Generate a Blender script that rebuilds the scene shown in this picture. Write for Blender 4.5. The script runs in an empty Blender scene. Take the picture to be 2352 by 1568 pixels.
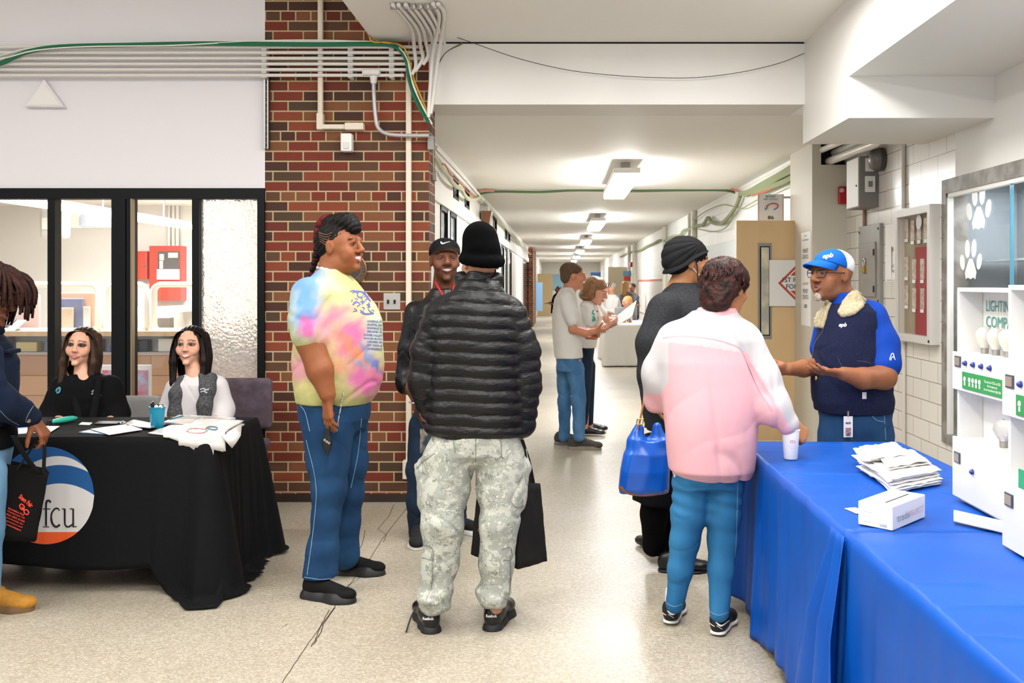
import bpy, math, random
import numpy as np
from mathutils import Vector, Matrix, noise as mnoise
from mathutils.bvhtree import BVHTree
random.seed(7)
SC = bpy.context.scene
COL = SC.collection
F, CX, CY, H = 2300.0, 1287.0, 650.0, 1.47      # focal length in px, vanishing point, eye height

# ------------------------------------------------------------------ camera, world, light, exposure
cd = bpy.data.cameras.new('camera'); cam = bpy.data.objects.new('camera', cd); COL.objects.link(cam)
cd.sensor_width = 36; cd.lens = F*36/2352; cd.shift_x = (1176-CX)/2352; cd.shift_y = (CY-784)/2352
cd.clip_start = 0.05; cd.clip_end = 200
cam.location = (0, 0, H); cam.rotation_euler = (math.pi/2, 0, 0)
SC.camera = cam
SC.view_settings.view_transform = 'Standard'; SC.view_settings.look = 'None'
SC.view_settings.exposure = 0.36; SC.view_settings.gamma = 1; SC.view_settings.use_curve_mapping = False
SC.cycles.max_bounces = 7; SC.cycles.diffuse_bounces = 4; SC.cycles.glossy_bounces = 3
SC.cycles.transmission_bounces = 5; SC.cycles.transparent_max_bounces = 8
SC.cycles.sample_clamp_indirect = 6
w = bpy.data.worlds.new('world'); SC.world = w; w.use_nodes = True
w.node_tree.nodes['Background'].inputs[0].default_value = (0.95, 0.97, 1.0, 1)
w.node_tree.nodes['Background'].inputs[1].default_value = 0.72
def area(name, loc, sx, sy, power, rot=(0,0,0), col=(1,.985,.96)):
    l = bpy.data.lights.new(name, 'AREA'); l.shape = 'RECTANGLE'; l.size = sx; l.size_y = sy
    l.energy = power; l.color = col
    o = bpy.data.objects.new(name, l); COL.objects.link(o); o.location = loc; o.rotation_euler = rot
    return o
# ceiling lamps of the lobby, hanging above and behind the camera (fixtures out of the frame), plus added fill lights
area('lobby_area_light', (-0.3, 4.3, 3.0), 0.3, 2.4, 44)
area('lobby_area_light', (0.9, 5.2, 3.03), .3, .6, 26)  # added fill, brightens the soffit and right side, not a known fixture
area('lobby_area_light', (1.1, 3.6, 3.0), 0.3, 2.4, 36)
area('lobby_area_light', (-0.3, 1.2, 3.0), 0.3, 2.4, 44)
area('lobby_area_light', (-3.2, 3.4, 3.6), 2.4, 0.3, 85)
area('lobby_area_light', (-3.4, 1.0, 3.6), 2.4, 0.3, 70)
area('lobby_ceiling_fill', (.2, 1.0, 2.3), .5, 2.6, 120, rot=(math.pi,0,0))  # added unseen light aimed up to whiten the lobby ceiling
area('office_lamp', (-4.2, 9.3, 2.7), 1.2, 2.4, 230, col=(1,.98,.95))
area('corridor_end_fill', (.655, 54.5, 2.6), .3, 2.4, 60)  # extra light added to lift the dark far end of the corridor
area('office_lamp', (-5.6, 14.0, 2.7), 2.4, 1.2, 330, col=(1,.98,.95))

# ------------------------------------------------------------------ helpers
def W(px, py, Y): return np.array(((px-CX)*Y/F, Y, H+(CY-py)*Y/F))
def RW(px, py, X=2.47):
    Y = F*X/(px-CX); return np.array((X, Y, H+(CY-py)*Y/F))
def ls(c):
    c = c.lstrip('#'); v = [int(c[i:i+2], 16)/255 for i in (0, 2, 4)]
    return tuple(x/12.92 if x <= .04045 else ((x+.055)/1.055)**2.4 for x in v) + (1,)
MATS = {}
def node(nt, t, **kw):
    n = nt.nodes.new(t)
    for k, v in kw.items():
        if k in ('loc',): continue
        if hasattr(n, k) and not k.startswith('in_'): setattr(n, k, v)
    return n
def mat(name, col='#ffffff', rough=.6, metal=0, spec=.5, noise=None, bump=None, attr=None, emit=0, sheen=0, trans=0, coat=0, alpha=None):
    """noise=(scale,colour2,detail,contrast) mixes a second colour; bump=(scale,strength,distance[,stretch])"""
    if name in MATS: return MATS[name]
    m = bpy.data.materials.new(name); m.use_nodes = True; nt = m.node_tree
    b = nt.nodes['Principled BSDF']; L = nt.links.new
    c = ls(col) if isinstance(col, str) else col
    b.inputs['Base Color'].default_value = c
    b.inputs['Roughness'].default_value = rough; b.inputs['Metallic'].default_value = metal
    b.inputs['Specular IOR Level'].default_value = spec
    if sheen: b.inputs['Sheen Weight'].default_value = sheen
    if coat: b.inputs['Coat Weight'].default_value = coat; b.inputs['Coat Roughness'].default_value = .15
    if trans: b.inputs['Transmission Weight'].default_value = trans
    if emit:
        b.inputs['Emission Color'].default_value = c; b.inputs['Emission Strength'].default_value = emit
    tc = nt.nodes.new('ShaderNodeTexCoord')
    if attr:
        a = nt.nodes.new('ShaderNodeVertexColor'); a.layer_name = attr
        src = a.outputs['Color']
        L(src, b.inputs['Base Color'])
    if noise:
        n = nt.nodes.new('ShaderNodeTexNoise'); n.inputs['Scale'].default_value = noise[0]
        n.inputs['Detail'].default_value = noise[2] if len(noise) > 2 else 4
        mp = nt.nodes.new('ShaderNodeMapping'); L(tc.outputs['Object'], mp.inputs[0]); L(mp.outputs[0], n.inputs['Vector'])
        if len(noise) > 4: mp.inputs['Scale'].default_value = noise[4]
        r = nt.nodes.new('ShaderNodeMapRange'); L(n.outputs['Fac'], r.inputs[0])
        k = noise[3] if len(noise) > 3 else .5
        r.inputs[1].default_value = .5-.25*(1-k)-.02; r.inputs[2].default_value = .5+.25*(1-k)+.02
        mx = nt.nodes.new('ShaderNodeMix'); mx.data_type = 'RGBA'
        L(r.outputs[0], mx.inputs[0])
        if attr:
            mx.blend_type = 'MULTIPLY'; L(src, mx.inputs[6])
        else: mx.inputs[6].default_value = c
        mx.inputs[7].default_value = ls(noise[1]) if isinstance(noise[1], str) else noise[1]
        L(mx.outputs[2], b.inputs['Base Color'])
    if bump:
        n = nt.nodes.new('ShaderNodeTexNoise'); n.inputs['Scale'].default_value = bump[0]; n.inputs['Detail'].default_value = 5
        mp = nt.nodes.new('ShaderNodeMapping'); L(tc.outputs['Object'], mp.inputs[0]); L(mp.outputs[0], n.inputs['Vector'])
        if len(bump) > 3: mp.inputs['Scale'].default_value = bump[3]
        bn = nt.nodes.new('ShaderNodeBump'); bn.inputs['Strength'].default_value = bump[1]; bn.inputs['Distance'].default_value = bump[2]
        L(n.outputs['Fac'], bn.inputs['Height']); L(bn.outputs[0], b.inputs['Normal'])
    MATS[name] = m
    return m
def brickmat(name, bw, bh, mortar, ramp, mcol, rough, squash=None, bumpd=.004, spec=.4, cells=False):
    m = bpy.data.materials.new(name); m.use_nodes = True; nt = m.node_tree; L = nt.links.new
    b = nt.nodes['Principled BSDF']
    tc = nt.nodes.new('ShaderNodeTexCoord'); ge = nt.nodes.new('ShaderNodeNewGeometry')
    sp = nt.nodes.new('ShaderNodeSeparateXYZ'); L(tc.outputs['Object'], sp.inputs[0])
    sn = nt.nodes.new('ShaderNodeSeparateXYZ'); L(ge.outputs['True Normal'], sn.inputs[0])
    ab = nt.nodes.new('ShaderNodeMath'); ab.operation = 'ABSOLUTE'; L(sn.outputs[0], ab.inputs[0])
    gt = nt.nodes.new('ShaderNodeMath'); gt.operation = 'GREATER_THAN'; L(ab.outputs[0], gt.inputs[0]); gt.inputs[1].default_value = .5
    mx = nt.nodes.new('ShaderNodeMix'); L(gt.outputs[0], mx.inputs[0]); L(sp.outputs[0], mx.inputs[2]); L(sp.outputs[1], mx.inputs[3])
    cb = nt.nodes.new('ShaderNodeCombineXYZ'); L(mx.outputs[0], cb.inputs[0]); L(sp.outputs[2], cb.inputs[1])
    br = nt.nodes.new('ShaderNodeTexBrick'); L(cb.outputs[0], br.inputs['Vector'])
    br.inputs['Scale'].default_value = 1; br.inputs['Brick Width'].default_value = bw; br.inputs['Row Height'].default_value = bh
    br.inputs['Mortar Size'].default_value = mortar; br.inputs['Mortar Smooth'].default_value = .15
    br.inputs['Color1'].default_value = (0,0,0,1); br.inputs['Color2'].default_value = (1,1,1,1); br.inputs['Mortar'].default_value = (.5,.5,.5,1)
    br.offset = .5
    if squash: br.squash, br.squash_frequency = squash
    cr = nt.nodes.new('ShaderNodeValToRGB'); cr.color_ramp.interpolation = 'CONSTANT' if cells else 'LINEAR'
    e = cr.color_ramp.elements
    while len(e) < len(ramp): e.new(.5)
    for i, (p, c) in enumerate(ramp): e[i].position = p; e[i].color = ls(c)
    L(br.outputs['Color'], cr.inputs[0])
    nz = nt.nodes.new('ShaderNodeTexNoise'); nz.inputs['Scale'].default_value = 60; L(tc.outputs['Object'], nz.inputs['Vector'])
    m1 = nt.nodes.new('ShaderNodeMix'); m1.data_type = 'RGBA'; m1.blend_type = 'MULTIPLY'; m1.inputs[0].default_value = .35 if cells else .06
    L(cr.outputs[0], m1.inputs[6]); L(nz.outputs['Color'], m1.inputs[7])
    m2 = nt.nodes.new('ShaderNodeMix'); m2.data_type = 'RGBA'; L(br.outputs['Fac'], m2.inputs[0]); L(m1.outputs[2], m2.inputs[6]); m2.inputs[7].default_value = ls(mcol)
    L(m2.outputs[2], b.inputs['Base Color'])
    b.inputs['Roughness'].default_value = rough; b.inputs['Specular IOR Level'].default_value = spec
    bn = nt.nodes.new('ShaderNodeBump'); bn.invert = True; bn.inputs['Distance'].default_value = bumpd; bn.inputs['Strength'].default_value = .7
    L(br.outputs['Fac'], bn.inputs['Height']); L(bn.outputs[0], b.inputs['Normal'])
    MATS[name] = m
    return m

ORG = {}
def tag(o, label=None, cat=None, group=None, kind=None):
    if label: o['label'] = label
    if cat: o['category'] = cat
    if group: o['group'] = group
    if kind: o['kind'] = kind
    return o
def thing(name, label, cat, loc=(0,0,0), group=None):
    o = bpy.data.objects.new(name, None); o.empty_display_size = .1; COL.objects.link(o); o.location = tuple(loc)
    ORG[o] = np.array(loc, float)
    return tag(o, label, cat, group)
def mk(name, v, f, m, parent=None, origin=None, smooth=False, cols=None, bevel=0):
    v = np.asarray(v, dtype=np.float64).reshape(-1, 3)
    me = bpy.data.meshes.new(name)
    if parent is not None: org = ORG[parent]
    elif origin is not None: org = np.array(origin, float)
    else: org = np.array(((v[:,0].min()+v[:,0].max())/2, (v[:,1].min()+v[:,1].max())/2, v[:,2].min()))
    vl = v-org
    if isinstance(f, np.ndarray) and f.ndim == 2:
        n, k = f.shape
        me.vertices.add(len(v)); me.vertices.foreach_set('co', vl.ravel())
        me.loops.add(n*k); me.loops.foreach_set('vertex_index', f.ravel().astype(np.int32))
        me.polygons.add(n); me.polygons.foreach_set('loop_start', np.arange(0, n*k, k, dtype=np.int32))
        me.update(calc_edges=True); me.validate()
    else:
        me.from_pydata([tuple(x) for x in vl], [], [tuple(int(i) for i in q) for q in f])
    if cols is not None:
        ca = me.color_attributes.new('Col', 'FLOAT_COLOR', 'POINT')
        c4 = np.ones((len(v), 4)); c4[:, :3] = cols[:, :3]; ca.data.foreach_set('color', c4.ravel())
    if smooth: me.polygons.foreach_set('use_smooth', np.ones(len(me.polygons), dtype=bool))
    o = bpy.data.objects.new(name, me); COL.objects.link(o)
    if isinstance(m, (list, tuple)):
        for x in m: me.materials.append(x)
    elif m: me.materials.append(m)
    ORG[o] = org
    if parent is not None: o.parent = parent
    else: o.location = tuple(org)
    if bevel:
        bv = o.modifiers.new('bevel', 'BEVEL'); bv.width = bevel; bv.segments = 2; bv.limit_method = 'ANGLE'
    return o
class MB:
    def __init__(s): s.v = []; s.f = []; s.mi = []
    def add(s, v, f, mi=0):
        b = len(s.v); s.v += [tuple(x) for x in v]; s.f += [tuple(b+i for i in q) for q in f]; s.mi += [mi]*len(f); return s
    def box(s, x0, x1, y0, y1, z0, z1, mi=0):
        v = [(x,y,z) for x in (x0,x1) for y in (y0,y1) for z in (z0,z1)]
        return s.add(v, [(0,1,3,2),(4,6,7,5),(0,4,5,1),(2,3,7,6),(0,2,6,4),(1,5,7,3)], mi)
    def obox(s, c, ax, ay, az, mi=0):
        c, ax, ay, az = map(np.array, (c, ax, ay, az))
        v = [c+i*ax+j*ay+k*az for i in (-1,1) for j in (-1,1) for k in (-1,1)]
        return s.add(v, [(0,1,3,2),(4,6,7,5),(0,4,5,1),(2,3,7,6),(0,2,6,4),(1,5,7,3)], mi)
    def prism(s, pts, ext, mi=0):
        """closed polygon of 3D points extruded by vector ext"""
        p = [np.array(q, float) for q in pts]; e = np.array(ext, float); n = len(p)
        v = p+[q+e for q in p]
        return s.add(v, [tuple(range(n))[::-1], tuple(range(n, 2*n))]+[(i,(i+1)%n,(i+1)%n+n,i+n) for i in range(n)], mi)
    def tube(s, pts, r, seg=8, mi=0, flat=None, caps=True):
        p = [np.array(q, float) for q in pts]; n = len(p)
        rr = r if hasattr(r, '__len__') else [r]*n
        T = [p[min(i+1, n-1)]-p[max(i-1, 0)] for i in range(n)]
        T = [t/(np.linalg.norm(t)+1e-9) for t in T]
        u = np.cross(T[0], (0,0,1.0)) if abs(T[0][2]) < .9 else np.cross(T[0], (1.0,0,0))
        u /= np.linalg.norm(u); v = []; f = []
        for i in range(n):
            u = u-T[i]*np.dot(u, T[i]); u /= np.linalg.norm(u)+1e-9; w_ = np.cross(T[i], u)
            for k in range(seg):
                a = 2*math.pi*k/seg; v.append(p[i]+rr[i]*(math.cos(a)*u+math.sin(a)*w_*(flat or 1)))
        for i in range(n-1):
            for k in range(seg):
                f.append((i*seg+k, i*seg+(k+1)%seg, (i+1)*seg+(k+1)%seg, (i+1)*seg+k))
        if caps: f += [tuple(range(seg))[::-1], tuple((n-1)*seg+k for k in range(seg))]
        return s.add(v, f, mi)
    def lathe(s, c, prof, seg=24, mi=0, axis=(0,0,1)):
        c = np.array(c, float); az = np.array(axis, float); az /= np.linalg.norm(az)
        u = np.cross(az, (1.0,0,0)) if abs(az[0]) < .9 else np.cross(az, (0,1.0,0)); u /= np.linalg.norm(u); t = np.cross(az, u)
        v = []; f = []
        for (r, h) in prof:
            for k in range(seg):
                a = 2*math.pi*k/seg; v.append(c+az*h+r*(math.cos(a)*u+math.sin(a)*t))
        for i in range(len(prof)-1):
            for k in range(seg): f.append((i*seg+k, i*seg+(k+1)%seg, (i+1)*seg+(k+1)%seg, (i+1)*seg+k))
        f += [tuple(range(seg))[::-1], tuple((len(prof)-1)*seg+k for k in range(seg))]
        return s.add(v, f, mi)
    def build(s, name, m, parent=None, smooth=False, bevel=0, origin=None, label=None, kind=None):
        o = mk(name, s.v, s.f, m, parent, origin, smooth, bevel=bevel)
        if any(s.mi): o.data.polygons.foreach_set('material_index', s.mi)
        if smooth:
            try: o.data.set_sharp_from_angle(angle=math.radians(42))
            except Exception: pass
        if label: o['label'] = label
        if kind: o['kind'] = kind
        return o
def spline(pts, n=8):
    P_ = [np.array(p, float) for p in pts]; P_ = [2*P_[0]-P_[1]]+P_+[2*P_[-1]-P_[-2]]; out = []
    for i in range(1, len(P_)-2):
        a, b, c, d = P_[i-1:i+3]
        for k in range(n):
            t = k/n; out.append(.5*((2*b)+(-a+c)*t+(2*a-5*b+4*c-d)*t*t+(-a+3*b-3*c+d)*t**3))
    out.append(P_[-2]); return out
def struct(name, mb, m, **kw):
    o = mb.build(name, m, origin=(0,0,0), **kw); o['kind'] = 'structure'; return o
def text_mesh(txt, size=1.0, bold=0, spacing=1.0, shear=0):
    cu = bpy.data.curves.new('t', 'FONT'); cu.body = txt; cu.size = size; cu.offset = bold; cu.space_character = spacing
    cu.align_x = 'CENTER'; cu.align_y = 'CENTER'; cu.resolution_u = 3; cu.shear = shear; cu.space_line = 1.0
    o = bpy.data.objects.new('t', cu); COL.objects.link(o)
    dg = bpy.context.evaluated_depsgraph_get(); dg.update()
    me = bpy.data.meshes.new_from_object(o.evaluated_get(dg))
    v = np.array([x.co[:] for x in me.vertices]).reshape(-1, 3); f = [tuple(p.vertices) for p in me.polygons]
    bpy.data.objects.remove(o); bpy.data.curves.remove(cu); bpy.data.meshes.remove(me)
    return v, f
def text3(name, txt, org, ux, uz, m, parent, width=None, height=None, bold=0, off=.0015, spacing=1.0, shear=0, origin=None):
    """flat lettering centred at org; ux = reading direction, uz = up; fitted to width x height in metres"""
    v, f = text_mesh(txt, 1.0, bold, spacing, shear)
    ux, uz, org = (np.array(a, float) for a in (ux, uz, org)); nrm = np.cross(ux, uz)
    c = (v.max(0)+v.min(0))/2; d = v.max(0)-v.min(0)
    sx = width/d[0] if width else None; sy = height/d[1] if height else None
    sx = sx or sy; sy = sy or sx
    p = org+np.outer((v[:,0]-c[0])*sx, ux)+np.outer((v[:,1]-c[1])*sy, uz)+nrm*off
    return mk(name, p, f, m, parent, origin)
def curve_strip(pts, r, name, m, parent=None, seg=8, n=8, **kw):
    return MB().tube(spline(pts, n), r, seg).build(name, m, parent, smooth=True, **kw)

# ------------------------------------------------------------------ common materials
M_white = mat('white_paint', '#e9e6e0', .55, noise=(1.5, '#e2dfd9', 3, .3), bump=(180, .12, .002))
M_lav = mat('plaster_cool_white', '#e3dfe2', .7, bump=(90, .15, .002))
M_ceil = mat('ceiling_white', '#f3f0ea', .6, bump=(260, .15, .002))
M_soff = mat('soffit_white', '#e6e4de', .45)
M_black = mat('black_metal', '#06080a', .5, spec=.2)
M_pipe = mat('painted_conduit', '#dcd8d2', .35)
M_tan = mat('cream_conduit', '#e0d3c0', .45)
M_steel = mat('steel', '#a8a6a2', .35, .9)
M_green = mat('green_cable', '#0c6a44', .5)
M_pale = mat('pale_cable', '#b9bd9e', .55)
M_wcab = mat('white_cable', '#e4e4dc', .5)
M_yel = mat('yellow_cable', '#c9a526', .5)
M_red = mat('red_enamel', '#b3151c', .35)
M_paper = mat('white_paper', '#efedea', .7)
M_ink = mat('dark_ink', '#2a2730', .7)
M_dark = mat('deep_black', '#050506', .8)
M_wood = mat('door_wood', '#d6b78a', .45, noise=(5, '#cbaa7b', 5, .3, (1, 1, .12)))
M_glow = mat('lamp_diffuser', '#fffaf2', .5, emit=24.0)
M_brick = brickmat('brick', .2033, .0673, .0052, [(0,'#4a2a1e'),(.14,'#7c301d'),(.32,'#5f3d28'),(.46,'#8a4026'),(.60,'#6d2c1d'),(.76,'#824f2f'),(.9,'#4f3a27')], '#b3a07c', .75, squash=(.5, 6), cells=True)
M_tile = brickmat('glazed_tile', .3048, .1355, .0025, [(0,'#e4e1da'),(1,'#dedad2')], '#8d7660', .22, bumpd=.002, spec=.5)
M_cmu = brickmat('painted_block', .4064, .2032, .004, [(0,'#eeede8'),(1,'#e9e8e2')], '#d6d2c8', .5, bumpd=.003)
def glassmat(name, tint='#ffffff', gl=.08):
    m = bpy.data.materials.new(name); m.use_nodes = True; nt = m.node_tree; nt.nodes.clear(); L = nt.links.new
    o = nt.nodes.new('ShaderNodeOutputMaterial'); t = nt.nodes.new('ShaderNodeBsdfTransparent'); g = nt.nodes.new('ShaderNodeBsdfGlossy')
    t.inputs[0].default_value = ls(tint); g.inputs['Roughness'].default_value = .03
    mx = nt.nodes.new('ShaderNodeMixShader'); lw_ = nt.nodes.new('ShaderNodeLayerWeight'); pw = nt.nodes.new('ShaderNodeMath'); pw.operation = 'POWER'
    L(lw_.outputs['Facing'], pw.inputs[0]); pw.inputs[1].default_value = 5
    fr = nt.nodes.new('ShaderNodeMath'); fr.operation = 'MULTIPLY_ADD'; L(pw.outputs[0], fr.inputs[0]); fr.inputs[1].default_value = .35; fr.inputs[2].default_value = .03
    L(fr.outputs[0], mx.inputs[0]); L(t.outputs[0], mx.inputs[1]); L(g.outputs[0], mx.inputs[2]); L(mx.outputs[0], o.inputs[0])
    MATS[name] = m; return m
M_glass = glassmat('clear_glass')
def frosted():
    m = bpy.data.materials.new('hammered_glass'); m.use_nodes = True; nt = m.node_tree; b = nt.nodes['Principled BSDF']; L = nt.links.new
    b.inputs['Base Color'].default_value = (.93,.92,.9,1); b.inputs['Transmission Weight'].default_value = .75; b.inputs['Roughness'].default_value = .22
    b.inputs['IOR'].default_value = 1.3
    tc = nt.nodes.new('ShaderNodeTexCoord'); v = nt.nodes.new('ShaderNodeTexVoronoi'); v.feature = 'SMOOTH_F1'; v.inputs['Scale'].default_value = 62
    nz = nt.nodes.new('ShaderNodeTexNoise'); nz.inputs['Scale'].default_value = 8
    mx = nt.nodes.new('ShaderNodeMix'); mx.data_type = 'VECTOR'; mx.inputs[0].default_value = .06
    L(tc.outputs['Object'], mx.inputs[4]); L(nz.outputs['Color'], mx.inputs[5]); L(tc.outputs['Object'], nz.inputs['Vector']); L(mx.outputs[1], v.inputs['Vector'])
    bn = nt.nodes.new('ShaderNodeBump'); bn.inputs['Distance'].default_value = .012; bn.inputs['Strength'].default_value = 1
    L(v.outputs['Distance'], bn.inputs['Height']); L(bn.outputs[0], b.inputs['Normal']); MATS['fr'] = m; return m
M_frost = frosted()
def floormat():
    m = bpy.data.materials.new('terrazzo_floor'); m.use_nodes = True; nt = m.node_tree; b = nt.nodes['Principled BSDF']; L = nt.links.new
    tc = nt.nodes.new('ShaderNodeTexCoord')
    a = nt.nodes.new('ShaderNodeTexVoronoi'); a.inputs['Scale'].default_value = 130; L(tc.outputs['Object'], a.inputs['Vector'])
    r = nt.nodes.new('ShaderNodeValToRGB'); e = r.color_ramp.elements; e.new(.5); e.new(.75)
    for q, (p, c) in zip(e, [(0,'#989080'),(.35,'#a39b8b'),(.7,'#ada595'),(1,'#bcb5a7')]): q.position = p; q.color = ls(c)
    sp = nt.nodes.new('ShaderNodeSeparateColor'); L(a.outputs['Color'], sp.inputs[0]); L(sp.outputs[0], r.inputs[0])
    n = nt.nodes.new('ShaderNodeTexNoise'); n.inputs['Scale'].default_value = 1.3; n.inputs['Detail'].default_value = 6; L(tc.outputs['Object'], n.inputs['Vector'])
    mr = nt.nodes.new('ShaderNodeMapRange'); L(n.outputs[0], mr.inputs[0]); mr.inputs[1].default_value = .35; mr.inputs[2].default_value = .7
    mx = nt.nodes.new('ShaderNodeMix'); mx.data_type = 'RGBA'; mx.blend_type = 'MULTIPLY'; L(mr.outputs[0], mx.inputs[0]); L(r.outputs[0], mx.inputs[6]); mx.inputs[7].default_value = (.9,.87,.82,1)
    L(mx.outputs[2], b.inputs['Base Color'])
    b.inputs['Roughness'].default_value = .27; b.inputs['Specular IOR Level'].default_value = .5
    r2 = nt.nodes.new('ShaderNodeMapRange'); L(n.outputs[0], r2.inputs[0]); r2.inputs[3].default_value = .33; r2.inputs[4].default_value = .46; L(r2.outputs[0], b.inputs['Roughness'])
    MATS['floor'] = m; return m
M_floor = floormat()
# ------------------------------------------------------------------ the setting
YW, ZB, ZC = 6.73, 2.67, 3.09
struct('floor', MB().box(-13, 2.9, -3, 60, -.1, 0), M_floor)
struct('ceiling', MB().box(-1.25, 1.643, -3, YW, ZC, ZC+.9), M_ceil)
struct('ceiling', MB().box(-7, -1.25, -3, YW, 3.95, 4.05), M_ceil)
struct('ceiling', MB().box(-1.075, 2.6, YW+.45, 60, ZB+.01, ZB+.1), M_ceil)
struct('ceiling', MB().box(-13, -1.15, YW+.1, 17.2, 2.78, 2.9), M_ceil)
bm = MB().box(-.884, 1.643, YW, YW+.45, ZB, ZC-.012)
struct('trim_1', bm, M_white)                                   # ceiling beam across the corridor mouth
struct('trim_2', MB().box(-.884, 1.643, YW+.02, YW+.3, ZC-.012, ZC+.02), M_dark)
struct('trim_3', MB().box(1.643, 2.9, -3, 5.70, 2.647, ZC+.9).box(1.643, 2.9, 5.70, YW+.05, 2.41, ZC+.9), M_soff)  # boxed soffit
# left front wall with the office window in it
struct('wall_left', MB().box(-13, -1.985, YW, YW+.12, 2.105, 4).box(-13, -7.6, YW, YW+.12, 0, 2.105), M_lav)
# brick pier
struct('wall_brick', MB().box(-1.985, -.884, YW, YW+.33, 0, 3.95), M_brick)
struct('baseboard_brick', MB().box(-1.985, -.882, YW-.006, YW, 0, .055), mat('dark_base', '#2e1f1a', .5))
# corridor
struct('wall_corridor_right', MB().box(2.26, 2.5, 9.45, 60, 0, ZB+.05), M_cmu)
struct('wall_right', MB().box(2.47, 2.56, 6.45, 9.5, 0, 3.1).box(2.47, 2.56, 6.26, 6.45, 2.13, 3.1).box(2.47, 2.56, 3.9, 6.45, 0, .45), M_tile)
struct('wall_right', MB().box(2.47, 2.56, -3, 6.26, 2.13, 3.2).box(2.47, 2.56, -3, 4.2, 0, 2.13), M_white)
struct('wall_far', MB().box(-1.2, 2.5, 58, 58.2, 0, ZB+.05), M_white)
# boxed column with pipe recess
struct('trim_4', MB().box(2.17, 2.47, 8.63, 9.45, 0, 2.49).box(2.17, 2.247, 8.63, 9.45, 2.49, 2.68).box(2.247, 2.47, 8.95, 9.45, 2.49, 2.68), mat('column_paint', '#cbc5b6', .5))
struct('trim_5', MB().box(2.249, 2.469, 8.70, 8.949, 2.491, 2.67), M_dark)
# left corridor wall: panels, band, dark window strips
XL = -1.075
def LW(px, py, X=XL):
    Y = F*X/(px-CX); return np.array((X, Y, H+(CY-py)*Y/F))
lw = MB().box(XL-.12, XL, YW+.1, 58, 0, .35).box(XL-.12, XL, YW+.1, 58, 2.55, ZB+.05).box(XL-.14, XL+.025, YW+.3, 58, 2.17, 2.31)
opens = [(8.95, 9.55), (9.75, 10.35), (16.0, 16.7), (18.2, 19.1), (19.4, 20.3), (21.0, 22.0), (29.0, 34.0)]
def gaps(ops, y0=YW+.1, y1=58.0):
    out = []; c = y0
    for a, b in ops: out.append((c, a)); c = b
    return out+[(c, y1)]
for a, b in gaps(opens): lw.box(XL-.12, XL, a, b, .35, 2.17)
clere = [(10.05, 10.55), (11.25, 11.8), (16.0, 16.9), (19.4, 20.2), (20.5, 21.4)]
for a, b in gaps(clere): lw.box(XL-.12, XL, a, b, 2.31, 2.55)
struct('wall_corridor_left', lw, mat('corridor_panel', '#e6e2d9', .5))
k = 1
M_dglass = mat('dark_glass', '#151619', .08, spec=.8)
for ops, z0, z1 in ((opens, .35, 2.17), (clere, 2.31, 2.55)):
    for a, b in ops:
        k += 1
        o = struct(f'window_{k}', MB().box(XL-.03, XL+.006, a, a+.05, z0, z1).box(XL-.03, XL+.006, b-.05, b, z0, z1).box(XL-.03, XL+.006, a, b, z1-.04, z1).box(XL-.03, XL+.006, a, b, z0, z0+.05), M_black)
        g = MB().box(XL-.02, XL-.012, a+.05, b-.05, z0+.05, z1-.04).build('window_pane', M_dglass if (k % 3) else mat('pale_glass', '#8a9a9c', .1), o)
# glass-front door frame lines by the brick pier
dd = struct('door_2', MB().box(XL+.001, XL+.012, 7.45, 8.15, 0.02, 2.12), mat('door_white', '#dddad2', .4))
MB().box(XL+.012, XL+.02, 7.1, 7.16, .02, 2.15).build('door_frame', M_black, dd)
MB().box(XL+.012, XL+.02, 8.2, 8.24, .02, 2.15).build('door_frame', mat('frame_grey', '#8d8b86', .5), dd)
MB().tube([(XL+.05, 8.1, 1.0), (XL+.05, 8.1, 1.3)], .01).build('handle', M_steel, dd)
# farther brick piers
struct('trim_6', MB().box(XL, -.915, 33.5, 37.5, 0, 2.64), M_brick)
struct('trim_7', MB().box(XL, -.98, 13.6, 13.95, 0, 2.55), M_white)
# floor joint and cracks
M_crack = mat('crack', '#52463a', .9)
def crack(pts, wd, name='floor'):
    mb = MB(); P_ = []
    for px, py in pts:
        Y = F*H/(py-CY); P_.append(((px-CX)*Y/F, Y))
    for i in range(len(P_)-1):
        (x0, y0), (x1, y1) = P_[i], P_[i+1]; n = 6
        L_ = [(x0+(x1-x0)*t/n, y0+(y1-y0)*t/n) for t in range(n+1)]
        j = [(x+random.uniform(-1, 1)*wd*.5, y) for x, y in L_]; j[0] = L_[0]; j[-1] = L_[-1]
        for (a, b), (c, d) in zip(j[:-1], j[1:]):
            mb.add([(a-wd/2, b, .0004), (a+wd/2, b, .0004), (c+wd/2, d, .0004), (c-wd/2, d, .0004)], [(0,1,2,3)])
    o = mb.build('floor_crack', M_crack, origin=(0,0,0)); o['kind'] = 'structure'; return o
crack([(648,1568),(700,1490),(765,1400),(800,1345),(845,1290),(880,1235),(938,1162)], .0045)
crack([(905,1158),(893,1185),(868,1215),(888,1228),(880,1245)], .004)
crack([(838,1218),(832,1250),(820,1272)], .004); crack([(835,1320),(800,1345),(790,1368)], .004)
crack([(770,1395),(745,1430),(735,1455),(720,1480)], .006); crack([(757,1400),(738,1435),(728,1462),(715,1485)], .005)
crack([(648,1440),(662,1432)], .004)
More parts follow.
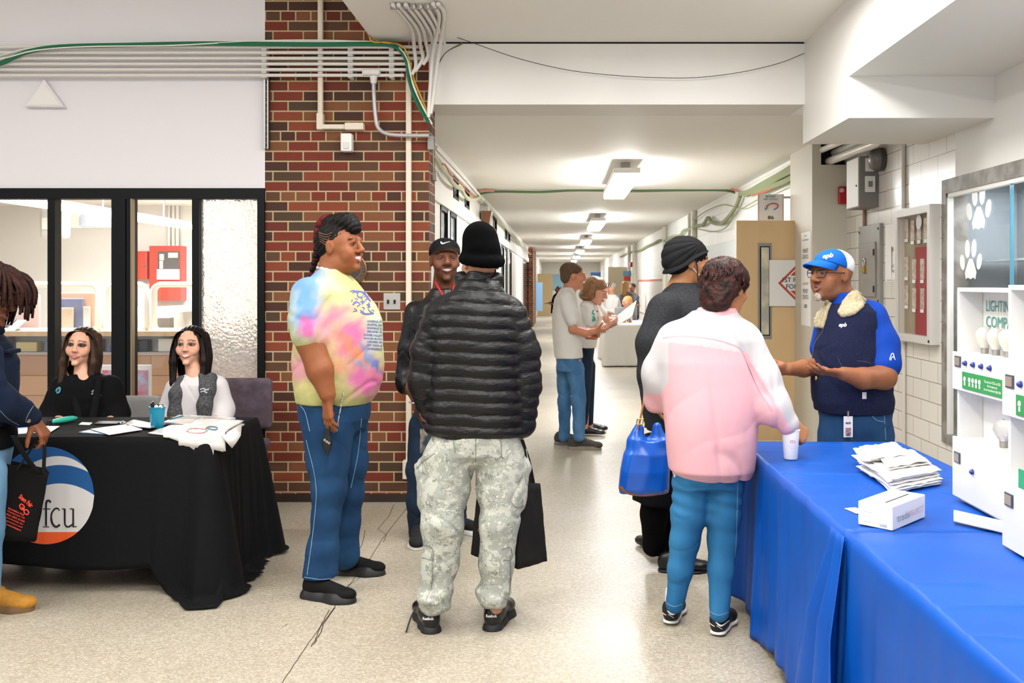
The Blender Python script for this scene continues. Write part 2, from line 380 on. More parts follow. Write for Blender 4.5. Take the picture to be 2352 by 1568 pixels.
# open wooden door leaf at the column
dl = struct('door_1', MB().box(1.632, 2.255, 9.28, 9.325, .01, 2.05), M_wood)
a, b = W(1741, 558, 9.28), W(1772, 778, 9.28)
MB().box(a[0], b[0], 9.272, 9.28, b[2], a[2]).build('vision_frame', mat('grey_frame', '#8b8a88', .4, .5), dl)
MB().box(a[0]+.016, b[0]-.016, 9.268, 9.276, b[2]+.03, a[2]-.03).build('vision_gasket', M_dark, dl)
MB().box(a[0]+.027, b[0]-.027, 9.262, 9.27, b[2]+.04, a[2]-.04).build('vision_glass', mat('vision_glass', '#d8cfb6', .1, noise=(3, '#a9a79b', 4, .8)), dl)
# office behind the window
struct('wall_office', MB().box(-13, -1.2, 17, 17.2, 0, 2.8).box(-1.3, -1.2, YW+.34, 17, 0, 2.8).box(-13, -12.9, YW, 17, 0, 2.8), M_white)
# office window: frame, mullions, panes
wn = MB()
def xw(px): return (px-CX)*YW/F
def zw(py): return H+(CY-py)*YW/F
for p0, p1, d in ((112,129,.05),(259,291,.08),(293,306,.05),(443,459,.05),(593,609.5,.08),(-160,-143,.05)):
    wn.box(xw(p0), xw(p1), YW-.01-d*.15, YW+.07, .22, zw(457))
wn.box(-7.6, -1.983, YW-.022, YW+.08, zw(457), zw(432.6)); wn.box(-7.6, -1.985, YW-.02, YW+.08, 0, .22)
wo = struct('window_1', wn, M_black)
MB().box(-4.5, xw(112), YW+.03, YW+.038, .22, zw(457)).build('window_pane', M_glass, wo)
MB().box(xw(129), xw(259), YW+.03, YW+.038, .22, zw(457)).build('window_pane', M_glass, wo)
MB().box(xw(306), xw(443), YW+.03, YW+.038, .22, zw(457)).build('window_pane', M_glass, wo)
MB().box(xw(459), xw(593), YW+.03, YW+.036, .22, zw(457)).build('window_pane', M_frost, wo, label='hammered frosted glass pane')
MB().box(xw(303), xw(307), YW-.025, YW+.02, .22, zw(457)).build('brass_edge', mat('worn_edge', '#8f7f68', .4, .6), wo)
# ------------------------------------------------------------------ decals that lie on a surface
CAM = np.array((0, 0, H))
def bvh_of(o):
    me = o.data; n = len(me.vertices); v = np.empty(n*3); me.vertices.foreach_get('co', v); v = v.reshape(-1, 3)+ORG[o]
    return BVHTree.FromPolygons([tuple(x) for x in v], [tuple(p.vertices) for p in me.polygons])
BV = {}
def hit(o, px, py, off=.002):
    if o.name not in BV: BV[o.name] = bvh_of(o)
    d = Vector(W(px, py, 1)-CAM).normalized()
    h = BV[o.name].ray_cast(Vector(CAM), d)
    if h[0] is None: return None
    n = h[1] if h[1].dot(d) < 0 else -h[1]
    return np.array(h[0]+n*off)
def decal(name, tgt, v2, f, m, parent, off=.002):
    P_ = [hit(tgt, x, y, off) for x, y in v2]; ok = {}; vs = []
    for i, p in enumerate(P_):
        if p is not None: ok[i] = len(vs); vs.append(p)
    ff = [tuple(ok[i] for i in q) for q in f if all(i in ok for i in q)]
    if not ff: return None
    return mk(name, vs, ff, m, parent)
def tdecal(name, tgt, txt, cx, cy, wd, ht, m, parent, ang=0, bold=0, off=.002, shear=0):
    v, f = text_mesh(txt, 1, bold, 1, shear); c = (v.max(0)+v.min(0))/2; d = v.max(0)-v.min(0)
    x = (v[:,0]-c[0])/d[0]*wd; y = -(v[:,1]-c[1])/d[1]*ht; a = math.radians(ang)
    return decal(name, tgt, list(zip(cx+x*math.cos(a)-y*math.sin(a), cy+x*math.sin(a)+y*math.cos(a))), f, m, parent, off)
def strokes(lines):
    """flat pen strokes: list of (points, width or widths)"""
    v = []; f = []
    for pts, wd in lines:
        p = [np.array(q, float) for q in pts]; n = len(p); ww = wd if hasattr(wd, '__len__') else [wd]*n; b = len(v)
        for i in range(n):
            t = p[min(i+1,n-1)]-p[max(i-1,0)]; t /= np.linalg.norm(t)+1e-9; q = np.array((-t[1], t[0]))*ww[i]/2
            v += [tuple(p[i]-q), tuple(p[i]+q)]
        f += [(b+2*i, b+2*i+1, b+2*i+3, b+2*i+2) for i in range(n-1)]
    return v, f
def sp2(pts, n=6): return [q[:2] for q in spline([(a, b, 0) for a, b in pts], n)]
def band(x0, x1, lo, hi, n=40, rows=1):
    v = []; f = []; xs = np.linspace(x0, x1, n)
    for x in xs:
        a, b = lo(x), hi(x)
        for r in range(rows+1): v.append((x, a+(b-a)*r/rows))
    for i in range(n-1):
        for r in range(rows):
            k = i*(rows+1)+r; f.append((k, k+1, k+rows+2, k+rows+1))
    return v, f

# ------------------------------------------------------------------ corridor ceiling lights
names = ['nearest', 'second', 'third', 'fourth', 'fifth', 'sixth']
M_diff = mat('diffuser_plastic', '#ffffff', .5, emit=44)
for i, y0 in enumerate((9.8, 17.3, 24.9, 32.5, 40.0, 47.6)):
    t = thing('ceiling_light', f'white tube light under the corridor ceiling, {names[i]} one counted from the lobby', 'light', (.655, y0+1.22, 2.5), 'ceiling lights in a row down the corridor')
    MB().box(.525, .785, y0, y0+2.44, 2.545, 2.60).build('housing', M_white, t, bevel=.006)
    MB().box(.53, .78, y0+.006, y0+2.434, 2.495, 2.545).build('diffuser', M_diff, t, bevel=.01)
    MB().box(.61, .70, y0+.25, y0+.36, 2.60, 2.68).box(.61, .70, y0+2.1, y0+2.2, 2.60, 2.68).build('mounting_box', mat('mount_grey', '#b8b5ae', .5), t)

# ------------------------------------------------------------------ conduits and cables
def px3(cx, cy): return (560+cx/3.563, cy/3.563)
for i, (py, xe) in enumerate(((108,972),(121,972),(134,966),(147,946),(160,938),(173,928))):
    a, b = W(-900, py, 6.665), W(xe, py, 6.665)
    tag(MB().tube([a, b], .0115, 10).build('conduit', M_pipe, smooth=True), f'white horizontal conduit across the wall, {["topmost", "second", "third", "fourth", "fifth", "lowest"][i]} of six', 'conduit', 'six parallel wall conduits')
for cx in (183, 883, 1217):
    px = 560+cx/3.563; a = W(px, 106, 6.7)
    nm = {183: 'beside the brick pier edge', 883: 'left of the conduit elbow fitting', 1217: 'right of the conduit elbow fitting'}[cx]
    s_ = thing('conduit_clamp_rail', f'painted strut with pipe clamps {nm}', 'bracket', W(px, 180, 6.72), 'clamp rails on the wall conduits')
    MB().box(a[0]-.012, a[0]+.012, 6.70, 6.728, W(px,182,6.7)[2], W(px,102,6.7)[2]).build('strut', M_pipe, s_)
    for py in (108,121,134,147,160,173):
        z = W(px, py, 6.665)[2]
        MB().box(a[0]-.016, a[0]+.016, 6.648, 6.70, z-.017, z-.0115).box(a[0]-.016, a[0]+.016, 6.648, 6.70, z+.0115, z+.017).build('clamp', M_pipe, s_)
def fallY(py): return 5.76+min(max((py-8)/92, 0), 1)*.85
drops = [[(1220,20),(1300,120),(1375,235),(1395,400),(1408,540),(1375,610)], [(1265,20),(1350,130),(1425,245),(1445,380),(1465,480),(1400,585)],
 [(1325,20),(1400,120),(1465,235),(1490,350),(1510,450),(1465,530)], [(1385,20),(1465,140),(1530,270),(1545,360)], [(1440,20),(1510,130),(1565,250),(1560,340)],
 [(1500,20),(1580,180),(1640,350)], [(1550,10),(1598,120),(1580,280),(1545,480),(1520,800),(1512,960)], [(1590,0),(1640,110),(1620,280),(1585,520),(1550,800),(1530,930)]]
dn = ['leftmost', 'second', 'third', 'fourth', 'fifth', 'sixth', 'seventh', 'rightmost']
for i, d in enumerate(drops):
    P_ = []
    for cx, cy in d:
        px, py = px3(cx, cy); Y = fallY(py)+(.035 if i in (3,4,5) else 0)-(.02 if i > 5 else 0); q = W(px, py, Y)
        q[2] = min(q[2], 3.07); P_.append(q)
    tag(MB().tube(spline(P_, 4), .0125, 10).build('bent_conduit', M_pipe, smooth=True), f'white conduit bending down from the ceiling to the pier, {dn[i]} of eight', 'conduit', 'eight bent conduits at the pier corner')
    q = W(px3(*d[0])[0]-1, 4, 5.80)
    tag(MB().box(q[0]-.013, q[0]+.013, 5.795, 5.805, 3.055, 3.09).build('pipe_strap', M_steel), f'small steel strap holding the {dn[i]} bent conduit at the ceiling', 'strap', 'straps of the bent conduits')
o = curve_strip([W(736,-20,6.69), W(736,100,6.69), W(736,270,6.69)], .019, 'surface_raceway', M_tan)
cr = thing('cable_raceway', 'cream raceway running down the brick and ending in a short elbow', 'raceway', W(736,300,6.7))
o.parent = cr; o.location = tuple(ORG[o]-ORG[cr]); o.name = 'upright_channel'
MB().box(xw(732), xw(800), 6.675, 6.73, zw(299), zw(288)).box(xw(731), xw(746), 6.672, 6.73, zw(300), zw(262)).build('elbow_channel', M_tan, cr, bevel=.006)
MB().box(xw(796), xw(839), 6.66, 6.73, zw(301), zw(285)).build('end_box', M_tan, cr, bevel=.006)
t = thing('motion_sensor', 'white rounded plastic sensor box on the brick below the cream raceway', 'sensor', W(800, 351, 6.7))
MB().box(xw(787), xw(813), 6.655, 6.73, zw(351), zw(309)).build('case', mat('white_plastic', '#eceae6', .35), t, bevel=.012)
MB().box(xw(794), xw(807), 6.648, 6.66, zw(345), zw(330)).build('lens', mat('sensor_lens', '#d8d5d0', .25), t, bevel=.003)
t = thing('conduit_fitting', 'white oblong conduit body with a grey flexible conduit hanging from it', 'fitting', W(857, 180, 6.66))
MB().box(xw(837), xw(878), 6.635, 6.70, zw(179), zw(164)).build('body', M_pipe, t, bevel=.012)
MB().lathe(W(858,192,6.665), [(.02,0),(.022,.02),(.026,.04),(.026,.05)], 12).build('nipple', M_pipe, t, smooth=True)
MB().tube(spline([W(858,190,6.665),W(859,220,6.66),W(862,262,6.66),W(868,292,6.66),W(888,307,6.66),W(925,311,6.65),W(985,311,6.64)], 8), .0135, 10).build('flexible_conduit', mat('flex_grey', '#b9b6b8', .35, .3), t, smooth=True)
t = thing('vertical_conduit', 'white square conduit running down the right side of the brick pier', 'conduit', W(940,1095,6.7))
MB().box(xw(934), xw(946), 6.69, 6.73, zw(1090), zw(150)).build('channel', M_tan, t, bevel=.004)
t = thing('outlet_box', 'cream outlet box low on the brick at the foot of the vertical conduit', 'outlet', W(936,1095,6.7))
MB().box(xw(928), xw(946), 6.66, 6.73, zw(1096), zw(1054)).build('box', M_tan, t, bevel=.005)
MB().tube([W(938,1066,6.66), W(938,1066,6.655)], .006).build('screw', M_steel, t)
t = thing('slotted_strut', 'galvanised slotted strut standing on the brick edge beside the plaster', 'strut', W(615,345,6.7))
MB().box(xw(609), xw(613.5), 6.69, 6.73, zw(343), zw(180)).box(xw(617), xw(620), 6.69, 6.73, zw(343), zw(180)).box(xw(609), xw(620), 6.715, 6.73, zw(343), zw(180)).build('channel', mat('galvanised', '#a09d99', .4, .7), t)
mb = MB()
for k in range(12): mb.box(xw(613.8), xw(616.8), 6.71, 6.714, zw(338-k*13), zw(330-k*13))
mb.build('slots', M_dark, t)
t = thing('light_switch', 'stainless double toggle switch plate on the brick pier', 'switch', W(900,710,6.7))
MB().box(xw(881), xw(920), 6.722, 6.73, zw(711), zw(673)).build('plate', mat('brushed', '#b9b6b2', .4, .6), t, bevel=.003)
for px in (892, 907): MB().box(xw(px-2), xw(px+2), 6.71, 6.723, zw(697), zw(688)).build('toggle', M_dark, t)
# brass school seal
t = thing('wall_plaque', 'round dark plaque with brass rim and letters behind the tie-dye shirt', 'plaque', W(812,654,6.7))
c = W(806, 618, 6.715)
MB().lathe(c, [(.107,-.012),(.107,.004),(.100,.008),(.100,.004)], 48, axis=(0,-1,0)).build('rim', mat('brass_dull', '#8c6a48', .4, .5), t, smooth=True)
MB().lathe(c, [(.099,0),(.099,.0055)], 48, axis=(0,-1,0)).build('disc', mat('plaque_dark', '#3a2c28', .5), t)
MB().lathe(c, [(.073,0),(.073,.0065),(.069,.0065),(.069,0)], 48, axis=(0,-1,0)).build('inner_rim', MATS['brass_dull'], t)
for j, chh in enumerate('HIGH SCHOOL*TN'):
    if chh == ' ': continue
    an = math.radians(128-j*13.5); r = .0865
    text3('letter', chh, c+np.array((r*math.cos(an), -.0065, r*math.sin(an))), (math.sin(an),0,-math.cos(an)), (math.cos(an),0,math.sin(an)), MATS['brass_dull'], t, height=.017, bold=.01)
# white triangular bracket on the plaster
tri = [W(100,181,6.68), W(54,245,6.68), W(147,246,6.68)]
t = thing('triangular_speaker', 'white triangular box mounted on the plaster below the conduits', 'speaker', W(100,246,6.7))
MB().prism(tri, (0,.05,0)).build('case', M_lav, t, bevel=.008)
MB().prism([W(100,190,6.675), W(64,241,6.675), W(138,241,6.675)], (0,.006,0)).build('front_panel', M_white, t)
# green bundle along the top and down the corner
def cable(nm, lab, pts, r, m, grp=None, Y=None, seg=6, n=6):
    P_ = [W(a, b, c) for a, b, c in pts]
    return tag(MB().tube(spline(P_, n), r, seg).build(nm, m, smooth=True), lab, 'cable', grp)
G = 'cables lying on the wall conduits'
yy = 6.63
cable('green_cable_bundle', 'thick green cable bundle lying above the wall conduits and dropping at the corner', [(-900,112,yy),(-500,118,yy),(-200,150,yy),(-60,160,yy),(0,146,yy),(60,120,yy),(140,107,yy),(300,103,yy),(450,100,yy),(600,101,yy),(740,102,yy),(850,101,yy),(905,106,yy),(932,135,yy),(941,185,yy),(958,235,yy),(985,280,yy)], .015, M_green, n=5)
cable('white_cable', 'thin white cable lying above the green bundle', [(-900,104,yy),(-400,110,yy),(-60,132,yy),(60,112,yy),(160,103,yy),(300,100,yy),(450,95,yy),(600,95,yy),(740,96,yy),(860,98,yy),(925,118,yy),(945,180,yy-.02),(968,240,yy-.02),(993,285,yy-.02)], .0045, M_wcab, G)
cable('white_cable', 'thin white cable sagging beside the green bundle over the plaster', [(-900,103,yy-.02),(-400,112,yy-.02),(-60,140,yy-.02),(80,116,yy-.02),(200,107,yy-.02),(400,104,yy-.02),(620,93,yy),(800,94,yy),(900,103,yy),(935,135,yy-.03),(950,200,yy-.03),(985,270,yy-.03)], .0045, M_wcab, G)
cable('yellow_cable', 'yellow cable hanging down behind the green bundle', [(845,70,6.6),(855,95,6.6),(890,98,6.6),(930,112,6.62),(950,180,6.62),(968,225,6.62),(985,265,6.62)], .006, M_yel)
cable('tan_cable', 'tan cable coming over the ceiling edge onto the bundle', [(832,50,6.5),(848,82,6.55),(880,98,6.6),(915,100,6.6)], .005, mat('tan_cable', '#8f7a55', .6))
cable('loose_black_wire', 'thin loose black wire drooping in front of the ceiling beam', [(1018,75,6.6),(1085,98,6.62),(1190,134,6.66),(1300,160,6.68),(1400,172,6.68),(1500,178,6.68),(1600,178,6.68),(1700,166,6.68),(1790,145,6.68),(1848,122,6.68)], .0022, M_ink)
for a, q in enumerate(((1000,155),(1006,150))):
    cable('loose_brown_wire', ['brown wire rising from the pier corner to the beam', 'paler brown wire beside the other at the pier corner'][a], [(q[0],q[1],6.6),(1025,120,6.66),(1062,98+a*3,6.7)], .003, mat('brown_wire', '#7a6648', .7), 'brown wires at the pier corner')
# junction box on corridor corner
t = thing('junction_box', 'grey metal junction box at the corner below the bent conduits', 'box', W(991,345,6.78))
MB().box(xw(984), xw(997), 6.68, 6.74, zw(346), zw(314)).build('body', mat('galv_box', '#8c8984', .5, .5), t, bevel=.003)
t = thing('small_junction_box', 'small grey box hanging on a wire below the corner junction box', 'box', W(996,414,7.2))
a, b = W(989,415,6.95), W(1003,394,6.95); MB().box(a[0],b[0],6.93,6.98,a[2],b[2]).build('body', MATS['galv_box'], t, bevel=.003)
MB().tube([W(996,394,6.95), W(995,346,6.85)], .004).build('wire', M_pale, t)
# bundle along left corridor wall
def LZ(px, py): q = LW(px, py, -1.0); return (px, py, q[1])
cable('pale_cable_bundle', 'pale green cable bundle sagging along the top of the left corridor wall', [LZ(*p) for p in ((993,350),(1003,368),(1015,388),(1028,402),(1036,415),(1048,428),(1060,434),(1066,446),(1078,458),(1092,458),(1105,452),(1115,466),(1135,492),(1160,520),(1185,552),(1200,565))], .022, M_pale, n=4)
cable('white_conduit_run', 'white conduit following the left corridor wall under the ceiling', [LZ(1000,338), LZ(1096,443), LZ(1190,551), LZ(1225,592)], .018, M_pipe)
cable('orange_cable', 'orange cable looping along the left corridor wall', [LZ(*p) for p in ((1012,378),(1022,378),(1035,400),(1052,418),(1062,425),(1078,445),(1096,452))], .008, mat('orange_cable', '#c96a4c', .6))
# bundle across the ceiling
Yc = 12.96
cable('ceiling_cable_bundle', 'green cable bundle crossing under the corridor ceiling behind the first light', [(1096,452,Yc),(1110,443,Yc),(1150,440,Yc),(1240,441,Yc),(1330,437,Yc),(1450,439,Yc),(1560,437,Yc),(1660,437,Yc),(1700,445,Yc),(1730,447,Yc)], .017, mat('green_dusty', '#4d6b45', .6))
cable('ceiling_white_conduit', 'white conduit crossing the corridor ceiling beside the green bundle', [(1094,436,Yc+.05),(1400,434.5,Yc+.05),(1725,436,Yc+.05)], .02, M_pipe)
cable('salmon_cable', 'salmon cable over the left end of the crossing bundle', [(1094,442,Yc-.1),(1115,437,Yc-.1),(1135,438,Yc-.1)], .02, mat('salmon', '#c98d78', .6))
def RZ(px, py, X=2.2): return (px, py, F*X/(px-CX))
MG2 = mat('dusty_green_cable', '#8d9570', .7)
for j, pts in enumerate(([(1838,372),(1800,396),(1760,418),(1720,440),(1700,445)], [(1838,384),(1790,408),(1752,430),(1715,447)], [(1838,398),(1800,418),(1765,430),(1735,440)])):
    cable('dusty_cable_bundle', ['upper', 'middle', 'lower'][j]+' dusty green cable bundle between ceiling and column', [RZ(*p) for p in pts], .03, MG2, 'dusty cable bundles by the column')
cable('orange_cable', 'orange cable running to the column above the school sign', [RZ(*p) for p in ((1838,402),(1800,414),(1765,436),(1728,446),(1700,440),(1675,433))], .012, MATS['orange_cable'])
cable('garland_cable', 'sagging green cable garland along the right corridor wall', [RZ(*p) for p in ((1700,450),(1690,475),(1672,500),(1655,514),(1635,510),(1626,500),(1615,516),(1600,518),(1590,524),(1570,530),(1562,540),(1545,543),(1530,553),(1515,552),(1500,560),(1485,566),(1470,575),(1455,578),(1440,582),(1425,590))], .028, MG2, n=4)
for j, pts in enumerate(([(1690,478),(1670,520),(1640,532),(1605,526)], [(1838,412),(1760,448),(1720,470),(1700,478),(1660,470),(1620,486),(1590,508)])):
    cable('thin_loose_cable', ['lower', 'upper'][j]+' thin loose cable hanging on the right corridor wall', [RZ(*p) for p in pts], .007, MG2, 'thin loose cables on the corridor wall')
# white pipes of the recess and the soffit
GP = 'white pipes out of the column recess'
pn = ['lowest', 'middle', 'highest']
for j, (p0, p1, r) in enumerate((((1900,372),(2010,330),.034), ((1912,352),(1985,322),.03), ((1880,338),(1940,322),.026))):
    a = W(*p0, 8.75); X = a[0]; b = np.array((X, F*X/(p1[0]-CX), 0)); b[2] = H+(CY-p1[1])*b[1]/F
    a[2] = min(a[2], 2.62); b[2] = min(b[2], 2.64)
    tag(MB().tube([a, b, b+(b-a)*.5+np.array((0,0,.05))], r, 14).build('white_pipe', mat('glossy_pipe', '#e6e3dc', .2), smooth=True), f'glossy white pipe coming out of the column recess, {pn[j]} of three', 'pipe', GP)
# dark conduits on tile wall
for j, (px, y0, y1, lab) in enumerate(((2080,325,478,'above the red case'), (2081,785,1030,'below the red case'), (1989,482,520,'between the two grey electrical boxes'))):
    a, b = RW(px, y0), RW(px, y1)
    tag(MB().tube([(2.455, a[1], a[2]), (2.455, b[1], b[2])], .014, 10).build('wall_conduit', mat('beige_pipe', '#cfc8bd', .4) if j < 2 else mat('brown_pipe', '#9a8070', .5), smooth=True), f'thin vertical conduit on the tile wall {lab}', 'conduit', 'conduits on the tiled wall')
# ------------------------------------------------------------------ things on the right wall
YH = lambda px, X=2.47: F*X/(px-CX)
def wbox(px0, px1, py0, py1, d, ref=None, X=2.47):
    """box on the wall X between two px columns; heights from rows read at column ref"""
    Ya, Yb = YH(px0, X), YH(px1, X); s = F/YH(ref or px0, X)
    return (X-d, X, min(Ya, Yb), max(Ya, Yb), H+(CY-py1)/s, H+(CY-py0)/s)
t = thing('intercom_cabinet', 'tall grey metal cabinet with two white plates high on the tiles', 'cabinet', (2.4, 7.9, 2.06))
MB().box(2.32, 2.47, 7.77, 8.1, 2.06, 2.456).build('body', mat('cab_grey', '#77746f', .5), t, bevel=.004)
MB().box(2.313, 2.32, 7.78, 8.09, 2.07, 2.446).build('door', mat('cab_door', '#d5d2cb', .45), t)
MB().tube([(2.313, 7.82, 2.23), (2.308, 7.82, 2.23)], .008).build('lock', M_dark, t)
MB().box(2.365, 2.43, 7.755, 7.77, 2.335, 2.44).build('plate', M_white, t, bevel=.003)
pl = MB().box(2.362, 2.44, 7.755, 7.77, 2.175, 2.30).build('plate', M_white, t, bevel=.003); ORG.setdefault(pl, ORG[t])
MB().box(2.385, 2.418, 7.75, 7.756, 2.215, 2.26).build('screen', mat('lcd', '#7d7c78', .3), pl)
t = thing('alarm_bell', 'round dark grey alarm bell on the tiles beside the intercom cabinet', 'bell', (2.42, 7.6, 2.36))
c = RW(2030, 366); c[0] = 2.46
MB().lathe(c, [(.09,0),(.09,.03),(.075,.03)], 24, axis=(-1,0,0)).build('base', mat('bell_grey', '#4a4846', .4, .4), t, smooth=True)
MB().lathe(c, [(.085,.03),(.085,.06),(.07,.085),(.03,.1),(.01,.105)], 24, axis=(-1,0,0)).build('gong', mat('bell_gong', '#6d6a67', .35, .5), t, smooth=True)
t = thing('fire_alarm_strobe', 'small red fire alarm with a clear strobe on the column', 'alarm', (2.43, 8.6, 2.15))
MB().box(2.39, 2.468, 8.585, 8.63, 2.15, 2.30).build('body', M_red, t, bevel=.008)
MB().lathe((2.41, 8.585, 2.265), [(.02,0),(.02,.02),(.008,.03)], 12, axis=(0,-1,0)).build('strobe', mat('strobe', '#c9b0a4', .2), t, smooth=True)
# electrical panel
x0,x1,y0,y1,z0,z1 = wbox(1980, 2029, 512, 700, .03, 2029)
t = thing('electrical_panel', 'grey electrical panel with a brass padlock on the tiles', 'panel', (2.45, (y0+y1)/2, z0))
MG = mat('panel_grey', '#8e8a83', .45, noise=(6, '#858079', 4, .4))
MB().box(x0, x1, y0, y1, z0, z1).build('body', MG, t, bevel=.004)
dr = MB().box(x0-.012, x0, y0+.08, y1-.06, z0+.06, z1-.14).build('door', MG, t, bevel=.003)
for zz in (z0+.12, z1-.22): MB().box(x0-.018, x0-.011, y0+.085, y0+.11, zz-.025, zz+.025).build('hinge', M_dark, dr)
for yy_, zz in ((y0+.03,z0+.03),(y1-.03,z0+.03),(y0+.03,z1-.04),(y1-.03,z1-.05)): MB().tube([(x0, yy_, zz), (x0-.005, yy_, zz)], .008).build('screw', M_dark, t)
t = thing('padlock', 'brass padlock hanging on the grey electrical panel', 'padlock', RW(1984, 625, 2.42))
c = RW(1984, 612, 2.42); MB().box(c[0]-.012, c[0]+.012, c[1]-.03, c[1]+.03, c[2]-.05, c[2]+.01).build('body', mat('brass', '#b08a45', .35, .8), t, bevel=.004)
MB().tube(spline([c+(0,-.02,.01), c+(0,-.02,.05), c+(0,0,.065), c+(0,.02,.05), c+(0,.02,.01)], 5), .005).build('shackle', M_steel, t, smooth=True)
# paper notice next to panel
def wallsheet(nm, lab, cat, px0, px1, py0, py1, ref, m, X=2.47, th=.003, group=None):
    x0,x1,y0,y1,z0,z1 = wbox(px0, px1, py0, py1, th, ref, X)
    t = thing(nm, lab, cat, (x0, (y0+y1)/2, z0), group)
    s = MB().box(x0, x1, y0, y1, z0, z1).build('sheet', m, t); return t, s, (x0, y0, y1, z0, z1)
t, s, b = wallsheet('paper_notice', 'long white printed notice taped beside the electrical panel', 'notice', 2034, 2061, 514, 646, 2050, M_paper)
ym = (b[1]+b[2])/2
text3('lettering', 'girls', (b[0], ym, b[4]-.19), (0,-1,0), (0,0,1), mat('gold_ink', '#b78f3c', .6), t, width=.13, height=.05, bold=.02)
text3('lettering', 'inspiring all\nto be strong\n\n-----------------', (b[0], ym, b[4]-.36), (0,-1,0), (0,0,1), M_ink, t, width=.17, height=.12)
text3('lettering', '------- ---- --\n----- --\n-------- ----', (b[0], ym+.05, b[3]+.16), (0,-1,0), (0,0,1), M_ink, t, width=.12, height=.08)
MB().prism([(b[0]-.004, ym+.10, b[3]+.02),(b[0]-.004, ym-.02, b[3]+.02),(b[0]-.012, ym-.04, b[3]+.26),(b[0]-.012, ym+.06, b[3]+.26)], (.002,0,0)).build('tear_off_slip', M_paper, t)
# red bulletin case
x0,x1,y0,y1,z0,z1 = wbox(2078, 2160, 470, 772, .07, 2119)
z1 = RW(2078,485)[2]; z0 = RW(2160,785)[2]-.02
t = thing('bulletin_case', 'shallow glass notice case with red backing and small photo cards', 'display case', (2.44, (y0+y1)/2, z0))
fr = MB().box(x0,x1,y0,y0+.05,z0,z1).box(x0,x1,y1-.04,y1,z0,z1).box(x0,x1,y0+.05,y1-.04,z1-.05,z1).box(x0,x1,y0+.05,y1-.04,z0,z0+.05).build('frame', mat('case_alu', '#c9c5be', .4), t)
MB().box(2.455,2.469,y0+.05,y1-.04,z0+.05,z1-.05).build('backing', mat('case_olive', '#8d7a5c', .8), t, label='olive cork backing')
MB().box(2.45,2.4549,y0+.06,y0+.40,z0+.05,z1-.27).build('red_felt', mat('felt_red', '#9c3438', .9), t)
MB().box(x0+.012,x0+.016,y0+.05,y1-.04,z0+.05,z1-.05).build('glass', M_glass, t)
MB().box(x0-.002,x0+.006,y0+.005,y0+.03,z0+.012,z0+.03).build('lock', M_dark, t)
k = 0
for row, zc in enumerate((z1-.15, z1-.42, z1-.62, z1-.82)):
    for col in range(3 if row else 4):
        yc = y1-.10-col*(.155 if row else .125)
        zc_ = zc-(0.0 if col else -.02)
        if zc_-.07 < z0+.05: continue
        o = MB().box(2.446,2.4495,yc-.035,yc+.035,zc_-.07,zc_+.07).build('photo_card', mat('card_a', '#cdbfae', .6, noise=(30, '#a98f80', 3, .5)), t)
        MB().box(2.444,2.4465,yc-.03,yc+.03,zc_-.095,zc_-.072).build('name_tag', M_paper, t)
MB().lathe((2.445, (y0+y1)/2-.02, z1-.1), [(.01,0),(.05,.0),(.05,.004)], 24, axis=(-1,0,0)).build('badge', M_paper, t)
# glass showcase sunk into the wall
ZA, ZB2, YA, YB = .45, 2.13, 4.2, 6.45
sc_ = struct('window_2', MB().box(2.455,2.60,YB-.07,YB,ZA,ZB2).box(2.455,2.60,YA,YA+.07,ZA,ZB2).box(2.455,2.60,YA+.07,YB-.07,ZB2-.09,ZB2).box(2.455,2.60,YA+.07,YB-.07,ZA,ZA+.06), mat('worn_metal', '#8f8b85', .5, .1, noise=(9, '#6f6a62', 5, .7)))
struct('wall_showcase', MB().box(2.95,3.0,YA-.3,YB+.3,ZA-.1,ZB2+.1).box(2.56,3.0,YB+.02,YB+.08,ZA-.1,ZB2+.1).box(2.56,3.0,YA-.08,YA-.02,ZA-.1,ZB2+.1).box(2.56,3.0,YA-.1,YB+.1,ZB2,ZB2+.06).box(2.56,3.0,YA-.1,YB+.1,ZA-.06,ZA), mat('showcase_grey', '#868d93', .5))
MB().box(2.478,2.482,YA+.07,YB-.07,ZA+.06,ZB2-.09).build('window_pane', M_glass, sc_)
MB().box(2.47,2.49,5.495,5.503,ZA+.06,ZB2-.09).build('pane_edge', mat('glass_edge', '#5a93a8', .1), sc_)
MB().box(2.462,2.50,YB-.085,YB-.07,ZA+.06,ZB2-.09).box(2.462,2.50,YA+.07,YB-.07,ZB2-.115,ZB2-.09).build('inner_bead', M_white, sc_)
area('showcase_lamp', (2.76, 5.3, 2.09), .3, 1.9, 20, col=(.93,.97,1))
tag(MB().box(2.60,2.92,YA,YB-.02,1.60,1.612).build('glass_shelf', mat('shelf_glass', '#cfe0e2', .05, trans=.6)), 'clear glass shelf inside the lit wall showcase', 'shelf')
M_paw = mat('paw_white', '#f4f6f8', .5)
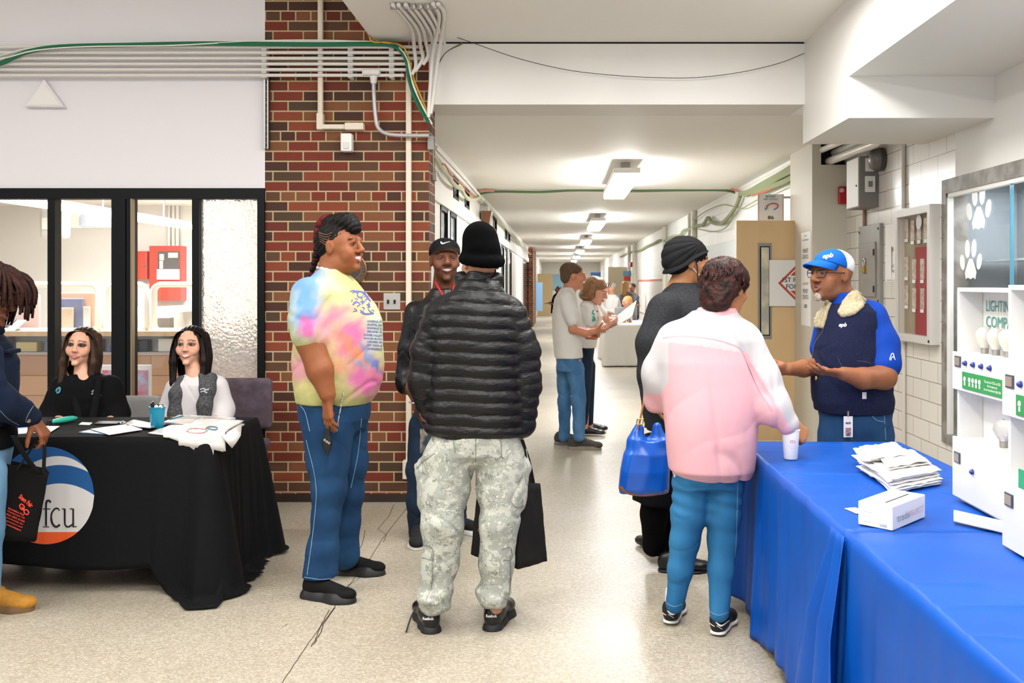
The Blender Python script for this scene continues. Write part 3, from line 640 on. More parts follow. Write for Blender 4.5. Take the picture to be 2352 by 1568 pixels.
def paw(cpx, cpy, s, lab):
    c = RW(cpx, cpy, 2.476); t = thing('paw_print_sticker', lab, 'sticker', c, 'paw prints on the showcase glass')
    def disc(dy, dz, ry, rz, rot=0):
        pts = []
        for k in range(20):
            a = 2*math.pi*k/20; u, v = ry*math.cos(a), rz*math.sin(a)
            pts.append((c[0], c[1]-(dy+u*math.cos(rot)-v*math.sin(rot))*s, c[2]+(dz+u*math.sin(rot)+v*math.cos(rot))*s))
        return pts
    MB().prism([(c[0], c[1]-y*s, c[2]+z*s) for y, z in ((-.35,-.5),(-.2,-.45),(0,-.5),(.2,-.45),(.35,-.5),(.42,-.3),(.25,-.05),(.1,.12),(-.1,.12),(-.25,-.05),(-.42,-.3))], (.001,0,0)).build('pad', M_paw, t)
    for q in ((-.62,.02,.17,.25,.4),(-.24,.42,.18,.28,.1),(.24,.42,.18,.28,-.1),(.62,.02,.17,.25,-.4)): MB().prism(disc(*q), (.001,0,0)).build('toe', M_paw, t)
paw(2247, 484, .22, 'large white paw print on the showcase glass above the shelf')
paw(2229, 603, .20, 'smaller white paw print on the showcase glass level with the shelf')
# things on the column and door
def sidetext(txt, c, w_, h_, m, t, bold=0): return text3('lettering', txt, c, (0,-1,0), (0,0,1), m, t, width=w_, height=h_, bold=bold)
t, s, b = wallsheet('notice_strip', 'tall white paper strip with printed room names on the column side', 'notice', 1841, 1862, 533, 748, 1852, M_paper, X=2.17)
ym = (b[1]+b[2])/2; hh = b[4]-b[3]
for f_, txt, h_ in ((.06,'MAIN\n\nAUDITORIUM',.05),(.23,'MONEY\nSCHOOL',.09),(.36,'88',.035),(.66,'MONEY\nSCHOOL',.09),(.79,'88',.035),(.55,'LUNCH ROOM',.02)):
    sidetext(txt, (b[0], ym, b[4]-hh*f_), .22 if h_ > .04 else (.10 if h_ > .03 else .2), h_, mat('print_ink', '#4a4348', .7), t)
# directional poster on the door
Yd = 9.26
a, b = W(1767, 703, Yd), W(1848, 597, Yd); w2 = .43*1.25
t = thing('directional_poster', 'white poster with a red diamond arrow hanging on the wooden door', 'poster', ((a[0]+a[0]+w2)/2, Yd, a[2]))
MB().box(a[0], a[0]+w2, Yd-.004, Yd, a[2], b[2]).build('sheet', mat('poster_white', '#e6e4e2', .6), t)
M_pr = mat('poster_red', '#b3402a', .6); cx_ = a[0]+.08+.195; cz = (a[2]+b[2])/2; R_ = .195
def frame2(pts_out, pts_in, nm, m):
    n = len(pts_out); v = [(x, Yd-.006, z) for x, z in pts_out+pts_in]; f = [(i,(i+1)%n,n+(i+1)%n,n+i) for i in range(n)]
    return mk(nm, v, f, m, t)
def dia(r): return [(cx_-r,cz),(cx_,cz+r),(cx_+r,cz),(cx_,cz-r)]
frame2(dia(R_), dia(R_-.028), 'diamond', M_pr)
for sgn in (1,-1):
    MB().prism([(cx_-.08,Yd-.006,cz+sgn*.07),(cx_+.08,Yd-.006,cz+sgn*.07),(cx_,Yd-.006,cz+sgn*.15)], (0,-.001,0)).build('arrow_head', M_pr, t)
text3('lettering', '1ST RESPONSE\nFORENSICS', (cx_+.03, Yd-.006, cz), (1,0,0), (0,0,1), mat('poster_ink', '#3a3550', .6), t, width=.37, height=.105, bold=.01)
# hall sign above the door
Ys = 9.6
a, b = W(1743, 508, Ys), W(1797, 446, Ys)
t = thing('projecting_sign', 'white projecting school sign with a magnet picture and number 86', 'sign', ((a[0]+b[0])/2, Ys, a[2]))
MB().box(a[0], b[0], Ys-.008, Ys+.008, a[2], b[2]).build('board', mat('sign_board', '#d6dadd', .5), t)
MB().box(a[0]-.012, a[0], Ys-.01, Ys+.01, a[2], b[2]).box(b[0], b[0]+.012, Ys-.01, Ys+.01, a[2], b[2]).build('side_rails', mat('rail_rose', '#c9a7a7', .5), t)
MB().box(b[0]+.012, 2.26, Ys-.01, Ys+.01, b[2]-.04, b[2]-.02).build('arm', M_steel, t)
text3('lettering', 'BRAINERD\nHIGH SCHOOL', ((a[0]+b[0])/2, Ys-.009, b[2]-.035), (1,0,0), (0,0,1), mat('sign_ink', '#5d5a60', .6), t, width=.14, height=.045, bold=.01)
text3('lettering', '86', ((a[0]+b[0])/2, Ys-.009, a[2]+.035), (1,0,0), (0,0,1), mat('sign_ink2', '#5a4038', .6), t, width=.06, height=.034, bold=.03)
mc = np.array(((a[0]+b[0])/2+.015, Ys-.012, (a[2]+b[2])/2+.0))
arc = [mc+np.array((math.cos(th)*.048*1.15, 0, math.sin(th)*.03+.01+.25*math.cos(th)*.03)) for th in np.linspace(-.9, 3.3, 14)]
MB().tube(arc, .012, 8, flat=.4).build('magnet', mat('magnet_red', '#c03a2a', .5), t, smooth=True)
MB().tube([arc[0], arc[0]+(-.022,0,-.012)], .013, 8, flat=.4).tube([arc[-1], arc[-1]+(-.016,0,-.018)], .013, 8, flat=.4).build('magnet_pole', mat('magnet_blue', '#4a6fae', .5), t, smooth=True)
# small notices further along the right corridor wall
t, s, b = wallsheet('welcome_banner', 'pale banner with a blue lower edge on the right corridor wall', 'banner', 1620, 1690, 560, 640, 1655, mat('banner_white', '#dfe4e6', .6), X=2.245)
MB().box(b[0]-.004, b[0], b[1], b[2], b[3], b[3]+.12).build('blue_edge', mat('banner_blue', '#86a9c9', .6), t)
t, s, b = wallsheet('whiteboard', 'large white board with a red rim on the right corridor wall', 'board', 1468, 1528, 640, 735, 1528, mat('board_white', '#e8e4df', .3), X=2.245, th=.03)
MB().box(b[0]-.01, b[0], b[1], b[2], b[4]-.05, b[4]).box(b[0]-.01, b[0], b[2]-.1, b[2], b[3], b[4]).build('rim', mat('rim_red', '#b86a5c', .5), t)
t = thing('small_flag_sign', 'blue and red square sign sticking out of the corridor wall', 'sign', W(1438,650,32)); a, b = W(1431,634,32), W(1444,622,32); c = W(1444,645,32)
MB().box(a[0], 2.26, 31.98, 32.0, a[2], b[2]).build('blue_square', mat('flag_blue', '#6fa3c4', .6), t)
MB().box(a[0]+.03, 2.24, 31.98, 32.0, c[2], a[2]).build('red_square', mat('flag_red', '#d2442e', .6), t)
t = thing('far_fire_alarm', 'tiny red fire alarm on the right corridor wall past the board', 'alarm', W(1449,613,30)); a, b = W(1446,613,31), W(1453,602,31)
MB().box(2.16, 2.26, 30.9, 31.1, a[2], b[2]).build('body', M_red, t); MB().box(2.15,2.16,30.95,31.05,a[2]+.03,a[2]+.08).build('strobe', M_white, t)
for j, (px, w_) in enumerate(((1600,.05),(1588,.03),(1532,.06),(1462,.08),(1448,.06))):
    Y = F*2.26/(px-CX)
    tag(MB().tube([(2.22, Y, 0.02), (2.22, Y, ZB)], w_, 10).build('wall_pipe', mat('cream_pipe', '#d9d3c3', .5), smooth=True), f'cream vertical pipe on the right corridor wall, number {["one", "two", "three", "four", "five"][j]} going away from the wooden door', 'pipe', 'vertical pipes on the corridor wall')
# brown fixture on left corridor wall
t = thing('wall_lamp_box', 'brown tapered box hanging high on the left corridor wall', 'lamp', (XL+.1, 13.4, 2.3))
a, b = W(1108, 484, 13.3), W(1124, 484, 13.3); zb = W(1115, 513, 13.3)[2]
MB().prism([(a[0]-.02,13.3,a[2]),(b[0]+.03,13.3,a[2]),(b[0]-.005,13.3,zb),(a[0]+.01,13.3,zb)], (0,.25,0)).build('body', mat('copper_brown', '#7d5336', .45, .2), t)
t = thing('exit_push_plate', 'narrow white strip fixed to the side of the brick pier', 'plate', (-.878, 6.9, 1.5))
MB().box(-.884, -.876, 6.86, 6.95, 1.42, 1.66).build('plate', M_white, t)

# ------------------------------------------------------------------ the office behind the glass
def OW(px, py, Y): return W(px, py, Y)
t = thing('alarm_control_cabinet', 'large red fire alarm control panel with a window on the office wall', 'alarm panel', W(388, 690, 16.9))
a, b = W(351, 690, 16.9), W(424, 565, 16.9)
MR = mat('panel_red', '#c8412e', .4)
MB().box(a[0], b[0], 16.75, 16.995, a[2], b[2]).build('cabinet', MR, t, bevel=.01)
c, d = W(361, 618, 16.7), W(410, 577, 16.7); MB().box(c[0], d[0], 16.72, 16.75, c[2], d[2]).build('window', mat('panel_window', '#5a5652', .3), t)
for q in ((366,376,583,598),(366,374,597,617),(386,408,580,592)): c, d = W(q[0], q[3], 16.7), W(q[1], q[2], 16.7); MB().box(c[0], d[0], 16.70, 16.72, c[2], d[2]).build('module', mat('mod_grey', '#bdb9b3', .5), t)
c, d = W(360, 642, 16.7), W(410, 618, 16.7); MB().box(c[0], d[0], 16.70, 16.75, c[2], d[2]).build('paper', M_paper, t)
t = thing('red_annunciator_cabinet', 'plain red metal cabinet left of the alarm panel', 'cabinet', W(325, 641, 16.9)); a, b = W(300, 641, 16.9), W(344, 577, 16.9)
MB().box(a[0], b[0], 16.78, 16.995, a[2], b[2]).build('body', MR, t, bevel=.01); c = W(332, 610, 16.77); MB().lathe(c, [(.02,0),(.02,.02)], 12, axis=(0,-1,0)).build('lock', M_steel, t)
for j, px in enumerate((388, 398, 407)):
    a, b = W(px, 440, 16.9), W(px, 565, 16.9)
    tag(MB().tube([b, (a[0], a[1], 2.78)], .03, 10).build('panel_conduit', M_pipe, smooth=True), f'grey conduit rising from the red alarm panel, {["left", "middle", "right"][j]} of three', 'conduit', 'conduits above the alarm panel')
t = thing('office_tube_light', 'long bright tube light hanging in the office behind the window', 'light', W(250, 490, 12))
a, b = np.array((-5.95, 9.9, 2.36)), np.array((-5.95, 16.3, 2.36))
MB().box(-6.02, -5.86, 9.6, 16.3, 2.34, 2.40).build('tube', mat('office_tube', '#ffffff', .5, emit=6), t)
MB().box(-6.0, -5.88, 9.6, 16.3, 2.40, 2.45).build('housing', M_white, t); MB().box(-5.95,-5.93,11,11.02,2.45,2.78).box(-5.95,-5.93,15,15.02,2.45,2.78).build('hanger', M_steel, t)
t = thing('office_wall_box', 'grey rounded access box high in the office corner', 'box', W(125, 545, 12.5)); a, b = W(97, 548, 12.5), W(157, 478, 12.5)
MB().box(a[0], b[0], 12.4, 12.6, a[2], b[2]).build('body', mat('pale_grey', '#c6c5c1', .5), t, bevel=.05)
c, d = W(98, 527, 12.4), W(112, 500, 12.4); MB().box(c[0], d[0], 12.38, 12.41, c[2], d[2]).build('panel', M_white, t); MB().box(c[0], b[0], 12.5, 17, 1.0, 1.1).build('arm', M_white, t)
t = thing('pale_duct', 'pale blue duct hanging in the office above the counter', 'duct', W(200, 520, 13.5)); a, b = W(158, 522, 13.5), W(262, 490, 13.5)
MB().box(a[0]+.3, b[0], 13.2, 13.6, a[2], b[2]).build('body', mat('duct_blue', '#c2cbdc', .5), t); MB().box(a[0], a[0]+.12, 13.2, 13.6, a[2], b[2]).box(a[0]+.16, a[0]+.28, 13.2, 13.6, a[2], b[2]).build('collar', M_white, t)
MB().tube([(a[0]+.5, 13.4, b[2]), (a[0]+.5, 13.4, 2.78)], .015).build('hanger', M_steel, t)
# counter
t = thing('office_counter', 'long office counter with wood plank front and cluttered shelf', 'counter', (-4.2, 8.6, 0))
MB().box(-7.5, -1.35, 8.5, 9.1, 1.02, 1.06).build('worktop', mat('counter_edge', '#b99a72', .5, noise=(2, '#c9ad86', 3, .3, (8,1,1))), t)
M_plank = brickmat('planks', 1.4, .17, .003, [(0,'#b58f72'),(.5,'#c4a183'),(1,'#a98468')], '#7d614c', .6, bumpd=.002)
MB().box(-7.5, -1.35, 8.56, 8.6, 0, .86).build('plank_front', M_plank, t); MB().box(-7.5, -1.35, 8.75, 9.1, .0, 1.02).build('carcass', M_white, t)
MB().box(-7.5, -1.35, 8.56, 8.75, .86, .88).build('shelf', mat('shelf_grey', '#a7a3a0', .5), t)
rr = random.Random(3)
cols = ['#3b5488', '#20242c', '#d9d6cc', '#55504a', '#c9bb84', '#6d7f96', '#e6e2da', '#2c2a30']
xx = -5.3
for k in range(15):
    w_ = rr.uniform(.07, .2); h_ = rr.uniform(.05, .12); cc = k % 8
    tag(MB().box(xx, xx+w_, 8.60, 8.70, .881, .881+h_).build('shelf_item', mat(f'item_{cc}', cols[cc], .6), bevel=.006), f'{["dark blue","black","cream","brown","mustard","slate blue","white","charcoal"][cc]} box on the office shelf, {["far left", "right"][k > 7]} one of that colour', 'box', 'boxes on the counter shelf')
    xx += w_+rr.uniform(.03, .1)
def guard(px0, px1, py0, py1, ops, lab):
    Y = 8.7; t = thing('counter_screen', lab, 'screen', (W(px0, 760, Y)[0]+.2, Y, 1.06), 'white framed screens on the office counter')
    def rr_(x0, x1, y0, y1, r):
        pts = []
        for cx, cy, a0 in ((x1-r, y0+r, -90), (x1-r, y1-r, 0), (x0+r, y1-r, 90), (x0+r, y0+r, 180)):
            for k in range(6): a = math.radians(a0+k*18); pts.append((cx+r*math.cos(a), cy+r*math.sin(a)))
        return pts
    o_ = rr_(px0, px1, py0, py1, 22); th = .05
    mb = MB()
    xs = sorted(set([px0, px1]+[v for op in ops for v in op[:2]]))
    # frame as tubes: outer outline plus uprights between the openings
    P_ = [W(x, y, Y) for x, y in rr_(px0+9, px1-9, py0+9, py1-9, 18)]; mb.tube(P_+[P_[0]], .05, 8, flat=.5)
    for op in ops[:-1]:
        a, b = W(op[1]+10, py0+8, Y), W(op[1]+10, py1-8, Y); mb.tube([a, b], .045, 8, flat=.6)
    a, b = W(px0+8, py1-8, Y), W(px1-8, py1-8, Y); mb.tube([a, b], .06, 8, flat=.6)
    mb.build('frame', mat('guard_white', '#f2f1ee', .35), t, smooth=True)
    a, b = W(px0+12, py1-8, Y), W(px1-12, py0+10, Y)
    MB().box(a[0], b[0], Y-.002, Y+.002, a[2], b[2]).build('pane', M_glass, t)
guard(-120, 236, 644, 770, [(-100,110),(130,222)], 'double white framed screen at the left of the office counter')
guard(240, 346, 644, 770, [(255,330)], 'single white framed screen in the middle of the office counter')
guard(344, 600, 644, 770, [(350,443),(460,590)], 'white framed screen in front of the red alarm panel')
t = thing('desk_phone', 'grey desk telephone on the office counter beside the dreadlocks', 'telephone', W(22, 762, 8.6)); a, b = W(6, 764, 8.55), W(38, 738, 8.55)
MB().prism([(a[0],8.52,1.062),(b[0],8.52,1.062),(b[0],8.7,1.13),(a[0],8.7,1.13)], (0,.02,.02)).build('base', mat('phone_grey', '#8d9297', .5), t); MB().tube([(a[0]+.02,8.56,1.11),(a[0]+.02,8.7,1.16)], .02).build('handset', mat('phone_grey2', '#7c8187', .5), t)
def clutter(nm, lab, px0, px1, py0, Y, d, col, h_=None, cat='box', **kw):
    a, b = W(px0, 766, Y), W(px1, py0, Y); return tag(MB().box(a[0], b[0], Y, Y+d, 1.062, b[2]).build(nm, mat(nm+'_m', col, .6, **kw), bevel=.008), lab, cat)
clutter('cardboard_box', 'brown cardboard box on the office counter with blue cloth', 134, 214, 672, 8.85, .2, '#b78f74')
clutter('folded_cloth', 'slate blue cloth bundle in front of the cardboard box', 137, 190, 685, 8.80, .04, '#7c86a8', noise=(8, '#5d6688', 4, .5), cat='cloth')
clutter('beige_bag', 'beige paper bag in front of the blue cloth', 136, 168, 706, 8.77, .02, '#d2c0a6', cat='bag')
clutter('pitcher', 'white pitcher at the right of the cardboard box', 190, 206, 704, 8.77, .02, '#d9d6d0', cat='pitcher')
clutter('rose_folder', 'dusty rose folder board behind the left counter screen', 40, 90, 676, 8.85, .03, '#c2a9a6', cat='folder')
clutter('black_tray', 'black tray on the counter below the red panel', 345, 390, 729, 8.9, .1, '#6b6762', cat='tray')
# red poster leaning behind
t = thing('red_framed_poster', 'white framed poster in pink and red standing behind the window', 'poster', W(330, 1000, 7.2)); a, b = W(306, 1010, 7.2), W(346, 838, 7.2)
MB().box(a[0]-.25, b[0], 7.2, 7.22, a[2]-.1, b[2]).build('frame', M_paper, t)
MB().box(a[0]-.22, W(340,0,7.2)[0], 7.19, 7.2, a[2]-.08, W(0,850,7.2)[2]).build('print', mat('poster_print', '#d8485c', .5, noise=(9, '#b9c4dc', 3, .6)), t)
# ------------------------------------------------------------------ draped tables
def fold_noise(x, seed):
    return (math.sin(x*1.0+seed)+.6*math.sin(x*2.3+seed*2.1)+.35*math.sin(x*4.1+seed*3.3))/1.95
def tablecloth(name, label, x0, x1, y0, y1, z, m, hemf, ampf, freq=18, seed=1., group=None, rows=26, crease=.0018):
    """cloth over a table top: flat top, hanging skirt that may pool on the floor.
       hemf(x,y)->length of cloth hanging, ampf(x,y)->fold amplitude"""
    r = .025; per = []
    def seg(a, b):
        n = max(2, int(math.hypot(b[0]-a[0], b[1]-a[1])/.014)); return [(a[0]+(b[0]-a[0])*k/n, a[1]+(b[1]-a[1])*k/n) for k in range(n)]
    cs = [((x1-r, y0+r), -90), ((x1-r, y1-r), 0), ((x0+r, y1-r), 90), ((x0+r, y0+r), 180)]
    pts = []; nr = []
    for i, (c, a0) in enumerate(cs):
        for k in range(8):
            a = math.radians(a0+k*90/7); pts.append((c[0]+r*math.cos(a), c[1]+r*math.sin(a))); nr.append((math.cos(a), math.sin(a)))
        c2, a2 = cs[(i+1) % 4]; a = math.radians(a2); p = pts[-1]; q = (c2[0]+r*math.cos(a), c2[1]+r*math.sin(a))
        for s_ in seg(p, q)[1:]: pts.append(s_); nr.append((math.cos(a), math.sin(a)))
    n = len(pts); cx, cy = (x0+x1)/2, (y0+y1)/2; v = []; f = []
    s = 0; S = []
    for i in range(n): S.append(s); s += math.hypot(pts[(i+1)%n][0]-pts[i][0], pts[(i+1)%n][1]-pts[i][1])
    NT = 22
    def topz(x, y):
        c = mnoise.noise(Vector((x*2.5, y*7, seed)))*crease*2.2
        for k in range(7):
            yy_ = y0+(y1-y0)*((k*.618+seed*.37) % 1); c += crease*1.7*math.exp(-((y-yy_-.05*math.sin(x*3+k))/.010)**2)
        return z+max(c, -.004)
    for k in range(1, NT+1):
        t = (k/NT)**.8
        for i in range(n):
            x, y = cx+(pts[i][0]-cx)*t, cy+(pts[i][1]-cy)*t; v.append((x, y, topz(x, y) if k < NT else z))
    for k in range(rows):
        t = (k+1)/rows
        for i in range(n):
            L_ = hemf(*pts[i])*t; am = ampf(*pts[i]); wv = fold_noise(S[i]*freq, seed)
            corner = 0
            for (c, a0) in cs:
                dd_ = math.hypot(pts[i][0]-c[0], pts[i][1]-c[1]); corner = max(corner, math.exp(-(dd_/.10)**2))
            tt = min(L_, z)/z
            o_ = .006+am*(tt**.75)*(.55+.6*wv)+corner*am*2.0*tt
            o_ = max(o_, .004)
            if L_ < z-.012: zz = z-.004-L_
            else: zz = .012+.02*max(0, fold_noise(S[i]*freq*1.3+L_*9, seed+2)); o_ += (L_-z+.012)*.8
            v.append((pts[i][0]+nr[i][0]*o_, pts[i][1]+nr[i][1]*o_, zz))
    R = NT+rows
    for k in range(R-1):
        for i in range(n):
            j = (i+1) % n; f.append((k*n+i, (k+1)*n+i, (k+1)*n+j, k*n+j))
    f.append(tuple(range(n)))
    o = mk(name, v, f, m, None, None, True); so = o.modifiers.new('thick', 'SOLIDIFY'); so.thickness = .002; so.offset = -1
    return tag(o, label, 'tablecloth', group)
def table(label, x0, x1, y0, y1, z=.722):
    t = thing('folding_table', label, 'table', ((x0+x1)/2, (y0+y1)/2, 0), None)
    MB().box(x0+.01, x1-.01, y0+.01, y1-.01, z-.035, z).build('tabletop', mat('table_grey', '#77757a', .6), t, bevel=.008)
    for x in (x0+.18, x1-.18):
        for y in (y0+.08, y1-.08):
            lg = MB().tube([(x, y, .03), (x, y, z-.03)], .014, 10).build('leg', mat('leg_grey', '#4a4a4d', .4, .3), t, smooth=True); ORG[lg] = ORG[t]
            MB().tube([(x, y, .0), (x, y, .07)], .018, 10).build('foot_cap', M_dark, lg, smooth=True)
    return t
# black table
BX0, BX1, BY0, BY1 = -3.48, -1.645, 4.75, 5.46
table('grey folding table under the black cloth with the round emblem', BX0, BX1, BY0, BY1)
M_bcloth = mat('black_linen', '#0b0b0d', .9, spec=.15, noise=(220, '#131315', 3, .3))
def bhem(x, y):
    d = math.hypot(x-BX1, y-BY0); base = .605+.02*math.sin(x*5)
    side = .80+.06*math.sin(y*9) if x > BX1-.05 else base
    return base if (x < BX1-.30) else (side if x > BX1-.012 else base+(.86-base)*min(1, max(0, (.30-d)/.18)))
def bamp(x, y):
    if x < BX1-.36: return .008
    return .055 if x > BX1-.012 else .012+.045*min(1, max(0, (x-BX1+.36)/.3))
bcloth = tablecloth('black_tablecloth', 'long black linen tablecloth with a round blue and white emblem', BX0, BX1, BY0, BY1, .74, M_bcloth, bhem, bamp, 26, 1.3, crease=.001)
# emblem on the front
ex, ey, er = 105, 1137, 112
yc_ = lambda x: math.sqrt(max(er*er-(x-ex)**2, 0))
def pl_(xs, ys): return lambda x: float(np.interp(x, xs, ys))
def cl(fn, lo): return (lambda x: max(fn(x), ey-yc_(x))) if lo else (lambda x: min(fn(x), ey+yc_(x)))
def qf(px_, py_):
    c = np.polyfit(px_, py_, 3); return lambda x: float(np.polyval(c, x))
fa = qf([-7, 40, 105, 148, 175, 201], [1110, 1078, 1056, 1048, 1052, 1080]); fb = qf([-7, 40, 103, 148, 172, 201], [1135, 1098, 1075, 1066, 1070, 1083])
fc = qf([-7, 50, 103, 155, 190, 217], [1200, 1140, 1119, 1110, 1119, 1138]); fd = lambda x: 1221
top = lambda x: ey-yc_(x); bot = lambda x: ey+yc_(x)
def both(fn): return lambda x: min(max(fn(x), ey-yc_(x)), ey+yc_(x))
M_eb = mat('emblem_blue', '#12508c', .8); M_eg = mat('emblem_grey', '#cfcdce', .8); M_eo = mat('emblem_orange', '#e0541f', .8)
for nm, lo, hi, m in (('emblem_blue', top, both(fa), M_eb), ('emblem_white', both(fa), both(fb), M_eg), ('emblem_blue', both(fb), both(fc), M_eb), ('emblem_white', both(fc), both(fd), M_eg), ('emblem_orange', both(fd), bot, M_eo)):
    v, f = band(ex-er+.01, ex+er-.01, lo, hi, 70, 6); decal(nm, bcloth, v, f, m, bcloth, .003)
f_ = [(sp2([(118,1153),(114,1149),(109,1150),(107,1158),(107,1180),(107,1207)]), 4.6), ([(100,1209),(114,1209)], 2.2), ([(100,1168),(117,1168)], 2.4)]
c_ = [(sp2([(138,1172),(134,1167),(127,1168),(120,1178),(119,1190),(122,1202),(130,1209),(139,1204)]), [3]*6+[4]*18+[5]*19)]
u_ = [([(147,1168),(150,1168),(150,1195)], 4.5), (sp2([(150,1190),(151,1204),(158,1209),(168,1203)]), 4), ([(165,1168),(169,1168),(169,1208)], 4.5), ([(167,1209),(177,1208)], 2.2), ([(143,1168),(150,1168)], 2), ([(161,1168),(169,1168)], 2)]
v_ = [([(76,1168),(84,1208)], 4.5), ([(84,1208),(94,1168)], 3), ([(90,1168),(98,1168)], 2)]
for L_ in (f_, c_, u_, v_):
    L2 = [(p, w_ if not isinstance(w_, list) else (w_+[w_[-1]]*len(p))[:len(p)]) for p, w_ in L_]
    v, f = strokes(L2); decal('lettering', bcloth, v, f, mat('emblem_ink', '#17171b', .8), bcloth, .005)
# blue tables
TX0, TX1 = .835, 1.555
M_blue = mat('blue_satin', '#00449a', .46, spec=.22, bump=(500, .15, .001), noise=(3, '#004da8', 4, .3))
T1 = (TX0, TX1, 2.93, 4.60); T2 = (TX0, TX1, 1.08, 2.915)
table('grey folding table under the far blue cloth', *T1); table('grey folding table under the near blue cloth', *T2)
def h1(x, y): return .70+.03*math.sin(y*7+x*5)
def a1(x, y): return .030 if y > 3.05 else .004
def h2(x, y): return .71+.03*math.sin(y*5)
def a2(x, y): return .024 if y < 2.85 else .004
bc1 = tablecloth('blue_tablecloth', 'royal blue satin cloth on the far table with the foam cup', *T1, .742, M_blue, h1, lambda x, y: .04 if y > 4.5 or x < TX0+.01 else .006, 13, 2.2, 'blue tablecloths', crease=.002)
bc2 = tablecloth('blue_tablecloth', 'royal blue satin cloth on the near table under the second display box', *T2, .7445, M_blue, h2, lambda x, y: .006 if y > 2.85 else .026, 14, 4.1, 'blue tablecloths', crease=.002)
# hanging swag of cloth where the two meet
sw = MB(); rows = []
for k in range(24):
    t = k/23; zz = .735-t*.70; row = []
    for j in range(25):
        u = j/24; Yb = 3.04-.20*t*u*1.0-.14*u+.25*t*(1-u)
        row.append((TX0-.012-.035*t-.045*abs(math.sin(u*math.pi*2.5+.4*t))*min(1, t*2.5)-.01*t, Yb, zz+.03*math.sin(u*3)*t))
    rows.append(row)
vv = [p for r_ in rows for p in r_]; ff = [(k*25+j, k*25+j+1, (k+1)*25+j+1, (k+1)*25+j) for k in range(23) for j in range(24)]
o = mk('blue_tablecloth', vv, ff, M_blue, None, None, True); so = o.modifiers.new('thick', 'SOLIDIFY'); so.thickness = .002
tag(o, 'bunched blue cloth corner hanging where the two blue tables meet', 'tablecloth', 'blue tablecloths')

# ------------------------------------------------------------------ things lying on the tables
def onp(px, py, z): Y = F*(H-z)/(py-CY); return np.array(((px-CX)*Y/F, Y, z))
def sheet(nm, lab, cat, corners, z, th, m, group=None, print_=None):
    P_ = [onp(x, y, z) for x, y in corners]
    t = tag(MB().prism(P_, (0,0,th)).build(nm, m), lab, cat, group)
    if print_:
        c = sum(P_)/4
        Q = [c+(p-c)*.82+np.array((0,0,th+.0006)) for p in P_]; mk('print', Q, [(0,1,2,3)], print_, t)
    return t
zt = .7425
M_pw = mat('glossy_paper', '#e6e3e0', .3, noise=(14, '#cfccd0', 4, .4))
sheet('white_leaflet', 'white leaflets under the reaching hand on the black table', 'leaflet', [(28,998),(100,993),(112,979),(40,984)], zt, .004, M_pw, print_=mat('leaflet_blue', '#c6ccd4', .5))
sheet('white_leaflet', 'white leaflet right of the reaching hand on the black table', 'leaflet', [(95,993),(115,993),(137,979),(105,979)], zt+.004, .002, M_paper)
sheet('business_card', 'small white card behind the brochure on the black table', 'card', [(181,975),(206,976),(212,971),(188,970)], zt, .002, M_paper)
sheet('brochure', 'open green and white brochure lying in front of the young women', 'brochure', [(208,986),(250,999),(327,987),(290,975)], zt+.006, .003, M_pw, print_=mat('brochure_print', '#c9cdbd', .35, noise=(10, '#a9ad8f', 3, .6)))
sheet('blue_brochure', 'dark blue brochure peeking out from under the green brochure', 'brochure', [(180,994),(240,998),(258,992),(205,988)], zt, .004, mat('navy_print', '#33536b', .4, noise=(20, '#7d95a5', 3, .5)))
sheet('black_folder', 'flat black folder with a metal clip behind the brochure', 'folder', [(216,975),(268,975),(283,969),(228,969)], zt, .006, mat('black_gloss', '#1a1a1d', .3))
t = thing('key_clip', 'small steel clip lying at the end of the black folder', 'clip', onp(282, 971, zt))
MB().tube([onp(276,971,zt+.01), onp(283,967,zt+.01), onp(288,969,zt+.01), onp(281,973,zt+.01), onp(276,971,zt+.01)], .003).build('ring', M_steel, t, smooth=True)
for j, (a, b) in enumerate(((292,972),(296,975),(322,978))):
    sheet('plastic_sleeve', ['grey folded plastic sleeve left of the teal cup', 'grey sleeve lying lowest left of the teal cup', 'crumpled clear sleeve against the teal cup'][j], 'sleeve', [(a-8,b+3),(a+24,b+6),(a+45,b-1),(a+14,b-7)], zt+.004*j, .005, mat('grey_film', '#a8a5a3', .25, noise=(25, '#6c696b', 4, .7)), 'grey sleeves by the teal cup')
# teal pouch
t = thing('teal_pouch', 'teal zip pouch with a black buckle lying behind the hand', 'pouch', onp(148, 975, zt))
a, b = onp(116, 977, zt), onp(178, 966, zt)
MB().lathe((0,0,0), [(.001,0),(.018,.01),(.028,.05),(.030,.10),(.025,.14),(.01,.165),(.001,.17)], 14).build('body', mat('teal', '#1f9a86', .45), t, smooth=True)
o = [c for c in t.children][0]; me = o.data
ax = (b-a)/np.linalg.norm(b-a); sd = np.cross((0,0,1), ax)
for vtx in me.vertices:
    x, y, z_ = (np.array(vtx.co[:])+ORG[t]); p = a+ax*z_*(np.linalg.norm(b-a)/.17)+sd*x*.9+np.array((0,0,1))*(y*.55+.017)
    vtx.co = Vector(p-ORG[t])
MB().box(a[0]-.012, a[0]+.006, a[1]-.02, a[1]+.012, zt, zt+.028).build('buckle', M_dark, t, bevel=.003)
# royal blue glossy sleeve
t = thing('blue_plastic_case', 'glossy royal blue plastic case under the denim arm', 'case', onp(50, 985, zt)); c = onp(48, 978, zt)
MB().lathe(c, [(.07,0),(.085,.015),(.08,.045),(.05,.062),(.001,.068)], 20).build('shell', mat('royal_gloss', '#0a2fb0', .12, coat=.6), t, smooth=True)
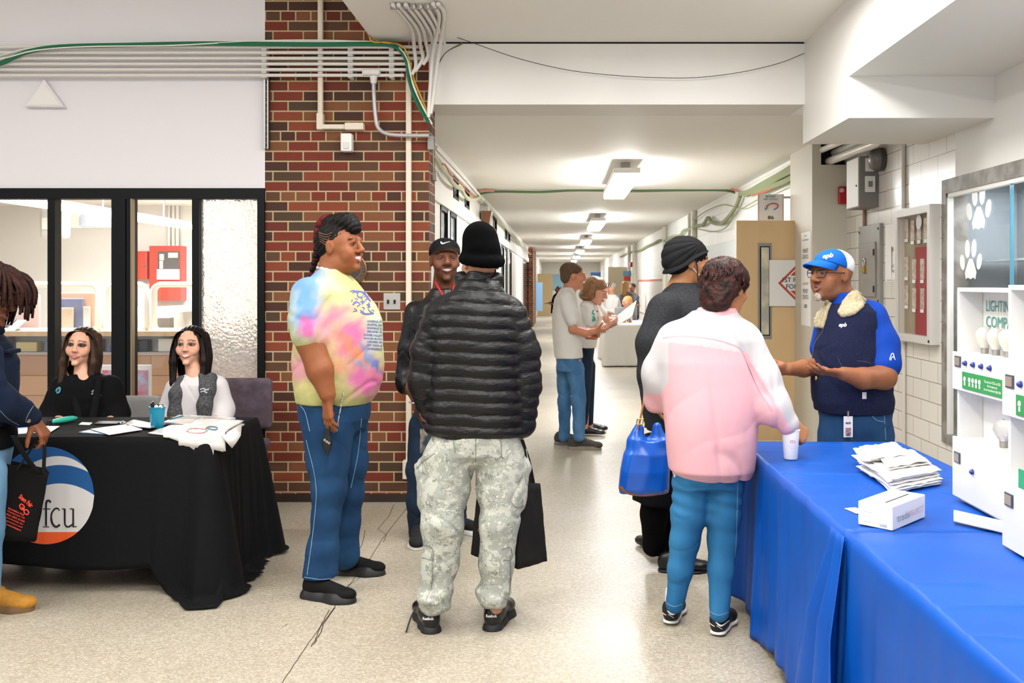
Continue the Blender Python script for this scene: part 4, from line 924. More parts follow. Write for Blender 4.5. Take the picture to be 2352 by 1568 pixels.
# teal cup with sunglasses
c = onp(355, 984, zt); c[1] += .035; t = thing('teal_cup', 'teal plastic cup holding dark items at the middle of the black table', 'cup', c)
MB().lathe(c, [(.030,0),(.0315,.003),(.034,.06),(.0375,.100),(.0395,.100),(.0395,.106),(.0365,.106),(.033,.06),(.0295,.006)], 28).build('cup', mat('teal_cup', '#0f7f9e', .35), t, smooth=True)
text3('lettering', 'SCU', c+np.array((-.018,-.0345,.05)), (0,0,1), (-.93,.36,0), mat('cup_ink', '#6fc0cf', .5), t, width=.04, height=.012)
t2 = thing('sunglasses', 'dark sunglasses with white rims standing in the teal cup', 'sunglasses', c+np.array((.012,-.01,.09)))
for dx in (.004, .026): MB().lathe(c+np.array((dx,-.022,.108)), [(.0095,0),(.0095,.003)], 16, axis=(0,-1,0)).build('lens', M_paper, t2)
MB().box(c[0]-.012,c[0]+.037,c[1]-.02,c[1]-.017,c[2]+.108,c[2]+.119).build('frame', M_dark, t2, bevel=.002)
for j, dx in enumerate((-.022, -.012)):
    tag(MB().tube([c+np.array((dx*.6,0,.02)), c+np.array((dx-.006,-.01,.125+.008*j))], .005, 8).build('dark_pen', mat('pen_dark', '#2a1a1c', .3), smooth=True), f'{["left","right"][j]} dark pen leaning out of the teal cup', 'pen', 'pens in the teal cup')
# stack of plastic bags and magazines at the right end
M_bag = mat('bag_film', '#e2dfdc', .28, noise=(9, '#d0ccca', 4, .5), bump=(14, .35, .01))
def rumpled(nm, lab, cat, cs, z, th, m, drop=None, amp=.004, n=22, group=None, seed=0):
    """thin sheet between four table-plane pixels, with creases; drop(u,v)->metres down"""
    A, B, C, D = [onp(x, y, z) for x, y in cs]; v = []; f = []
    for i in range(n):
        for j in range(n):
            u, w_ = i/(n-1), j/(n-1); p = (A*(1-u)+B*u)*(1-w_)+(D*(1-u)+C*u)*w_
            p = p+np.array((0, 0, th+amp*mnoise.noise(Vector((u*5+seed, w_*6, seed)))+amp*.5*mnoise.noise(Vector((u*15, w_*13, seed)))))
            if drop: p = p+np.array(drop(u, w_, p))
            v.append(p)
    for i in range(n-1):
        for j in range(n-1): f.append((i*n+j, (i+1)*n+j, (i+1)*n+j+1, i*n+j+1))
    o = mk(nm, v, f, m, None, None, True); so = o.modifiers.new('thick', 'SOLIDIFY'); so.thickness = max(th*.8, .0015); so.offset = -1
    return tag(o, lab, cat, group)
def over(u, w_, p):   # the part beyond the table front hangs over the edge
    d = BY0-.008-p[1]
    return (0, d*.92, -d*1.05) if d > 0 else (0,0,0)
GB = 'white plastic bags on the black table'
sheet('magazine', 'glossy magazine lying behind the white bags on the black table', 'magazine', [(372,975),(470,977),(541,963),(440,957)], zt, .010, M_pw, print_=mat('mag_print', '#bdb4aa', .3, noise=(8, '#8c8f98', 3, .7)))
sheet('magazine', 'grey magazine right behind the teal cup', 'magazine', [(375,972),(440,975),(470,960),(412,955)], zt+.010, .007, mat('mag_grey', '#a9abb0', .3, noise=(8, '#d6cfc4', 3, .7)), print_=mat('mag_print2', '#90959f', .3, noise=(7, '#cbbfae', 3, .7)))
tag(MB().tube([onp(390,963,zt+.02), onp(420,955,zt+.02)], .004, 8).build('teal_pen', mat('pen_teal', '#1c7a80', .3), smooth=True), 'teal pen lying across the magazines behind the cup', 'pen')
rumpled('plastic_bag', 'white plastic bag lowest in the stack at the table end', 'bag', [(340,996),(470,1012),(560,975),(430,965)], zt, .006, M_bag, over, .003, group=GB, seed=1)
rumpled('plastic_bag', 'white plastic bag in the middle of the stack at the table end', 'bag', [(372,1000),(500,1005),(562,976),(440,968)], zt+.008, .006, M_bag, over, .004, group=GB, seed=4)
pb = rumpled('plastic_bag', 'topmost white plastic bag with red and teal print at the table end', 'bag', [(400,999),(505,1001),(560,968),(462,962)], zt+.017, .006, M_bag, over, .005, group=GB, seed=9)
v, f = strokes([(sp2([(428,990),(436,985),(452,984),(470,986),(476,990),(462,994),(440,994),(428,990)]), 1.5)]); decal('red_print', pb, v, f, mat('print_red', '#b2615c', .5), pb)
v, f = strokes([(sp2([(472,984),(482,980),(496,981),(499,985),(490,987),(476,984)]), 2.6)]); decal('teal_print', pb, v, f, mat('print_teal', '#2c6c85', .5), pb)
# hanging corner of a bag
Pk = [W(508,1000,4.735), W(556,972,4.9), W(553,1000,4.74), W(533,1029,4.72)]
mk_ = MB(); A, B, C, D = Pk
t = mk('plastic_bag', [A, (A+D)/2+(.004,-.012,0), D, (C+D)/2+(.004,-.008,0), C, B, (A+B)/2, (A+C)/2+(0,-.018,0)], [(0,1,7),(1,2,3,7),(3,4,7),(4,5,6,7),(6,0,7)], M_bag, None, None, True)
so = t.modifiers.new('s', 'SOLIDIFY'); so.thickness = .002; tag(t, 'corner of a white plastic bag hanging over the black table edge', 'bag', GB)
# foam cup with straw
zt = .745
c = onp(1820, 1056, zt); c[1] += .03; t = thing('foam_cup', 'white foam cup with a pink print standing on the far blue table', 'cup', c)
MB().lathe(c, [(.026,0),(.028,.003),(.036,.115),(.0385,.117),(.0385,.123),(.001,.124)], 32).build('cup', mat('foam', '#f0eeee', .6), t, smooth=True)
text3('lettering', 'm', c+np.array((0,-.033,.075)), (1,0,0), (0,0,1), mat('pink_ink', '#c9828c', .6), t, width=.02, height=.013)
text3('lettering', '---------\n------', c+np.array((0,-.032,.052)), (1,0,0), (0,0,1), mat('pink_ink', '#c9828c', .6), t, width=.028, height=.009)
tag(MB().tube([c+(.0,.0,.1), W(1815,945,c[1])+np.array((-.002,0,0))], .0035, 8).build('straw', mat('straw_red', '#cf3a2c', .4), smooth=True), 'red straw sticking out of the foam cup', 'straw')
# stack of white folded paper bags
M_pb = mat('thin_white_bag', '#f3f1ef', .5, bump=(14, .2, .008), noise=(12, '#e9e6e4', 4, .5))
sheet('paper_sheet', 'white sheet lying lowest behind the pile of white paper bags', 'sheet', [(1955,1046),(1990,1072),(2135,1072),(2060,1042)], zt, .003, M_paper)
rb = random.Random(5)
for k in range(16):
    z_ = zt+.004+.0042*k; jx, jy = rb.uniform(-7, 7), rb.uniform(-3, 3)
    base = [(1972,1082),(2052,1128),(2150,1104),(2072,1063)] if k % 2 else [(1982,1076),(2046,1134),(2160,1112),(2078,1060)]
    if k > 10: base = [(1966,1062),(1990,1094),(2090,1082),(2048,1050)] if k % 2 else [(2020,1082),(2040,1116),(2138,1100),(2098,1070)]
    s_ = F/onp(2050,1100,z_)[1]
    cs = [(x+jx, y+jy) for x, y in base]
    # keep the pile footprint fixed while z rises
    P_ = [onp(x, y, zt) for x, y in cs]; P2 = []
    for p in P_: P2.append((CX+p[0]*F/p[1], CY+(H-z_)*F/p[1]))
    rumpled('paper_bag', f'white folded paper bag on the far blue table, {"topmost" if k == 15 else "lowest" if k == 0 else "counted "+["","second","third","fourth","fifth","sixth","seventh","eighth","ninth","tenth","eleventh","twelfth","thirteenth","fourteenth","fifteenth"][k]+" from below"} of the pile', 'bag', P2, z_, .0028, M_pb, None, .005, 14, 'pile of white paper bags', k*3.1)
# carton
sheet('pink_note', 'small pink and white note sticking out from under the carton', 'note', [(1940,1168),(1968,1180),(1985,1176),(1965,1166)], zt, .002, mat('note_pink', '#e7cdbd', .6))
A, B, C = onp(1971,1203,zt), onp(2050,1219,zt), onp(2125,1187,zt); hh = .07
t = thing('glove_carton', 'small white printed carton on the blue table', 'carton', (A+C)/2)
ub, ud = (C-B), (A-B); D = A+ub
MB().prism([A,B,C,D], (0,0,hh)).build('box', mat('carton_white', '#ecebea', .4), t, bevel=.002)
n1 = np.cross(ub/np.linalg.norm(ub), (0,0,1)); u1 = ub/np.linalg.norm(ub); u2 = -ud/np.linalg.norm(ud)
cc = (B+C)/2+np.array((0,0,hh*.48))
text3('lettering', 'trade', B+ub*.30+np.array((0,0,hh*.45)), u1, (0,0,1), mat('carton_grey', '#8b8d92', .5), t, width=np.linalg.norm(ub)*.36, height=.022, off=.003)
text3('lettering', 'SELECT', B+ub*.70+np.array((0,0,hh*.45)), u1, (0,0,1), mat('carton_pink', '#dba9a8', .5), t, width=np.linalg.norm(ub)*.46, height=.017, off=.003)
text3('lettering', '--- ----\n-- --\n------', A-ud*.3+np.array((0,0,hh*.4)), u2, (0,0,1), mat('carton_grey', '#8b8d92', .5), t, width=.03, height=.03, off=.003)
text3('lettering', '|||||||', A-ud*.75+np.array((0,0,hh*.15)), u2, (0,0,1), M_ink, t, width=.022, height=.008, off=.003)
e1 = (A+D)/2*.35+(B+C)/2*.65+np.array((0,0,hh+.001)); MB().obox(e1, u1*.08, (0,0,.0006), np.cross(u1,(0,0,1))*.002).build('slot', M_ink, t)

# ------------------------------------------------------------------ display boxes
M_mel = mat('white_melamine', '#dcdbd9', .35)
M_teal = mat('teal_letters', '#0f8a80', .5)
def display(lab, X0, X1, Y0, Y1, Z0, Z1, header, teal_strip):
    """open-fronted cabinet facing the corridor (-X)"""
    t = thing('display_cabinet', lab, 'display cabinet', ((X0+X1)/2, (Y0+Y1)/2, Z0), None); w_ = .014
    Zs = (Z0+.19, Z0+.19+.004, Z0+.445, Z0+.37)
    MB().box(X1-.008, X1, Y0, Y1, Z0, Z1).build('back_panel', M_mel, t)
    for y in (Y0, Y1-w_): MB().box(X0, X1-.008, y, y+w_, Z0, Z1).build('side_panel', M_mel, t, bevel=.002)
    MB().box(X0, X1-.008, Y0+w_, Y1-w_, Z1-w_, Z1).build('top_panel', M_mel, t, bevel=.002)
    MB().box(X0-.012, X0, Y0-.01, Y1+.01, Z0-.008, Z0+.19).build('lower_front', M_mel, t, bevel=.002)
    MB().box(X0, X1-.008, Y0+w_, Y1-w_, Z0, Z0+.19).build('lower_shelf', M_mel, t)
    MB().box(X0-.012, X0, Y0-.01, Y1+.01, Z0+.35, Z0+.475).build('middle_front', M_mel, t, bevel=.002)
    MB().box(X0, X1-.008, Y0+w_, Y1-w_, Z0+.345, Z0+.36).box(X0, X1-.008, Y0+w_, Y1-w_, Z0+.462, Z0+.475).build('shelf', M_mel, t)
    fx = X0-.012
    for zc, sy in ((Z0+.445, Y1-.035), (Z0+.125, Y1-.03)):
        mt = MB().box(fx-.004, fx, sy-.03, sy+.018, zc-.018, zc+.018).build('meter', mat('meter_frame', '#3c4254', .4), t, bevel=.001); ORG[mt] = ORG[t]
        MB().box(fx-.006, fx-.003, sy-.025, sy+.013, zc-.013, zc+.013).build('meter_screen', mat('meter_screen', '#8a8072', .3), mt)
    for k in range(4): MB().lathe((fx, Y1-.105-.062*k, Z0+.444), [(.009,0),(.009,.006),(.004,.012)], 14, axis=(-1,0,0)).build('push_button', mat('button_navy', '#1c2f7a', .3), t)
    MB().lathe((fx, Y1-.16, Z0+.10), [(.009,0),(.009,.006),(.004,.012)], 14, axis=(-1,0,0)).build('push_button', mat('button_navy', '#1c2f7a', .3), t)
    gy0, gy1 = Y1-.08, Y1-.38
    gl = MB().box(fx-.003, fx, gy1, gy0, Z0+.36, Z0+.415).build('green_label', mat('label_green', '#1e8a45', .4), t); ORG[gl] = ORG[t]
    for k in range(5): MB().lathe((fx-.0035, gy0-.022-.026*k-(.012 if k else 0), Z0+.392), [(.0085,0),(.0085,.001)], 12, axis=(-1,0,0)).box(fx-.0045, fx-.003, gy0-.026-.026*k-(.012 if k else 0), gy0-.018-.026*k-(.012 if k else 0), Z0+.372, Z0+.386).build('bulb_symbol', M_paper, gl)
    text3('lettering', 'You can use 4 CFLs or LEDs\nfor the same cost\nas one incandescent light bulb', (fx-.004, gy0-.235, Z0+.387), (0,-1,0), (0,0,1), M_paper, gl, width=.12, height=.035)
    for i_, hl in enumerate(header.split('\n')): text3('lettering', hl, (X1-.009, (Y0+Y1)/2-.01, Z1-.060-.052*i_), (0,-1,0), (0,0,1), M_teal, t, width=(Y1-Y0)*.84, height=.036, off=.002)
    return t
def bulb(lab, c, r, m, grp, kind='light_bulb'):
    t = thing(kind, lab, 'light bulb', c, grp)
    MB().lathe(c, [(.012,0),(.013,.02)], 16).build('screw_base', M_steel if m is not M_mel else M_mel, t, smooth=True)
    MB().lathe(c, [(.013,.018),(.015,.024),(r*.8,.038),(r,.054),(r*.92,.070),(r*.6,.082),(.002,.088)], 20).build('globe', m, t, smooth=True)
ZD = .765
display('white open display cabinet comparing light bulbs on the far blue table', 1.335, 1.425, 2.95, 3.37, ZD, ZD+.69, 'LIGHTING WATT\nCOMPARISON', 1)
for x in (1.35, 1.42):
    for y in (2.99, 3.33): pass
MB().box(1.34, 1.43, 2.97, 3.35, .7455, ZD).build('cabinet_foot', mat('cab_foot', '#dcdad6', .4), bpy.data.objects['display_cabinet'])
M_bulb = mat('white_glass_bulb', '#c9c6be', .25)
for k in range(3): bulb(f'white bulb on the upper shelf of the display cabinet, {["first", "second", "third"][k]} from its far end', (1.39, 3.28-.085*k, ZD+.4755), .029, M_bulb, 'bulbs in the far display cabinet')
bulb('clear glass bulb on the lower shelf of the far display cabinet', (1.39, 3.14, ZD+.191), .032, mat('clear_bulb', '#ffffff', .02, trans=.95), None)
display('white display cabinet standing nearest on the near blue table', 1.225, 1.345, 2.15, 2.74, ZD-.005, ZD+.70, 'DAILY\nCOST', 0)
c2 = bpy.data.objects['display_cabinet.001']
MB().box(1.235, 1.335, 2.17, 2.72, .748, ZD-.005).build('cabinet_foot', MATS['cab_foot'], c2)
A = onp(2190,1198,.75); B = onp(2335,1232,.75)
MB().prism([A, B, B+np.array((.02,.05,0)), A+np.array((.02,.05,0))], (0,0,.026)).build('support_bar', M_mel, c2, bevel=.003)
MB().box(1.3455, 1.36, 2.2, 2.45, .95, 1.35).build('rear_brace', M_mel, c2)
for zz in (1.12, .93): 
    gl = MB().box(1.212, 1.2135, 2.52, 2.65, zz, zz+.05).build('green_label', mat('label_teal', '#1d9a6b', .4), c2)
# ------------------------------------------------------------------ figures: signed-distance solids turned into meshes
def rotz(a): c, s = math.cos(a), math.sin(a); return np.array(((c,-s,0),(s,c,0),(0,0,1)))
def rotx(a): c, s = math.cos(a), math.sin(a); return np.array(((1,0,0),(0,c,-s),(0,s,c)))
def roty(a): c, s = math.cos(a), math.sin(a); return np.array(((c,0,s),(0,1,0),(-s,0,c)))
class SDF:
    cover = False
    def __init__(s, cover=False): s.p = []; s.cover = cover
    def cone(s, a, b, ra, rb, k=.02, flat=None, sub=False, rip=None):
        """tapered capsule; flat=(axis, factor) squeezes its section; rip=(pitch, amp) quilts it along its length"""
        a, b = np.array(a, float), np.array(b, float); R = max(ra, rb)+.02
        s.p.append(('c', np.minimum(a, b)-R, np.maximum(a, b)+R, (a, b, ra, rb, flat, rip), k, sub)); return s
    def chain(s, pts, k=.02, flat=None, rip=None, cov=1):
        if s.cover:                                     # limbs under clothes stay slimmer than the cloth
            leg = pts[-1][2] < .45; pts = [(*q[:3], q[3]*(.68 if (leg or i < cov) else (.85 if i == cov else 1))) for i, q in enumerate(pts)]
        for p, q in zip(pts[:-1], pts[1:]): s.cone(p[:3], q[:3], p[3], q[3], k, flat, False, rip)
        return s
    def ell(s, c, r, R=None, k=.02, sub=False):
        c = np.array(c, float); r = np.array(r, float); m = max(r)+.02
        s.p.append(('e', c-m, c+m, (c, r, R), k, sub)); return s
    def loft(s, st, k=.03, rip=None, ex=2.0):
        """st: list of (z, cx, cy, rx, ry) from low to high"""
        st = np.array(sorted(st))
        if s.cover: st[:,3:5] *= .78
        lo = np.array((min(st[:,1]-st[:,3]), min(st[:,2]-st[:,4]), st[0,0]))-.03; hi = np.array((max(st[:,1]+st[:,3]), max(st[:,2]+st[:,4]), st[-1,0]))+.03
        s.p.append(('l', lo, hi, (st, rip, ex), k, False)); return s
    def bx(s, c, h, R=None, r=.005, k=.005, sub=False):
        c = np.array(c, float); h = np.array(h, float); m = np.linalg.norm(h)+.02
        s.p.append(('b', c-m, c+m, (c, h, R, r), k, sub)); return s
    def field(s, xs, ys, zs, infl=0.0):
        Fd = np.full((len(xs), len(ys), len(zs)), .5, np.float32)
        for kind, lo, hi, d, k, sub in s.p:
            pad = k+abs(infl)+.03; lo_, hi_ = lo-pad, hi+pad
            i0, i1 = np.searchsorted(xs, lo_[0]), np.searchsorted(xs, hi_[0]); j0, j1 = np.searchsorted(ys, lo_[1]), np.searchsorted(ys, hi_[1]); l0, l1 = np.searchsorted(zs, lo_[2]), np.searchsorted(zs, hi_[2])
            if i1 <= i0 or j1 <= j0 or l1 <= l0: continue
            X, Y, Z = xs[i0:i1, None, None], ys[None, j0:j1, None], zs[None, None, l0:l1]
            if kind == 'c':
                a, b, ra, rb, flat, rip = d; ab = b-a; L2 = max(float(ab@ab), 1e-9)
                px, py, pz = X-a[0], Y-a[1], Z-a[2]
                t = np.clip((px*ab[0]+py*ab[1]+pz*ab[2])/L2, 0, 1)
                qx, qy, qz = px-t*ab[0], py-t*ab[1], pz-t*ab[2]
                fs = 1.0
                if flat is not None:
                    ax, fc = flat; ax = np.array(ax, float); ax /= np.linalg.norm(ax); dt = (qx*ax[0]+qy*ax[1]+qz*ax[2])*(1/fc-1)
                    qx, qy, qz = qx+dt*ax[0], qy+dt*ax[1], qz+dt*ax[2]; fs = min(1.0, fc)
                v = (np.sqrt(qx*qx+qy*qy+qz*qz)-(ra+(rb-ra)*t))*fs
                if rip: v = v-rip[1]*np.abs(np.sin(t*math.sqrt(L2)/rip[0]*math.pi+(rip[2] if len(rip) > 2 else 0)))**.6
            elif kind == 'e':
                c, r, R = d; px, py, pz = X-c[0], Y-c[1], Z-c[2]
                if R is not None:
                    px, py, pz = (px*R[0,0]+py*R[1,0]+pz*R[2,0], px*R[0,1]+py*R[1,1]+pz*R[2,1], px*R[0,2]+py*R[1,2]+pz*R[2,2])
                k0 = np.sqrt((px/r[0])**2+(py/r[1])**2+(pz/r[2])**2); k1 = np.sqrt((px/r[0]**2)**2+(py/r[1]**2)**2+(pz/r[2]**2)**2)+1e-6
                v = k0*(k0-1)/k1
            elif kind == 'l':
                st, rip, ex = d; z = zs[l0:l1]
                g = lambda c: np.interp(z, st[:,0], st[:,c])[None, None, :]
                # smooth interpolation
                cx, cy, rx, ry = g(1), g(2), g(3), g(4)
                k0 = (np.abs((X-cx)/rx)**ex+np.abs((Y-cy)/ry)**ex)**(1/ex)
                v = (k0-1)*np.minimum(rx, ry)*(1+.0*X)
                v = np.where(k0 > 1, (k0-1)*np.minimum(rx, ry)*1.0, v)
                dz = np.maximum(st[0,0]-z, z-st[-1,0])[None, None, :]
                v = np.where(dz > 0, np.sqrt(np.maximum(v, 0)**2+dz**2), np.maximum(v, dz))
                if rip: v = v-rip[1]*np.abs(np.sin((Z+.007*np.sin(X*9+Y*5+1)+.0016*np.sin(X*33)-rip[2])/rip[0]*math.pi))**.6
            else:
                c, h, R, r = d; px, py, pz = X-c[0], Y-c[1], Z-c[2]
                if R is not None:
                    px, py, pz = (px*R[0,0]+py*R[1,0]+pz*R[2,0], px*R[0,1]+py*R[1,1]+pz*R[2,1], px*R[0,2]+py*R[1,2]+pz*R[2,2])
                qx, qy, qz = np.abs(px)-h[0]+r, np.abs(py)-h[1]+r, np.abs(pz)-h[2]+r
                v = np.sqrt(np.maximum(qx,0)**2+np.maximum(qy,0)**2+np.maximum(qz,0)**2)+np.minimum(np.maximum(qx, np.maximum(qy, qz)), 0)-r
            v = (v-infl if not sub else v).astype(np.float32); S = Fd[i0:i1, j0:j1, l0:l1]
            if sub:
                v = -v; h_ = np.maximum(k-np.abs(S-v), 0)/k; S[:] = np.maximum(S, v)+h_*h_*k*.25
            else:
                h_ = np.maximum(k-np.abs(S-v), 0)/k; S[:] = np.minimum(S, v)-h_*h_*k*.25
        return Fd
    def bounds(s):
        q = [p for p in s.p if not p[5]]
        return np.min([p[1] for p in q], 0), np.max([p[2] for p in q], 0)
def axis(lo, hi, h, fine=()):
    """grid line positions from lo to hi with step h, finer inside intervals (a, b, step)"""
    out = [lo]; x = lo
    while x < hi:
        st = h
        for a, b, f in fine:
            if a-1e-9 <= x < b: st = min(st, f)
        x += st; out.append(x)
    return np.array(out, np.float32)
def surfnets(Fd, xs, ys, zs):
    s = Fd < 0; nx, ny, nz = Fd.shape
    c = np.zeros((nx-1, ny-1, nz-1), np.int8)
    for i in (0,1):
        for j in (0,1):
            for k in (0,1): c += s[i:nx-1+i, j:ny-1+j, k:nz-1+k]
    I, J, K = np.nonzero((c > 0) & (c < 8)); n = len(I)
    idx = np.full(c.shape, -1, np.int32); idx[I, J, K] = np.arange(n)
    V = {}; 
    for i in (0,1):
        for j in (0,1):
            for k in (0,1): V[(i,j,k)] = Fd[I+i, J+j, K+k]
    acc = np.zeros((n, 3)); cnt = np.zeros(n)
    for a in V:
        for ax in range(3):
            if a[ax]: continue
            b = list(a); b[ax] = 1; b = tuple(b); va, vb = V[a], V[b]; m = (va < 0) != (vb < 0)
            t = np.where(m, va/np.where(m, va-vb, 1), 0); p = np.tile(np.array(a, float), (n, 1)); p[:, ax] = t
            acc += p*m[:, None]; cnt += m
    p = acc/np.maximum(cnt, 1)[:, None]
    v = np.stack([xs[I]+(xs[I+1]-xs[I])*p[:,0], ys[J]+(ys[J+1]-ys[J])*p[:,1], zs[K]+(zs[K+1]-zs[K])*p[:,2]], 1)
    fs = []
    for ax in range(3):
        sl0 = [slice(1, d-1) for d in (nx, ny, nz)]; sl1 = list(sl0); sl0[ax] = slice(0, (nx,ny,nz)[ax]-1); sl1[ax] = slice(1, (nx,ny,nz)[ax])
        A, B = s[tuple(sl0)], s[tuple(sl1)]; o = [1,1,1]; o[ax] = 0
        for flip in (0, 1):
            m = (A & ~B) if not flip else (~A & B); i, j, k = [q+w_ for q, w_ in zip(np.nonzero(m), o)]
            u, w2 = (ax+1) % 3, (ax+2) % 3; P_ = []
            for du, dw in ((0,0),(-1,0),(-1,-1),(0,-1)):
                q = [i.copy(), j.copy(), k.copy()]; q[u] = q[u]+du; q[w2] = q[w2]+dw
                P_.append(idx[q[0], q[1], q[2]])
            f = np.stack(P_, 1); fs.append(f if not flip else f[:, ::-1])
    f = np.concatenate(fs); f = f[(f >= 0).all(1)]
    return v, f
def mesh_sdf(name, sdf, m, parent, h=.006, fine=None, disp=None, cols=None, infl=0, origin=None, crop=None):
    lo, hi = sdf.bounds(); lo = lo-.02-max(infl, 0); hi = hi+.02+max(infl, 0)
    fine = fine or [[], [], []]
    xs, ys, zs = (axis(lo[a], hi[a], h, fine[a]) for a in range(3))
    Fd = sdf.field(xs, ys, zs, infl)
    if disp is not None:
        I, J, K = np.nonzero(np.abs(Fd) < .022)
        Fd[I, J, K] -= disp(np.stack([xs[I], ys[J], zs[K]], 1)).astype(np.float32)
    if crop is not None:
        I = np.arange(len(zs)); 
        zc = crop(xs[:, None], ys[None, :])          # keep z above this height
        Fd = np.maximum(Fd, (zc[:, :, None]-zs[None, None, :]).astype(np.float32))
    v, f = surfnets(Fd, xs, ys, zs)
    # light relaxation
    for _ in range(2):
        s_ = np.zeros_like(v); c_ = np.zeros(len(v))
        for a in range(4):
            np.add.at(s_, f[:, a], v[f[:, (a+1) % 4]]); np.add.at(c_, f[:, a], 1)
        v = v*.55+.45*s_/np.maximum(c_, 1)[:, None]
    return mk(name, v, f, m, parent, origin, True, cols=cols(v) if cols else None)
def wrinkle(sc=(14, 14, 26), amp=.004, seed=0., k=2.2):
    """soft folds: warped sines"""
    def fn(p):
        q = p*np.array(sc)+seed
        a = np.sin(q[:,0]+1.7*np.sin(q[:,2]*.6+1.3*np.sin(q[:,1]*.7+seed)))
        b = np.sin(q[:,2]*1.1+1.9*np.sin(q[:,0]*.55+seed)+q[:,1]*.5)
        c = np.sin(q[:,2]*2.1-q[:,0]*1.3+1.2*np.sin(q[:,1]+q[:,0]*.8))
        e = np.sin(q[:,2]*.9+q[:,0]*.45+2.1*np.sin(q[:,0]*.5+q[:,1]*.6+seed*2)); g2 = np.sin(q[:,0]*1.2-q[:,2]*.5+1.8*np.sin(q[:,2]*.4+seed))
        return amp*(.4*a+.5*b*np.abs(c)**.5+.2*c-1.0*np.exp(-(e/.16)**2)*np.clip(.4+g2,0,1)-.7*np.exp(-(g2/.14)**2)*np.clip(.2+b,0,1))
    return fn
# ---------- head, in a local frame 0.23 m tall: x to the face's left, -y forward, z up
class Head:
    def __init__(s, pos, yaw=0, pitch=0, roll=0, hgt=.23):
        s.R = rotz(math.radians(yaw)) @ rotx(math.radians(pitch)) @ roty(math.radians(roll)); s.c = np.array(pos, float); s.k = hgt/.23
    def g(s, x, y, z): return s.c+s.R @ (np.array((x, y, z))*s.k)
    def loc(s, P): return ((P-s.c) @ s.R)/s.k
    def build(s, S, smile=0., mouth=0., nose=1., nl=1., wide=1., jaw=1., ears=True, brow=1., fat=0.):
        k = s.k; E = lambda c, r, kk=.015, sub=False: S.ell(s.g(*c), np.array(r)*k, s.R, kk*k, sub)
        C = lambda a, b, ra, rb, kk=.01, sub=False, flat=None: S.cone(s.g(*a), s.g(*b), ra*k, rb*k, kk*k, flat, sub)
        E((0,.014,.028), (.0745*wide,.094,.086), .02)
        E((0,-.022,.000), (.0645*wide,.070,.088), .02)
        E((0,-.034,-.058), (.0495*wide*jaw,.053,.048), .02)
        if fat: E((0,-.02,-.075), (.055+fat,.055+fat*.5,.035+fat), .02); E((.03,-.055,-.045), (.028+fat,.028,.03)); E((-.03,-.055,-.045), (.028+fat,.028,.03))
        E((0,-.080,-.096), (.019,.014,.014), .018)
        for sx in (1,-1):
            E((sx*.042,-.058,-.018), (.024,.022,.020), .02)
            E((sx*.031,-.0985,.012), (.0165,.0155,.0115), .010, True)
            E((sx*.031,-.0745,.011), (.0175,.0145,.0145), .004)                       # lid mass around the eye
            C((sx*.018,-.0865,.0185), (sx*.031,-.0905,.0225), .0032, .0036, .004); C((sx*.031,-.0905,.0225), (sx*.045,-.0835,.0175), .0036, .003, .004)
            C((sx*.014,-.089,.034), (sx*.044,-.080,.037), .008*brow, .006*brow, .014)
            E((sx*.0125*nose,-.098,-.024), (.0085*nose,.010,.0075), .006)
            E((sx*.006,-.1045,-.0305), (.0035,.005,.003), .003, True)
            if ears:
                E((sx*.074*wide,.008,.000), (.008,.018,.030), .008); E((sx*.084*wide,.004,.002), (.006,.009,.016), .006, True)
                E((sx*.0755*wide,.017,.004), (.006,.011,.027), .004)
        C((0,-.088,.026), (0,-.088-.0225*nl,-.016), .0085*(.5+.5*nl), .0105*nose*(.4+.6*nl), .012); E((0,-.0885-.0225*nl,-.020), (.0115*nose,.0105,.0095), .008)
        sm = .006*smile; wd = .021+.006*smile; op = .0045+.010*mouth
        for sx in (1,-1):
            C((0,-.0985,-.049), (sx*wd,-.086+.004*smile,-.0535+sm), .0058, .0032, .005)
            C((0,-.0975,-.0595-op*.6), (sx*wd*.9,-.0865+.004*smile,-.0565+sm*.9), .0066, .003, .005)
            if smile: E((sx*.037,-.068,-.034), (.018,.016,.016), .015)
        if mouth > 0: S.cone(s.g(-wd*.7,-.1045,-.0555+sm*.4), s.g(wd*.7,-.1045,-.0555+sm*.4), .0045*k*(1+mouth), .0045*k*(1+mouth), .003*k, None, True)
        else: S.cone(s.g(-wd*.85,-.103,-.0545+sm*.3), s.g(wd*.85,-.103,-.0545+sm*.3), .0014*k, .0014*k, .003*k, None, True)
        return s
    def eyes(s, parent, iris='#2a1a12', gaze=(0,0)):
        for sx in (1,-1):
            c = s.g(sx*.031,-.0765,.0115); r = .0133*s.k
            N = 14; v = []; f = []
            d0 = s.R @ np.array((gaze[0]*.5, -1, gaze[1]*.5)); d0 /= np.linalg.norm(d0)
            u = np.cross(d0, (0,0,1)); u /= np.linalg.norm(u); w_ = np.cross(u, d0)
            for i in range(N):
                th = math.pi*.62*(i+.001)/(N-1)
                for j in range(20): a = 2*math.pi*j/20; v.append(c+r*(math.cos(th)*d0+math.sin(th)*(math.cos(a)*u+math.sin(a)*w_)))
            f = [(i*20+j, i*20+(j+1)%20, (i+1)*20+(j+1)%20, (i+1)*20+j) for i in range(N-1) for j in range(20)]
            cols = np.tile(np.array(ls('#b5aaa2')[:3]), (len(v), 1)); irc = np.array(ls(iris)[:3])
            for i in range(N):
                th = math.pi*.62*i/(N-1)
                if th < .27: cols[i*20:(i+1)*20] = .004
                elif th < .62: cols[i*20:(i+1)*20] = irc
            mk('eye', v, f, mat('eye', '#ffffff', .08, attr='Col', spec=.6), parent, None, True, cols=cols)
